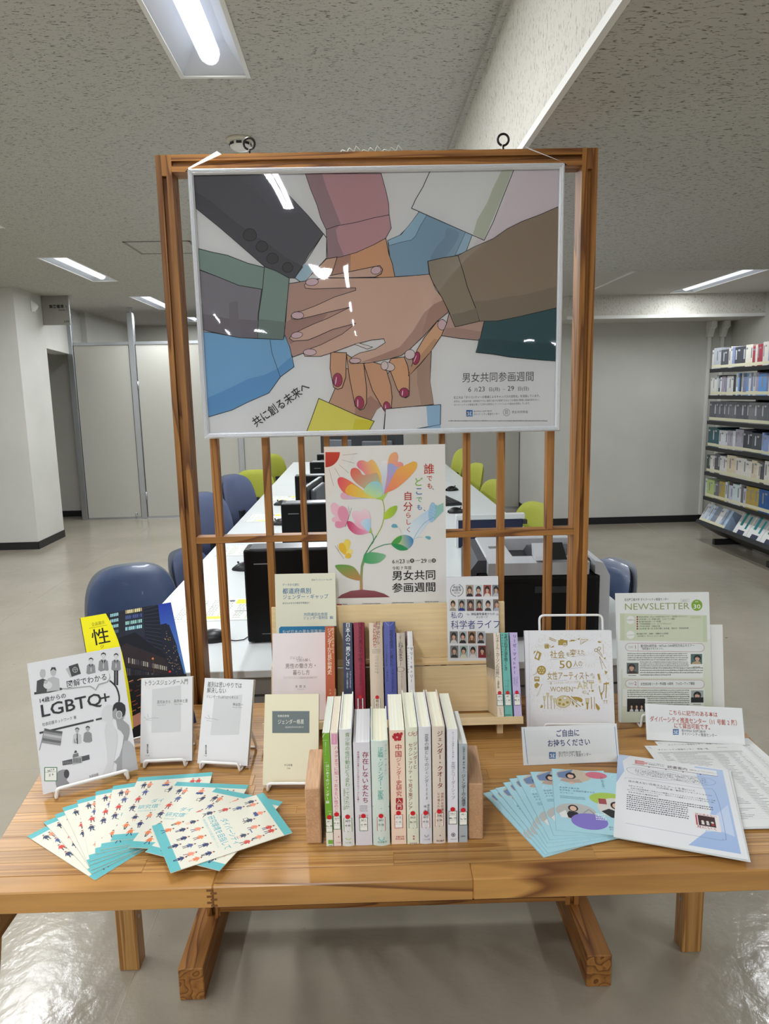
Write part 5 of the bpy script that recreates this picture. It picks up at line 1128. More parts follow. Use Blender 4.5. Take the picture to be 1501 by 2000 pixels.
def art_kagaku(a):
    a.ell(198, 205, 85, 82, 'e0e0e4'); [a.ell(198+77*math.sin(R(q)), 205+74*math.cos(R(q)), 7, 4.5, '3a4050', ang=-q) for q in list(range(12, 158, 12))+[-q for q in range(12, 158, 12)]]
    a.text('猿橋賞', 198, 180, 28, '2c3040', 1, 'c'); a.text('40周年', 198, 218, 36, '2c3040', 1, 'c'); a.text('特別企画', 198, 244, 16, '2c3040', 1, 'c')
    T_ = [('a8998a', '4a3a34', '2b2a30'), ('c2cdd0', '2a3036', '6a3a44'), ('9a5248', '2a1e1e', 'd8d4ce'), ('7a8288', '1e1c20', 'b8b8bc')]
    for k, q in enumerate(T_): portrait(a, 308+k*107, 140, 402+k*107, 282-k*.6, *q)
    for k, q in enumerate([('d8d4cc', '3a2a26', '9a9488'), ('9aa0a0', '2a2628', '2c3a80'), ('7a6e6a', '241e20', '6a4a48'), ('8a9088', '2a2426', '6a2a34'), ('d0ced0', '26242a', '4a4a50'), ('7e7068', '5a4e4c', 'a8acc0')]): portrait(a, 103+k*107, 315, 198+k*107, 457, *q)
    for k, q in enumerate([('6e6a6c', '2e2a2c', 'c8c6c4'), ('a8aeb0', '222024', '2a2a2e'), ('8c6e54', '2a201c', '5a4030'), ('b0b0b4', '2a2a30', '3a3a40')]): portrait(a, 112+k*110, 706, 210+k*110, 853, *q)
    for k, q in enumerate([('808486', '4a4242', '3c3c44'), ('9fb4b0', '2a2828', 'd6d2c2'), ('b8bcc0', '241e1e', 'dcd8d8'), ('7a3a3a', '2a2a30', '8a2a34')]): portrait(a, 118+k*113, 880, 218+k*113, 1030, *q)
    N_ = '2b2f78'
    a.text('私の', 124, 545, 80, N_, 0, width=155); a.text('猿橋賞受賞者からの', 372, 510, 31, '2c3040', 1, width=290); a.text('メッセージ', 432, 545, 30, '2c3040', 1, width=145); a.text('科学者ライフ', 124, 672, 105, N_, 0, width=610)
    for x in (335, 695): a.line([(x-20, 500), (x-5, 488), (x+8, 500), (x-2, 510), (x-10, 500), (x+22, 504)], 4, '9a9aa8', smooth=2)
M = standing(.173, 1.684, .8158, -1.5, 7)
face_book('soft_cover_book', 'white book covered with rows of small portrait photographs, right end of the rack', M, .1264, .208, .008, 'e2e3e8', art_kagaku, 'e6e4dc', (860, 1120, 6.25))

# white square hardback with gold print, on a tall wire stand
GO = 'a98f45'; GL = 'd2c9a4'
def art_women(a):
    a.line([(362, 400), (372, 1400)], 3, 'c8c8ce')
    a.text('社会', 568, 722, 72, GO, 1, width=146); a.text('を', 722, 708, 40, GO, 1); a.text('変', 757, 706, 68, GO, 1); a.text('えた', 830, 690, 48, GO, 1, width=76)
    a.text('50', 655, 826, 96, GO, 1, width=130); a.text('人の', 795, 806, 60, GO, 0, width=92); a.text('女性アーティスト', 540, 932, 76, GO, 1, width=410); a.text('たち', 958, 880, 28, GO, 1, 'l', -60)
    a.text('著：レイチェル・イグノトフスキー　訳：野中モモ', 568, 984, 24, GO, 0, 'l', 3, width=428); a.text('WOMEN', 570, 1055, 62, GO, 0, width=222); a.text('IN', 798, 1026, 22, GO, 1); a.text('ART', 832, 1030, 86, GO, 0, width=166); a.text('ART', 836, 1030, 80, GL, 0, width=158)
    for y0, x0, x1 in ((742, 568, 730), (706, 830, 915), (840, 655, 885), (958, 545, 735), (905, 845, 1005)): a.line([(x0, y0), (x1, y0-(x1-x0)*.09)], 2, '8f8a9a')
    rn = random.Random(8)
    for k in range(230):   # dots and rays of the border
        t = k/230*2*math.pi; rr = 1+rn.uniform(-.1, .1); x = 775+365*rr*max(-1, min(1, 1.25*math.cos(t))); y = 870+345*rr*max(-1, min(1, 1.25*math.sin(t)))
        a.ell(x, y, 3.2, 3.2, rn.choice((GL, 'c9bf98')), n=6)
    for cx, cy, r0, r1, n in ((520, 620, 60, 95, 16), (960, 740, 45, 80, 14), (560, 790, 25, 45, 10), (500, 1010, 60, 90, 12), (700, 1130, 90, 115, 20), (1080, 960, 60, 90, 14), (880, 1050, 40, 60, 12)):
        for k in range(n): t = 2*math.pi*k/n; a.line([(cx+r0*math.cos(t), cy+r0*math.sin(t)), (cx+r1*math.cos(t), cy+r1*math.sin(t))], 2, GL)
    a.rect(648, 552, 738, 600, GO); a.rect(665, 543, 700, 553, GO); a.ell(712, 592, 17, 18, 'e4e2e4', GO, 4); a.ell(712, 592, 8, 9, GO)   # camera
    a.poly([(866, 592), (870, 545), (940, 548)], 'e6e4e6', GO, 4); a.poly([(880, 580), (882, 558), (912, 558)], 'e6e4e6', GO, 2)        # set square
    a.line([(562, 525), (595, 540), (628, 552)], 5, GO); a.line([(560, 540), (595, 556), (625, 566)], 5, GO); [a.line([(570+k*13, 528+k*6), (567+k*13, 542+k*6)], 2.5, GO) for k in range(5)]
    a.line([(755, 555), (760, 565), (825, 552)], 4, GO); a.rect(768, 548, 808, 562, GO); a.poly([(832, 545), (858, 528), (856, 548)], GO)
    a.rect(515, 592, 555, 634, GO); a.ell(535, 592, 20, 6, GL, GO, 3); a.line([(555, 600), (572, 608), (555, 622)], 4, GO); a.poly([(565, 625), (610, 602), (600, 622)], GO); [a.line([(470+k*16, 600-k*3), (480+k*20, 632)], 2.5, GL) for k in range(4)]
    a.poly([(415, 730), (445, 655), (485, 680), (462, 752)], GO); a.poly([(428, 720), (448, 675), (462, 684), (448, 735)], 'e4e2e4'); a.poly([(405, 690), (412, 660), (432, 658)], GO)
    a.ell(484, 846, 45, 45, GO); [a.ell(484+24*math.cos(q*1.05), 846+24*math.sin(q*1.05), 8, 8, GL) for q in range(6)]; a.ell(484, 846, 5, 5, GL); a.line([(440, 860), (428, 880), (400, 893)], 4, GO, smooth=3)
    a.rect(415, 915, 465, 955, GO); a.rect(422, 922, 458, 932, 'e4e2e4'); a.ell(440, 912, 24, 7, GL, GO, 3); a.poly([(415, 985), (440, 965), (470, 985), (440, 1022), (420, 1015)], GO); a.line([(490, 980), (440, 1098)], 4, GO); a.line([(482, 1000), (448, 1080)], 4, GL)
    # scissors, compass, pencil, brush, pliers, hammer down the right side
    a.ell(1017, 650, 15, 14, 'e4e2e4', GO, 5); a.ell(1047, 634, 13, 17, 'e4e2e4', GO, 5, 30); a.line([(1027, 660), (1082, 718)], 5, GO); a.line([(1044, 652), (1078, 700)], 5, GO)
    a.poly([(1032, 570), (1045, 558), (1072, 572), (1050, 580)], GO); a.line([(1085, 590), (1092, 684)], 8, GL); a.line([(1050, 712), (1080, 835)], 4, GO); a.line([(1052, 712), (1115, 828)], 4, GO); a.line([(1060, 772), (1088, 765)], 3, GO)
    a.poly([(1090, 725), (1112, 720), (1105, 745)], GO); a.poly([(1100, 850), (1130, 860), (1112, 890)], GO)
    a.poly([(1030, 885), (1048, 878), (1062, 935), (1042, 940)], GO); a.poly([(1042, 940), (1064, 935), (1070, 968), (1052, 972)], GL); a.line([(1120, 965), (1112, 1115)], 9, GO); a.poly([(1090, 972), (1145, 965), (1143, 980), (1092, 986)], GO)
    a.line([(1048, 1000), (1055, 1050), (1076, 1130)], 7, GO, smooth=3); a.line([(1095, 985), (1090, 1050), (1070, 1070), (1076, 1130)], 7, GO, smooth=3); a.ell(1072, 1075, 9, 10, GO)
    a.text('TT', 1085, 1168, 36, GO, 1)
    # palette and brushes along the foot
    a.ell(698, 1152, 72, 58, GL, GO, 4, -8); a.ell(715, 1118, 18, 14, 'e4e2e4', GO, 3); [a.ell(x, y, 15, 13, GO, n=9) for x, y in ((665, 1135), (660, 1172), (700, 1180), (738, 1160))]
    for x, y0 in ((512, 1100), (545, 1068), (578, 1095), (610, 1120)): a.line([(x, y0+40), (x+3, 1222)], 5, GO); a.poly([(x-12, y0), (x+14, y0), (x+6, y0+42), (x-4, y0+42)], GL, GO, 2)
    a.poly([(470, 1212), (485, 1180), (500, 1195), (492, 1215)], GO)
    a.line([(742, 1098), (868, 1200)], 6, GO); a.line([(775, 1100), (830, 1150)], 9, GO)
    a.poly([(790, 1105), (850, 1108), (885, 1130), (875, 1160), (835, 1140), (800, 1120)], GO, smooth=2); a.poly([(780, 1140), (800, 1165), (803, 1190), (785, 1175)], GO, smooth=2); [a.ell(x, y, 8, 13, GO, ang=-20) for x, y in ((826, 1195), (885, 1180))]
    a.poly([(915, 1122), (948, 1122), (944, 1165), (920, 1165)], GL, GO, 3); a.rect(918, 1160, 946, 1175, GO); a.poly([(924, 1175), (942, 1175), (938, 1228), (926, 1228)], GO)
    a.line([(970, 1110), (975, 1222)], 8, GO); a.line([(1000, 1108), (1004, 1225)], 5, GO); a.poly([(1012, 1170), (1030, 1180), (1055, 1215), (1040, 1238), (1020, 1215)], GO, smooth=2)
    a.ell(902, 1060, 19, 14, 'e4e2e4', GO, 3); a.ell(896, 1060, 6, 5, GO); a.ell(984, 1047, 12, 10, GO); a.poly([(945, 1052), (955, 1038), (962, 1052)], GO); a.line([(930, 1075), (945, 1065), (935, 1080), (950, 1082)], 3, GO)
M = standing(.337, 1.530, .7085, -3.5, 14.5)
face_book('square_hardback', 'square white hardback with gold drawings and title, on a tall white wire stand', M, .1985, .221, .014, 'e6e6ea', art_women, 'e8e6e0', (960, 1140, 5.003), hard=True)
stand_for('tall white wire book stand rising above the gold-printed white hardback', .350, 1.530, -3.5, .1985, .152, .249, 13.5, .07, lip=.026, th=.016)

# newsletter on its stand, with loose copies behind
NM = standing(.556, 1.548, .708, -2.2, 11.2)
def art_news(a):
    GN, LGN = '8fa85c', 'c7d2ae'
    a.rect(-200, -200, 2500, 3000, 'dddfdd')
    a.poly([(150, 1060), (1200, 700), (1200, 2200), (150, 2200)], 'd6dacf', grad=('cad0bc', (0, -1)))
    a.rect(165, 905, 900, 1140, 'dee0dc'); a.rect(165, 1240, 910, 1400, 'dcdfd8')
    a.text('名古屋工業大学 ダイバーシティ推進センター', 180, 437, 24, '3c4038', 1, width=405); a.rect(695, 422, 772, 445, 'dddfdd', '8a8a88', 1.5); a.text('2025.3', 733, 441, 17, '66665f', 0, 'c')
    a.text('NEWSLETTER', 180, 520, 76, '91a066', 0, width=592); a.ell(842, 477, 51, 52, '7da33a'); a.text('vol.', 842, 450, 20, 'e8ecd8', 1, 'c'); a.text('30', 842, 508, 50, 'eef0e2', 1, 'c', width=70)
    a.poly([(140, 552), (932, 570), (938, 815), (143, 798)], 'bfc8ac'); a.poly([(180, 555), (895, 572), (900, 812), (183, 798)], 'c8cfb8')
    for y in (612, 747): a.ell(236, y, 37, 37, 'e0e0dc')
    a.text('TOPICS', 236, 620, 20, '7a7a72', 0, 'c'); a.text('COLUMN', 236, 755, 15, 'a8a8a2', 0, 'c'); a.text('CONTENTS', 780, 597, 23, '9ab06a', 0, width=98)
    for k in range(6): a.ell(299, 584+k*21.5, 8, 8, '9a3a40')
    for k, (t, w_) in enumerate((('第7回FD研究会・NITech CAN研究力向上セミナー「研究室のマネジメント」', 448), ('女性技術者リーダー養成塾10周年　フォローアップ講座', 325), ('第12期女性技術者リーダー養成塾', 200), ('工学体験教室開催イベント　モノづくりチャレンジ', 292), ('工学の魅力再発見　卒業論文公開', 192), ('2024年度 第11回 女性が輝く未来賞、表彰式・受賞者発表', 452))): a.text(t, 313, 591+k*21.5, 15, '4a5040', 1, width=w_)
    a.text('電気機械工学科　加藤研　介護重井さん訪問記', 292, 745, 15, '3c4038', 1, width=290); a.text('ご挨拶理事より「新たにはじめよう」第12回', 292, 766, 14, '4a5040', 0, width=246)
    for y0, n, t1, t2 in ((822, '1', '第7回FD研究会・NITech CAN研究力向上セミナー', '「研究室のマネジメント」'), (1155, '2', '女性技術者リーダー養成塾 10周年　フォローアップ講座', '')):
        P_ = [(900+40*math.cos(t)-30, y0+43+38*math.sin(t)) for t in [math.pi*(k/8-.5) for k in range(9)]]+[(230+40*math.cos(t), y0+38+36*math.sin(t)) for t in [math.pi*(k/8+.5) for k in range(9)]]
        a.poly(P_, 'dcdedc'); a.line(P_, 3, 'a85a68', True); a.text('TOPIC', 217, y0+46, 20, '8a8a8a', 0, width=48); a.text(n, 270, y0+52, 42, '9a2a3a', 0); a.line([(306, y0+4), (306, y0+74)], 2, 'a85a68')
        a.text(t1, 328, y0+(38 if t2 else 52), 25, '2e322c', 1, width=490); t2 and a.text(t2, 328, y0+62, 22, '2e322c', 1, width=215)
    a.greek(210, 910, 765, 985, 4, '6a6e66', 1); a.greek(322, 988, 770, 1040, 3, '6a6e66', 2); a.greek(322, 1040, 900, 1125, 4, '6a6e66', 3, last=.5); a.greek(208, 1245, 780, 1300, 3, '6a6e66', 4); a.greek(392, 1320, 780, 1395, 4, '6a6e66', 5); a.greek(210, 1300, 780, 1322, 1, '6a6e66', 6)
    portrait(a, 202, 1003, 310, 1103, '5f6a68', '3a3438', '4a3c3c', 'c09a86', -1); portrait(a, 786, 922, 890, 1015, '4f6a66', '2a2a2c', 'b09a7c', 'c8a48e', 1); portrait(a, 790, 1255, 902, 1365, '9aa0a0', '26262a', '2a2a2e', 'c8a48e')
    a.rect(788, 1318, 902, 1366, '26282a'); a.rect(205, 1330, 370, 1450, '2c2a2c'); [portrait(a, 225+k*46, 1365, 268+k*46, 1448, '2c2a2c', '1c1a1c', 'c8c8c8') for k in range(3)]
    for x, y in ((256, 1120), (842, 1042), (846, 1383)): a.greek(x-38, y-8, x+38, y+6, 1, '5a5a58', int(x))
nl = thing('newsletter', 'white and green printed newsletter headed vol. 30, leaning on a wire stand at the right', 'newsletter', NM)
for k, (dx, dz) in enumerate(((0, 0), (-.002, .0015), (.0015, .001))):
    MB().box(dx, .2135+dx, k*.0016, k*.0016+.0012, dz, .297+dz).build('sheet', mat('copier_paper', 'e2e4e3', .7), nl)
a = ray_art(NM, 1180, 1080, 4.676, .2135, .297); art_news(a); a.build('page_print', nl)
bk = thing('loose_copies', 'plain white sheets standing behind the newsletter, set lower and to the right', 'paper', standing(.60, 1.562, .7005, -2.2, 10.4))
MB().box(0, .205, .0, .0035, 0, .225).build('sheet', mat('copier_paper_back', 'e6e6e3', .7), bk)
stand_for('white wire stand holding the newsletter', .556, 1.548, -2.2, .2135, .125, .20, 11, .06, th=.022, lip=.034)

# folded sign cards in clear holders
M_CLR = mat('clear_acrylic', 'f4f8fa', .05); _n = M_CLR.node_tree; _b = _n.nodes['Principled BSDF']; _x = _n.nodes.new('ShaderNodeMixShader'); _t = _n.nodes.new('ShaderNodeBsdfTransparent'); _x.inputs[0].default_value = .025
_n.links.new(_t.outputs[0], _x.inputs[1]); _n.links.new(_b.outputs[0], _x.inputs[2]); _n.links.new(_x.outputs[0], _n.nodes['Material Output'].inputs[0])
def sign_card(label, M, W, H, crop, art, hw):
    t = thing('sign_card', label, 'sign', M)
    MB().box(0, W, .0, .0006, 0, H).build('card', mat('sign_paper', 'e0e1e1', .6), t)
    MB().box(-.0015, W+.0015, -.0022, -.0016, -.001, H+.001).box(-.0015, W+.0015, .0009, .0018, -.001, H+.001).build('clear_sleeve', M_CLR, t)
    a = ray_art(M, *crop, W, H); art(a); a.build('sign_print', t)
    fr = (M.to_euler().z); b_ = MB().box(.004, W-.004, .002, .0032, .0, H*.92).build('rear_flap', M_CLR, t); b_.rotation_euler = (R(hw), 0, 0); b_.location = (0, .0015, .006)
def art_si1(a):
    a.line([(96, 862), (118, 1062)], 3, '3a74b8'); a.line([(616, 850), (634, 1045)], 3, '3a74b8')
    a.text('ご自由に', 278, 905, 38, '1d2266', 2.5, width=140); a.text('お持ちください', 230, 962, 38, '1d2266', 2.5, width=250)
    centre_logo(a, 240, 1033, 38); a.text('国立大学法人 名古屋工業大学', 295, 1005, 13, '222222', 1, width=128); a.text('ダイバーシティ推進センター', 293, 1024, 19, '222222', 0, width=190)
def art_si2(a):
    a.text('こちらに記載のある本は', 925, 779, 27, 'b0401f', 2, width=268); a.text('ダイバーシティ推進センター（11 号館 2 階）', 818, 817, 30, 'b0401f', 2, width=490); a.text('にて貸出可能です。', 955, 855, 29, 'b0401f', 2, width=212)
    centre_logo(a, 950, 896, 33); a.text('国立大学法人 名古屋工業大学', 1000, 877, 13, '222222', 1, width=130); a.text('ダイバーシティ推進センター', 999, 898, 18, '222222', 0, width=193)
sign_card('white sign card with two lines of navy lettering, in front of the gold-printed hardback', standing(.298, 1.381, .7012, 1.4, 17.1), .202, .0772, (990, 1130, 2.937), art_si1, 22)
sign_card('white sign card with three lines of red lettering, in front of the newsletter', standing(.590, 1.471, .7035, -10, 25.9), .204, .0772, (990, 1130, 2.937), art_si2, 20)

# ------------------------------------------------------------------ fan of cream and teal brochures (left)
M_BP = mat('brochure_paper', 'd8d5c6', .45, spec=.4)
bm_ = MB().box(0, .148, 0, .0011, 0, .21)
def art_broch(a):
    TQ = '5fb0b4'
    a.rect(0, 0, 148, 210, 'dad7c8'); a.rect(0, 0, 148, 17, TQ); a.rect(0, 195, 148, 210, TQ)
    a.text('ダイバーシティ', 44, 112, 13, '4fa3ad', 1, width=88); a.text('研究環境を目指して', 24, 94, 13, '4fa3ad', 1, width=112); a.text('多様な研究者をめざす名古屋工業大学リーフレット', 26, 84, 5, '6ab0b6', width=98)
    rn = random.Random(11); C_ = ['2b3560', 'c8463e', 'd97a4a', '35405a', 'e08a6a', '4a5a8a']
    for gx, gy in ((18, 184), (29, 184), (62, 186), (112, 185), (124, 185), (26, 158), (74, 162), (98, 163), (130, 160), (18, 134), (112, 138), (133, 138), (14, 106), (26, 72), (52, 74), (78, 72), (104, 74), (130, 72), (16, 48), (40, 50), (66, 46), (92, 50), (116, 46), (134, 50), (28, 28), (80, 28), (120, 28)):
        c = rn.choice(C_); l = rn.choice(['2b3560', '6a3030', 'd8a890', '3a3a3a']); d = rn.uniform(-2, 2)
        a.poly([(gx-3, gy), (gx+3, gy), (gx+4.6+d*.4, gy-10), (gx-4.2, gy-10)], c); a.ell(gx, gy+2.6, 2.2, 2.6, 'dba88c', n=10); a.poly([(gx-2.5, gy+3), (gx, gy+6), (gx+2.6, gy+3)], '2a2430')
        a.line([(gx-1.8, gy-10), (gx-2.5-d, gy-17)], 1.8, l); a.line([(gx+1.8, gy-10), (gx+2.5+d, gy-17)], 1.8, l); a.line([(gx+2.6, gy-2), (gx+6.5, gy-5+d)], 1.6, c); a.line([(gx-2.6, gy-2), (gx-6, gy-7-d)], 1.6, c)
    a.rect(54, 170, 68, 176, '3a4a80'); a.rect(100, 148, 112, 150, '5a6a9a'); a.frame(64, 148, 74, 156, 1, '44444a'); a.line([(12, 94), (22, 86)], 1.2, '3a3a3a')
BL = [(-.468, 1.060, .7012, 53.4), (-.479, 1.074, .7026, 44), (-.482, 1.082, .7040, 38.6), (-.490, 1.092, .7054, 34), (-.492, 1.102, .7068, 27.4), (-.489, 1.118, .7082, 20.5), (-.484, 1.128, .7096, 13.8), (-.474, 1.150, .7110, 5), (-.436, 1.128, .7124, -7.7), (-.402, 1.112, .7138, -22)]
LBL = ['lowest', 'second lowest', 'third from the bottom', 'fourth from the bottom', 'fifth from the bottom', 'sixth from the bottom', 'seventh from the bottom', 'third from the top', 'second from the top', 'topmost but one']
GB = 'cream and teal brochures fanned out at the left'
first = None
for i, (x, y, z, a_) in enumerate(BL+[(-.412, 1.183, .7155, -62)]):
    lab = 'cream brochure with teal edges, topmost and turned sideways on the left fan' if i == 10 else 'cream brochure with teal edges, %s in the left fan' % ['lying lowest and farthest left', 'second from the bottom', 'third from the bottom', 'fourth from the bottom', 'fifth from the bottom', 'sixth, midway up', 'seventh from the bottom', 'fourth from the top', 'third from the top', 'next below the topmost'][i]
    M = lying(x, y, z, a_)
    if first is None:
        first = thing('brochure', lab, 'brochure', M, GB); bm_.build('pages', M_BP, first); a = Art(); art_broch(a); a.build('cover_print', first, base=.00006, step=.000012)
    else: copy_tree(first, M, lab)

# ------------------------------------------------------------------ fan of light blue brochures (right)
def art_blue(a):
    a.rect(0, 0, 148, 210, 'a9d3df')
    a.ell(42, 188, 34, 24, 'c7b8a4'); a.poly([(10, 195), (42, 212), (30, 175), (12, 178)], '6f86ac'); a.rect(0, 0, 1, 210, '8fbccb')
    a.ell(36, 186, 10, 12, '2a2224'); a.ell(36, 185, 6, 8, 'ddb8a2'); a.poly([(14, 166), (24, 178), (36, 172), (52, 176), (58, 164), (44, 161), (28, 161)], 'b9a092'); a.ell(37, 160, 5, 4, 'd8b49c'); a.poly([(28, 193), (34, 200), (44, 196), (47, 180), (42, 190)], '2a2224')
    a.ell(86, 196, 21, 13, 'cf6f82'); a.ell(100, 112, 34, 22, 'a8c455', n=28)
    a.ell(113, 84, 35, 33, 'd5d2cc', n=28); a.poly([(84, 70), (98, 80), (110, 74), (132, 76), (140, 62), (120, 51), (100, 52)], '26262b'); a.ell(112, 92, 10, 13, '231d20'); a.ell(112, 91, 6.5, 9, 'ddb39c'); a.rect(82, 94, 96, 112, 'a04a50'); a.rect(128, 90, 144, 106, '6a6a70')
    a.ell(38, 62, 36, 26, 'b9b9b6', n=28); a.poly([(18, 44), (26, 62), (40, 60), (50, 42), (36, 36)], '26262b'); a.ell(34, 72, 9, 11, '2a2224'); a.ell(34, 71, 6, 8, 'ddb8a2'); a.poly([(8, 52), (20, 64), (24, 40), (12, 40)], 'e4e4e4'); a.line([(52, 60), (62, 72), (70, 60), (58, 50)], 2, '8f8f92')
    a.ell(60, 34, 32, 25, '8276c4', n=28)
    a.text('名古屋工業大学', 12, 138, 5.6, '2a5a80', 1, width=38); a.text('女子学生・女性研究者からの', 12, 129, 5.6, '2a5a80', 1, width=66); a.text('メッセージ', 12, 120, 5.6, '2a5a80', 1, width=26); a.greek(12, 112, 60, 102, 3, '4a7a9a', 3)
    a.vtext('共に創る未来へ', 96, 192, 148, '3a5a70', 5.6); a.line([(17, 158), (22, 148), (12, 148)], .6, 'e0f0f4', True); a.ell(122, 194, 11, 11, 'b8dbe6'); a.ell(122, 194, 9, 9, 'a9d3df'); a.line([(118, 190), (126, 198)], 1, 'c8e6ee')
    a.text('国立大学法人名古屋工業大学', 92, 20, 4.6, '2a4a60', 1, width=46); a.text('ダイバーシティ推進センター', 92, 13, 4.6, '2a4a60', 1, width=46); a.greek(72, 62, 92, 40, 4, 'e8f4f6', 5)
LB = [(.2690, 1.083, .7012, 19.7), (.2722, 1.087, .7026, 16.6), (.277, 1.090, .7040, 14.6), (.2785, 1.103, .7054, 10), (.282, 1.113, .7068, 7), (.287, 1.120, .7082, 4.0), (.297, 1.130, .7096, -1.5), (.3045, 1.143, .7112, -12)]
GBR = 'light blue brochures fanned out at the right'; first = None
nm = ['lying lowest and farthest left', 'second from the bottom', 'third from the bottom', 'fourth from the bottom', 'fourth from the top', 'third from the top', 'second from the top', 'topmost, its cover fully seen']
for i, (x, y, z, a_) in enumerate(LB):
    lab = 'light blue brochure with round portraits, %s in the right fan' % nm[i]; M = lying(x, y, z, a_)
    if first is None:
        first = thing('portrait_brochure', lab, 'brochure', M, GBR); MB().box(0, .148, 0, .0011, 0, .21).build('pages', mat('blue_brochure_paper', 'b4d6df', .4), first); a = Art(); art_blue(a); a.build('cover_print', first, base=.00006, step=.000012)
    else: copy_tree(first, M, lab)

# ------------------------------------------------------------------ leaflet and printed lists (right)
M_PAP = mat('copier_paper', 'e2e4e3', .7)
def sheets(t, n, W=.21, H=.297, d=.0005):
    for k in range(n): MB().box(0, W, k*d, k*d+d*.6, 0, H).build('sheet', M_PAP, t).location = (.0006*k, 0, -.0012*k)
def art_list(a, seed):
    a.rect(0, 0, 210, 297, 'e4e5e4'); a.text('ダイバーシティ推進センター　図書一覧', 22, 276, 6, '44444a', 1, width=108); a.text('2025年4月現在', 150, 282, 3.2, '66666a'); a.line([(6, 291), (11, 285)], .5, '3a3a3e')
    a.rect(18, 262, 196, 268, 'c8c9ca'); xs = [18, 24, 46, 128, 162, 184, 196]
    for k in range(48): y = 268-k*5.2; a.line([(18, y), (196, y)], .25, '8a8a8e')
    for x in xs: a.line([(x, 268), (x, 268-47*5.2)], .25, '8a8a8e')
    rn = random.Random(seed)
    for j in range(46):
        y = 261-j*5.2
        for c0, c1 in ((25, 44), (48, 126), (130, 160), (164, 182), (186, 194)): a.greek(c0, y-.6, c0+(c1-c0)*rn.uniform(.4, .95), y-3.6, 1, '5a5a60', rn.randint(1, 99999))
for i, (x, y, z, an, lab) in enumerate(((.611, 1.170, .7012, 1.0, 'stapled list of printed table rows lying under the other list, by the red sign card'), (.5685, 1.1445, .7052, -1.0, 'stapled list of printed table rows lying on top, under the leaflet'))):
    M = lying(x, y, z, an); t = thing('printed_list', lab, 'document', M); sheets(t, 4)
    a = Art(); art_list(a, 5+i); a.build('page_print', t, base=.00006, step=.00001)
    MB().tube([(.006, -.0004, .291), (.011, -.0004, .285)], .0003, 5).build('staple', M_ALU, t)
def art_leaf(a):
    BLU = '9db6dc'
    a.rect(0, 0, 210, 297, 'e3e4e6'); a.poly([(0, 297), (0, 180), (14, 230), (10, 270), (24, 297)], BLU, grad=('c6d3ea', (0, 1)))
    a.poly([(148, 290), (200, 290), (200, 12), (120, 12), (150, 60), (165, 130), (160, 200), (150, 250)], 'b3c6e6', grad=('9fb8e0', (0, -1))); a.poly([(150, 60), (175, 70), (196, 60), (196, 160), (172, 120)], 'c2d0ea')
    a.rect(32, 262, 188, 284, 'e3e4e6'); a.rect(34, 266, 52, 282, 'c98a8a'); a.rect(38, 270, 58, 278, 'd8a0a0'); a.line([(30, 262), (188, 262)], 1.3, '5a2a30'); [a.rect(x, 258, x+2, 262, '5a2a30') for x in (60, 92, 124, 156)]
    a.text('ダイバーシティ推進センター', 58, 276, 4.2, '3a3a3a', 1, width=34); a.text('教職員おすすめ', 60, 270, 4.2, '3a3a3a', 1, width=30); a.text('読書案内', 96, 268, 11, '4a1a20', 1, width=38); a.text('読書を楽しむ「やさしいもりど」へ', 138, 271, 4.2, '6a4a40', 1, width=50)
    P_ = catmull([(20, 244), (40, 252), (70, 248), (100, 254), (130, 248), (165, 250), (182, 240), (176, 226), (150, 218), (110, 222), (80, 216), (40, 220), (22, 230)], 4); a.line(P_, .7, '6a7aa0', True)
    for k, t in enumerate(('ダイバーシティ推進センターが発行する「NEWS LETTER」では、', '名誉・情報工学科中平勝康先生執筆の「読書案内」を掲載しています。', 'これまでの連載で紹介された３冊は、ダイバーシティ推進センター', '（11-2F）にて貸出可能です。この機会にぜひご覧ください。')): a.text(t, 34, 242-k*6.2, 4.6, '3a3a40', 1, width=136)
    a.line([(16, 200), (30, 206), (150, 206), (178, 198), (182, 60), (176, 46), (160, 42), (20, 46)], .7, '6a7aa0', smooth=3)
    a.text('目の見えない白鳥さんとアートを見にいく', 22, 190, 7, '2a2a2e', 1, width=122); a.text('（川内有緒 著／集英社インターナショナル）', 70, 182, 5.4, '3a3a40', 1, width=104)
    a.text('【あらすじ】', 20, 174, 4.8, '2a2a2e', 1); a.text('全盲の美術鑑賞者・白鳥さんの鑑賞にアテンドすることになった著者がそこで気', 26, 166, 4.4, '3a3a40', 1, width=150); a.text('付いたことを綴るノンフィクション。現代アートの鑑賞ガイドとしても楽しめる一冊。', 20, 159, 4.4, '3a3a40', 1, width=156)
    a.text('【中平先生の書評抜粋】', 20, 150, 4.8, '2a2a2e', 1)
    for k in range(8):
        a.greek(20, 145-k*7, 128 if k > 1 else 172, 139.5-k*7, 1, '44444a', 70+k, .72)
    a.rect(134, 66, 176, 118, 'e6dede'); a.rect(141, 78, 169, 110, '3a1418'); a.text('目の見えない', 137, 111, 5.5, 'a02a38', 1, width=36); a.text('見にいく', 137, 70, 8, '8a2030', 1, width=34); [a.ell(148+k*8, 92, 2.4, 3, 'd8d4cc') for k in range(3)]; [a.rect(146+k*8, 82, 150.5+k*8, 89, ('e0dcd4', 'c8ccd0', 'a02a30')[k]) for k in range(3)]; a.rect(137, 78, 139.5, 110, 'b03a48')
for i, (dx, dz, an, lab) in enumerate(((.002, 0, -20.8, 'white and blue reading leaflet, the under one of two'), (0, .0016, -20.2, 'white and blue reading leaflet with cloud outline, lying on top at the right'))):
    M = lying(.398+dx, 1.119, .7098+dz, an); t = thing('reading_leaflet', lab, 'leaflet', M); sheets(t, 2, d=.0004)
    if i: a = Art(); art_leaf(a); a.build('page_print', t, base=.00006, step=.00001)
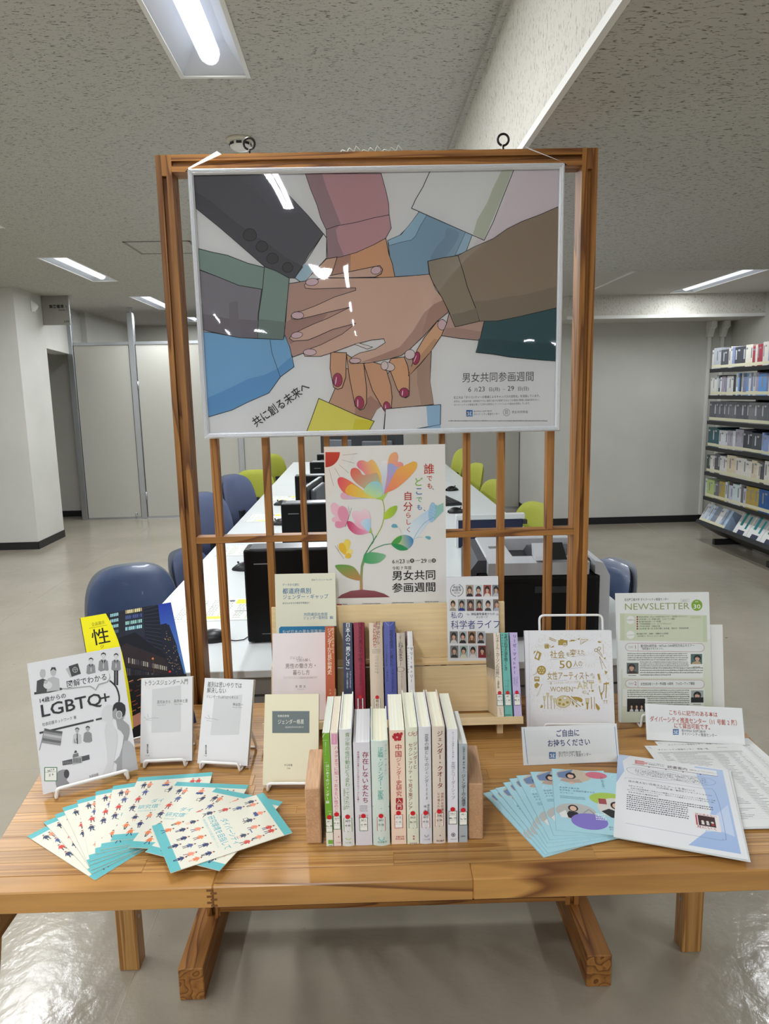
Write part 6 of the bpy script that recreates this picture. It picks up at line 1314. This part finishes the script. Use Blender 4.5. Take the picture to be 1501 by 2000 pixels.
# ------------------------------------------------------------------ long white computer desk behind the screen
M_DESK = mat('white_desk_laminate', 'cfd3d3', .3, spec=.5); M_DGR = mat('grey_desk_panel', '8f8a86', .5); M_BLK = mat('matt_black_plastic', '0d0d0f', .38); M_BLK2 = mat('dark_grey_plastic', '2b2d31', .35)
DK = thing('computer_desk', 'long white double-sided computer desk running away behind the lattice screen', 'desk', rm(0, 0, 0))
DX0, DX1, DY0, DY1 = -.745, .905, 1.905, 8.1
for a_, b_ in ((DY0, 3.96), (3.963, 6.03), (6.033, DY1)):
    MB().box(DX0, .078, a_, b_, .697, .72, bev=.002).build('top_panel', M_DESK, DK); MB().box(.082, DX1, a_, b_, .697, .72, bev=.002).build('top_panel', M_DESK, DK)
MB().box(DX0+.03, DX1-.03, DY0+.02, DY0+.045, .30, .6965).build('end_panel', M_DGR, DK)
MB().box(DX0+.03, DX1-.03, DY0+.016, DY0+.0198, .636, .64).build('panel_seam', M_BLK2, DK)
for y in (DY0+.06, 3.08, 4.6, 6.65, DY1-.1):
    for x in (DX0+.04, DX1-.08): MB().box(x, x+.04, y, y+.05, 0, .6965, bev=.003).build('leg', M_DGR, DK)
MB().box(.06, .10, DY0+.05, DY1-.05, .35, .6965).build('middle_panel', M_DGR, DK)

def tower(x, y, label, w_=.40, h=.294, d=.095, g='black desktop computers on the long desk', rz=0):
    t = thing('desktop_computer', label, 'computer', rm(x, y, .7205, rz), g)
    MB().box(0, w_, 0, d, .004, h, bev=.006).build('case', mat('black_computer_case', '060607', .4, spec=.2), t)
    MB().box(.018, w_-.01, .008, d-.008, h+.0002, h+.0016).build('top_cover', mat('grey_case_top', '4a4c52', .3), t)
    MB().box(.03, .075, -.0014, -.0002, h-.045, h-.042).build('drive_slot', mat('slot_grey', '77777c', .3), t)
    MB().box(.045, .085, -.0014, -.0002, .030, .0315).build('badge_line', mat('slot_grey', '77777c', .3), t)
    f = MB()
    for k in range(2): f.box(.02+k*(w_-.06), .04+k*(w_-.06), .01, d-.01, 0, .0038)
    f.build('rubber_foot', M_BLK2, t)
    v = MB()
    for k in range(14): v.box(-.0012, -.0002, .02, d-.02, .04+k*.016, .046+k*.016)
    v.build('side_vent', M_BLK2, t); return t
tower(-.357, 2.121, 'black desktop computer nearest the lattice, its broad side facing out', .52)
tower(-.340, 3.03, 'black desktop computer second along the desk, beside the monitor edge')
tower(-.372, 4.085, 'black desktop computer third along the desk')
tower(-.341, 4.91, 'black desktop computer fourth along the desk')
tower(-.327, 5.55, 'black desktop computer farthest along the desk, small in view')
def monitor(x, y, rz, label, w_=.48, h=.30):
    t = thing('monitor', label, 'monitor', rm(x, y, .7205, rz), 'flat monitors on the long desk')
    MB().box(-w_/2, w_/2, -.012, .012, .09, .09+h, bev=.005).build('casing', M_BLK2, t); MB().box(-w_/2+.012, w_/2-.012, -.0135, -.0122, .104, .09+h-.012).build('display', mat('dark_glass', '101216', .08), t)
    MB().box(-.14, .14, .012, .04, .15, .32, bev=.01).build('rear_bulge', mat('grey_monitor_back', '5b5e64', .4), t); MB().box(-.025, .025, .013, .035, .012, .16).build('neck', M_BLK2, t)
    MB().lathe([(.11, 0), (.11, .008), (.03, .013)], 24).build('foot', M_BLK2, t); return t
monitor(-.225, 3.42, -97, 'flat monitor seen edge-on between the slats above the cross rail', .42, .25)
monitor(-.16, 6.9, 150, 'dark monitor far down the desk above the flower poster, left')
monitor(.17, 6.6, 175, 'dark monitor far down the desk above the flower poster, right')
sv = thing('foil_bag', 'crumpled silvery bag standing far down the desk above the flower poster', 'bag', rm(-.06, 6.1, .72)); rn = random.Random(4)
MB().grid(lambda i, j: (-.11+.22*i+.012*math.sin(j*23+i*9), .04*math.sin(i*31+j*17)*.7+.03*math.sin(i*3.14), .26*j*(.93+.07*math.sin(i*14))), 18, 18, sm=False).build('foil', mat('crumpled_foil', 'c8ccd0', .18, metal=1), sv)
fs = thing('desk_notice', 'small pink and white notice card standing far down the desk above the flower poster', 'card', rm(-.20, 5.95, .7205, 8))
MB().box(0, .12, 0, .002, 0, .24).build('card', M_PAP, fs); a = Art(k=1.); a.poly([(.004, .09), (.004, .02), (.11, .0)], 'd8707c'); [a.greek(.02, .20-k*.03, .10, .185-k*.03, 1, 'b03a44', k) for k in range(4)]; a.build('card_print', fs)

def mouse(x, y, rz, label, M0=[None]):
    M = rm(x, y, .7203, rz)
    if M0[0]: return copy_tree(M0[0], M, label)
    t = thing('computer_mouse', label, 'mouse', M, 'black mice on the long desk'); M0[0] = t
    def f(i, j):
        th = math.pi*i; y_ = -.055+.11*j; w_ = .032*math.sin(math.pi*min(.97, max(.03, .04+.93*j)))**.45; hh = .036*math.sin(math.pi*min(.98, max(.04, .15+.8*j)))**.8
        return (w_*math.cos(th), y_, hh*math.sin(th)**.8)
    MB().grid(f, 14, 14).build('shell', M_BLK, t); MB().lathe([(.004, -.003), (.0055, 0), (.004, .003)], 12, M=Matrix.Translation((0, .028, .033)) @ Matrix.Rotation(R(90), 4, 'Y')).build('scroll_wheel', M_BLK2, t)
    MB().box(-.024, .024, -.045, .045, .0, .004).build('base', M_BLK2, t); return t
mouse(-.478, 2.165, 95, 'black mouse nearest the lattice, between post and slat'); mouse(-.515, 3.08, 80, 'black mouse beside the nearest computer, just under the cross rail')
mouse(-.478, 4.17, 80, 'black mouse left of the second computer, above the cross rail'); mouse(-.545, 4.93, 85, 'black mouse third along the left side of the desk'); mouse(.705, 5.44, -60, 'black mouse on the right side of the desk, farther one'); mouse(.60, 4.42, -80, 'black mouse on the right side of the desk, nearer one')
cb = thing('mouse_cable', 'thin black mouse cable running to the nearest computer', 'cable', rm(0, 0, .7222))
MB().tube([(-.425, 2.16, 0), (-.40, 2.15, 0), (-.375, 2.155, .0005), (-.362, 2.19, .001), (-.37, 2.3, .001)], .0016, 7).build('cord', M_BLK, cb)
def keyboard(x, y, rz, label):
    t = thing('keyboard', label, 'keyboard', rm(x, y, .7203, rz)); MB().prism([(-.07, 0), (.07, 0), (.07, .018), (-.07, .008)], -.21, .21, 'x').build('case', M_BLK, t)
    k_ = MB()
    for r_ in range(5):
        for c in range(15): k_.box(-.2+c*.0268, -.2+c*.0268+.022, -.06+r_*.0245, -.06+r_*.0245+.02, .0095+r_*.0018, .0145+r_*.0018)
    o = k_.build('keys', M_BLK2, t); o['kind'] = 'stuff'
keyboard(.57, 4.90, -80, 'black keyboard on the right side of the desk beside the flower poster')
def guide(x, y, w_, d, rz, label, seed, yl=True):
    t = thing('guide_sheet', label, 'paper', rm(x, y, .7203, rz), 'laminated guide sheets on the long desk'); MB().box(0, w_, 0, d, 0, .0012).build('sheet', mat('laminated_sheet', 'd9dbd6', .2), t); a = Art(k=1.); rn = random.Random(seed)
    a.rect(.006, .006, w_-.006, d-.006, 'dfe1db'); q = w_/6
    for c in range(6):
        a.rect(c*q+.008, .01, c*q+.011, d-.01, 'a9c08a' if c % 2 else 'c8ccc4')
        a.greek(c*q+.014, d-.02, (c+1)*q-.002, .02, 12, '77806f', seed*9+c, .5)
    if yl:
        a.rect(w_*.30, .02, w_*.60, .05, 'efe34a'); a.rect(w_*.66, d-.075, w_*.80, d-.02, 'f2e21e'); a.ell(w_*.60, d-.035, .011, .011, '4a4c58'); a.greek(w_*.32, .046, w_*.58, .024, 2, 'b8a83a', 5); a.rect(w_*.70, .10, w_*.98, .107, '66666a')
    a.build('sheet_print', t, lambda u, v, n: (u, v, .0012+n))
guide(-.665, 2.36, .30, .27, 0, 'laminated guide sheet with yellow highlights, behind the left post and slat', 1); guide(-.70, 3.36, .28, .24, 0, 'pale laminated guide sheet under the cross rail left of the nearest computer', 2, False)
guide(-.70, 4.28, .24, .27, 0, 'laminated guide sheet left of the second computer', 3); guide(-.66, 5.12, .22, .24, 0, 'laminated guide sheet fourth along the desk', 4); guide(-.55, 6.3, .2, .22, 0, 'laminated sheet farthest along the left side of the desk', 5, False); guide(.42, 5.9, .24, .2, 0, 'laminated sheet on the right side of the desk near the far mouse', 6, False)
pn = thing('desk_partition', 'low navy fabric desk partition with white edge behind the printer', 'partition', rm(.46, 3.40, .7205))
MB().box(.01, .325, 0, .022, .0, .135, bev=.002).build('fabric_panel', mat('navy_fabric', '1b2340', .8, noise=.1, nscale=200), pn); MB().box(.0, .335, -.004, .03, .1352, .162, bev=.003).build('top_edge', M_DESK, pn); MB().box(-.002, .0098, -.004, .03, 0, .135).build('side_edge', M_DESK, pn)
for z in (.03, .07, .11): MB().box(.3255, .345, -.006, .02, z, z+.02).build('clip', M_BLK2, pn)

# printer
PRM = rm(.345, 2.075, .7205, -3)
pr = thing('laser_printer', 'large black and grey laser printer on the desk behind the right slats', 'printer', PRM)
M_PG = mat('printer_grey', 'b3b5b9', .4); M_PD = mat('printer_dark_grey', '3c3e44', .5)
MB().box(0, .365, 0, .36, .008, .205, bev=.012).build('body', mat('printer_black', '0c0c0e', .5, spec=.2), pr)
MB().prism([(.365, 0.0), (.395, 0.0), (.395, .20), (.375, .238), (.350, .245), (.350, .206), (.365, .2)], .004, .355, 'y').build('right_side_panel', M_PG, pr)
MB().prism([(-.018, .10), (0, .02), (0, .206), (.03, .206), (.03, .245), (.004, .245), (-.018, .215)], .03, .355, 'y').build('left_side_panel', M_PD, pr)
MB().prism([(-.004, .206), (.05, .206), (.05, .252), (-.012, .245)], .0, .30, 'x', M=Matrix.Translation((.03, 0, 0))).build('top_front_bar', M_PG, pr)
MB().box(.03, .115, .052, .36, .206, .25, bev=.004).build('top_left_cover', M_PG, pr)
MB().box(.1155, .3495, .325, .36, .206, .252, bev=.003).build('top_rear_bar', M_PG, pr)
MB().prism([(.052, .212), (.323, .206), (.323, .208), (.25, .244), (.16, .25), (.052, .236)], .19, .348, 'x').build('output_tray', M_PD, pr)
MB().box(.117, .188, .054, .322, .2065, .21).build('tray_well', M_BLK, pr)
MB().prism([(-.012, .252), (.05, .256), (.06, .29), (.0, .262)], .17, .215, 'x').build('panel_side', M_PG, pr)
MB().prism([(-.011, .2535), (.058, .289), (.056, .292), (-.013, .2565)], .2155, .262, 'x').build('control_display', M_BLK, pr)
kp = MB()
for i in range(4):
    for j in range(3): kp.box(.288+i*.011, .296+i*.011, .004+j*.012, .013+j*.012, .2525, .2545)
kp.box(.285, .333, .001, .04, .2505, .2525); kp.build('keypad', M_BLK2, pr)
MB().box(.055, .085, .17, .2, .2502, .2515).build('release_latch', M_ALU, pr); MB().box(.03, .15, -.0025, -.0004, .03, .18).build('front_door', mat('printer_black', '0c0c0e', .5, spec=.2), pr); MB().box(.17, .28, -.0025, -.0004, .15, .17).build('tray_grip', M_BLK2, pr)
MB().box(.02, .345, .02, .34, 0, .008).build('base', M_PG, pr); MB().box(-.0195, -.0183, .05, .08, .13, .17).build('rating_label', M_WHITE, pr)

# ------------------------------------------------------------------ chairs
M_NAVY = mat('navy_vinyl_upholstery', '3b4a68', .35, coat=.15); M_NAVYB = mat('steel_blue_upholstery', '5a6482', .4); M_LIME = mat('lime_fabric', '9ea236', .75, noise=.06, nscale=120); M_SHELL = mat('grey_chair_shell', '6f747c', .4)
def cushion(w_, h, t_, bow, n=14, rr=.3):
    """rounded pad in the x-z plane, bulging to -y"""
    b_ = MB()
    def P(u, v, s_):
        a = (u-.5)*2; b = (v-.5)*2; p = 2/(rr*4+1.2)+1.6
        m_ = max(abs(a), abs(b), 1e-6); l = (abs(a)**3.2+abs(b)**3.2)**(1/3.2); q = m_/l if l > 0 else 1
        a *= q; b *= q; e = max(0, 1-(abs(a)**3+abs(b)**3)); x = a*w_/2*(1-.10*max(0, b)); y = bow*(a*a)*-1
        return (x, y+s_*(t_/2)*e**.4, h/2+b*h/2)
    b_.grid(lambda i, j: P(i, j, -1), n, n); b_.grid(lambda i, j: P(1-i, j, 1), n, n); return b_
def chair(x, y, rz, kind, label, top=.86, seat=.43, grp=None, P_={}):
    M = rm(x, y, 0, rz)
    if (kind, top) in P_: return copy_tree(P_[kind, top], M, label)
    t = thing('office_chair', label, 'chair', M, grp); P_[kind, top] = t
    up = {'navy': M_NAVY, 'blue': M_NAVYB, 'lime': M_LIME}[kind]
    H_ = .36 if kind != 'lime' else .34; bw = .36 if kind != 'lime' else .35; lean_ = 12
    bm = at(0, .19, top-H_) @ Matrix.Rotation(R(-lean_), 4, 'X')
    o = cushion(bw, H_, .05, .05).build('backrest', up, t); o.matrix_basis = bm
    if kind != 'lime':
        o = cushion(bw+.02, H_+.02, .03, .05).build('back_shell', M_SHELL, t); o.matrix_basis = bm @ Matrix.Translation((0, .026, -.01))
    else:
        MB().tube([(0, .03, .02), (0, .05, -.06), (0, .03, -.14)], [.03, .045, .03], 10).build('back_bracket', M_BLK, t).matrix_basis = bm
    MB().box(-.03, .03, .165, .19, seat-.06, top-H_+.10, bev=.005).build('back_stem', M_BLK2, t)
    sc_ = cushion(.45, .43, .07, .0).build('seat', up, t); sc_.matrix_basis = Matrix.Translation((0, .2, seat)) @ Matrix.Rotation(R(90), 4, 'X')
    MB().box(-.15, .15, -.15, .18, seat-.062, seat-.036, bev=.005).build('seat_pan', M_BLK, t)
    MB().lathe([(.03, .09), (.03, .22), (.018, .22), (.018, seat-.06)], 14).build('gas_lift', M_BLK2, t)
    for k in range(5):
        a = k*2*math.pi/5+.3; l = MB().tube([(0, 0, .10), (.15*math.cos(a), .15*math.sin(a), .085), (.29*math.cos(a), .29*math.sin(a), .062)], [.024, .018, .012], 8).build('base_arm', M_BLK2, t)
        MB().lathe([(.018, -.02), (.026, -.012), (.026, .012), (.018, .02)], 14, M=Matrix.Translation((.29*math.cos(a), .29*math.sin(a), .026)) @ Matrix.Rotation(a, 4, 'Z') @ Matrix.Rotation(R(90), 4, 'X')).build('caster', M_BLK, l)
    return t
GC1, GC2 = 'blue office chairs along the desk', 'lime green office chairs along the desk'
chair(-.84, 2.71, 31, 'navy', 'navy office chair at the near left of the desk, behind the catalogue', .795, grp=GC1)
chair(.80, 2.78, -78, 'navy', 'navy office chair at the right of the desk, beyond the printer', .775, grp=GC1)
chair(-.66, 3.50, 74, 'blue', 'blue-grey office chair low behind the left screen post', .715, grp=GC1)
chair(-.71, 4.08, 62, 'blue', 'blue-grey office chair second from the near left, above the cross rail', .92, grp=GC1)
chair(-.71, 5.12, 62, 'blue', 'blue-grey office chair third from the near left', .91, grp=GC1)
chair(-.84, 6.05, 22, 'lime', 'lime green chair on the left of the desk, nearer of two', .84, grp=GC2)
chair(-.72, 7.55, 62, 'lime', 'lime green chair on the left of the desk, farther of two', .86, grp=GC2)
chair(.86, 4.28, -72, 'lime', 'lime green chair on the right, nearest and largest of the row', .79, grp=GC2)
chair(.84, 5.5, -72, 'lime', 'lime green chair on the right, second of the row', .785, grp=GC2)
chair(.84, 6.35, -72, 'lime', 'lime green chair on the right, third of the row', .835, grp=GC2)
chair(.80, 7.1, -80, 'lime', 'lime green chair on the right, farthest of the row', .91, grp=GC2)

# ------------------------------------------------------------------ dark bookcase at the right wall
SHX = 3.30; BY0, BY1 = 3.3, 6.74
M_SH = mat('black_steel_shelf', '1c1e20', .45)
bc = thing('bookcase', 'dark steel magazine bookcase of seven loaded shelves at the right edge', 'bookcase', rm(0, 0, 0))
SZ = [1.615, 1.372, 1.135, .892, .652, .415]
for z in SZ:
    MB().box(SHX+.02, SHX+.32, BY0, BY1, z-.018, z, bev=.001).build('shelf', M_SH, bc)
    MB().box(SHX+.006, SHX+.0198, BY0, BY1, z-.022, z+.012).build('shelf_edge', M_SH, bc)
for y in (BY1-.28, BY1-1.18, BY1-2.08, BY1-2.98): MB().box(SHX+.33, SHX+.37, y, y+.04, .05, 1.80).build('upright', M_SH, bc); MB().box(SHX+.0, SHX+.5, y, y+.04, 0, .05, bev=.002).build('foot', M_SH, bc)
MB().box(SHX+.372, SHX+.376, BY0, BY1-.24, .1, 1.75).build('back_sheet', mat('back_sheet_grey', '3a3c3c', .7), bc)  # one even dark grey across the whole back sheet
SM_ = rm(SHX-.04, (BY0+BY1)/2, .178) @ Matrix.Rotation(R(30), 4, 'Y')
o = MB().box(0, .27, -(BY1-BY0)/2, (BY1-BY0)/2, -.014, -.001).box(-.012, -.0005, -(BY1-BY0)/2, (BY1-BY0)/2, -.016, .022).build('slanted_shelf', M_SH, bc); o.matrix_world = SM_
rn = random.Random(21)
PAL = {0: ['d6d3cc', 'd6d3cc', 'cfd0d4', '8a98c0', 'b8bcc4', 'a84450', '4a4c52', '55585e', 'e0dccf', 'dfe3ea', '5a9aa8'], 1: ['dcdbd8', 'dcdbd8', 'd2d2d0', '6f7a9a', '7a84a4', 'a89aac', '6a9ad8', 'c8ccd0', '3a3c40', 'dfe6ee'],
       2: ['5a5d66', '646870', '565a62', '6a6d72', '7a7c80'], 3: ['2a5a62', '3a3e48', '55505c', '8aa0d0', 'a8a4b4', '4a5058', 'd8dade', '5f8a88'], 4: ['3a4648', 'd8d8d8', 'dccfb4', 'dccfb4', '55585e', 'e0ddd6', 'c8ccd0'],
       5: ['c8d8dc', '8f8c84', 'b4c47a', 'd8d6dc', '6a6c70', 'c0c4d8', 'b09a4a', 'a84a6a', 'd6d8dc', '2a5a98', 'c8dce8'], 6: ['7f8a98', 'd8d6d8', 'a8c0dc', 'dcd6c0', 'c8ccd0']}
SHN = ['top', 'second', 'third', 'fourth', 'fifth', 'sixth', 'slanted bottom']
BMESH = {}
def vol(col, w_, h, d, k):
    key = (col, round(w_, 3), round(h, 3))
    b_ = MB(); b_.box(.0004, d, -w_/2, w_/2, 0, h); b_.box(0, .0004, -w_/2, w_/2, h*.10, h*.24, 1); b_.box(0, .0004, -w_/2, w_/2, h*.24, h, 0); b_.box(0, .0004, -w_/2, w_/2, 0, h*.10, 0)
    if k % 3 == 0: b_.box(-.0004, 0, -w_*.25, w_*.25, h*.42, h*.86, 2)
    if k % 3 == 1: b_.box(-.0004, 0, -w_*.4, w_*.4, h*.80, h*.88, 2)
    return b_
CW = {'d6d3cc': 'white', 'cfd0d4': 'white', '8a98c0': 'blue', 'a84450': 'red', '4a4c52': 'dark grey', '55585e': 'dark grey', 'dcdbd8': 'white', 'd2d2d0': 'white', '6a9ad8': 'bright blue', '2a5a62': 'dark teal', 'b4c47a': 'light green', 'b09a4a': 'mustard', 'a84a6a': 'magenta', '2a5a98': 'blue', 'dccfb4': 'cream', '8aa0d0': 'light blue'}
def colour(c):
    if c in CW: return CW[c]
    r_, g_, b_ = [int(c[i:i+2], 16) for i in (0, 2, 4)]; m_ = (r_+g_+b_)/3
    if b_-r_ > 25: return 'bluish'
    if m_ > 195: return 'white'
    if m_ > 125: return 'pale grey'
    return 'dark grey'
lab_m = mat('cream_label_band', 'dcd9bc', .6)
for s_ in range(6):
    y = BY1-.006; k = 0; runs = []
    while y > 5.5:
        c = PAL[s_][0] if not runs else rn.choice(PAL[s_]); n = rn.choice((1, 1, 2, 3, 4)) if s_ != 2 else 3
        hh = rn.uniform(.17, .205) if s_ != 2 else .192; w_ = rn.uniform(.022, .045); runs.append((c, n, hh, w_)); y -= n*w_
    y = BY1-.006; names = [colour(r_[0]) for r_ in runs]
    for q, (c, n, hh, w_) in enumerate(runs):
        pv = names[q-1] if q else None; nx = names[q+1] if q+1 < len(runs) else None
        where = 'at the wall end' if pv is None else 'at the near end' if nx is None else 'among its like' if pv == nx == names[q] else 'between %s and %s ones' % (pv, nx)
        for _ in range(n):
            k += 1; dk = names[q].startswith('dark')
            o = vol(c, w_-.0008, hh, .21, k).build('bound_volume', [mat('volume_'+c, c, .3, noise=.06, nscale=40), lab_m, mat('volume_mark_light', 'b9bcc4', .5) if dk else mat('volume_mark_grey', '8b8e96', .5)])
            o.matrix_world = rm(SHX+.022, y-w_/2, SZ[s_]+.0005)
            tag(o, '%s volume %s, %s bookcase shelf' % (names[q], where, SHN[s_]), 'book', '%s volumes on the %s shelf of the bookcase' % (names[q], SHN[s_])); y -= w_
y = (BY1-BY0)/2-.01; k = 0
for i in range(12):
    c = rn.choice(PAL[6]); w_ = rn.uniform(.03, .05); y -= w_
    o = vol(c, w_-.001, .2, .22, i).build('bound_volume', [mat('volume_'+c, c, .3, noise=.06, nscale=40), lab_m, mat('volume_mark_66686e', '8b8e96', .5)]); o.matrix_world = SM_ @ Matrix.Translation((.001, y+w_/2, .0005))
    tag(o, '%s bound volume at the far end of the slanted bottom shelf' % colour(c), 'book', '%s volumes on the slanted bottom shelf' % colour(c))
y -= .16
for i in range(4):
    t = thing('display_magazine', 'white magazine with %s cover patch leaning face-out on the slanted bottom shelf' % ('teal', 'deep teal', 'green', 'royal blue')[i], 'magazine', SM_ @ Matrix.Translation((.004, y-.09, .002+.0012*i)))
    MB().box(0, .006, -.105, .105, 0, .26).build('pages', M_PAP, t); a = Art(k=1.); c = ('1f7a78', '2a8a94', '1f6a4a', '2a4ab0')[i]
    a.rect(-.10, .13, .10, .255, 'a6a8a6'); a.rect(-.06, .10, -.02, .25, c); a.rect(.03, .08, .06, .2, c); a.rect(-.04, .01, .06, .06, '3a3e58'); a.build('cover_print', t, lambda u, v, n: (-n, -u, v)); y -= .215
bpy.data.objects.remove(_fo)
bpy.context.view_layer.update()
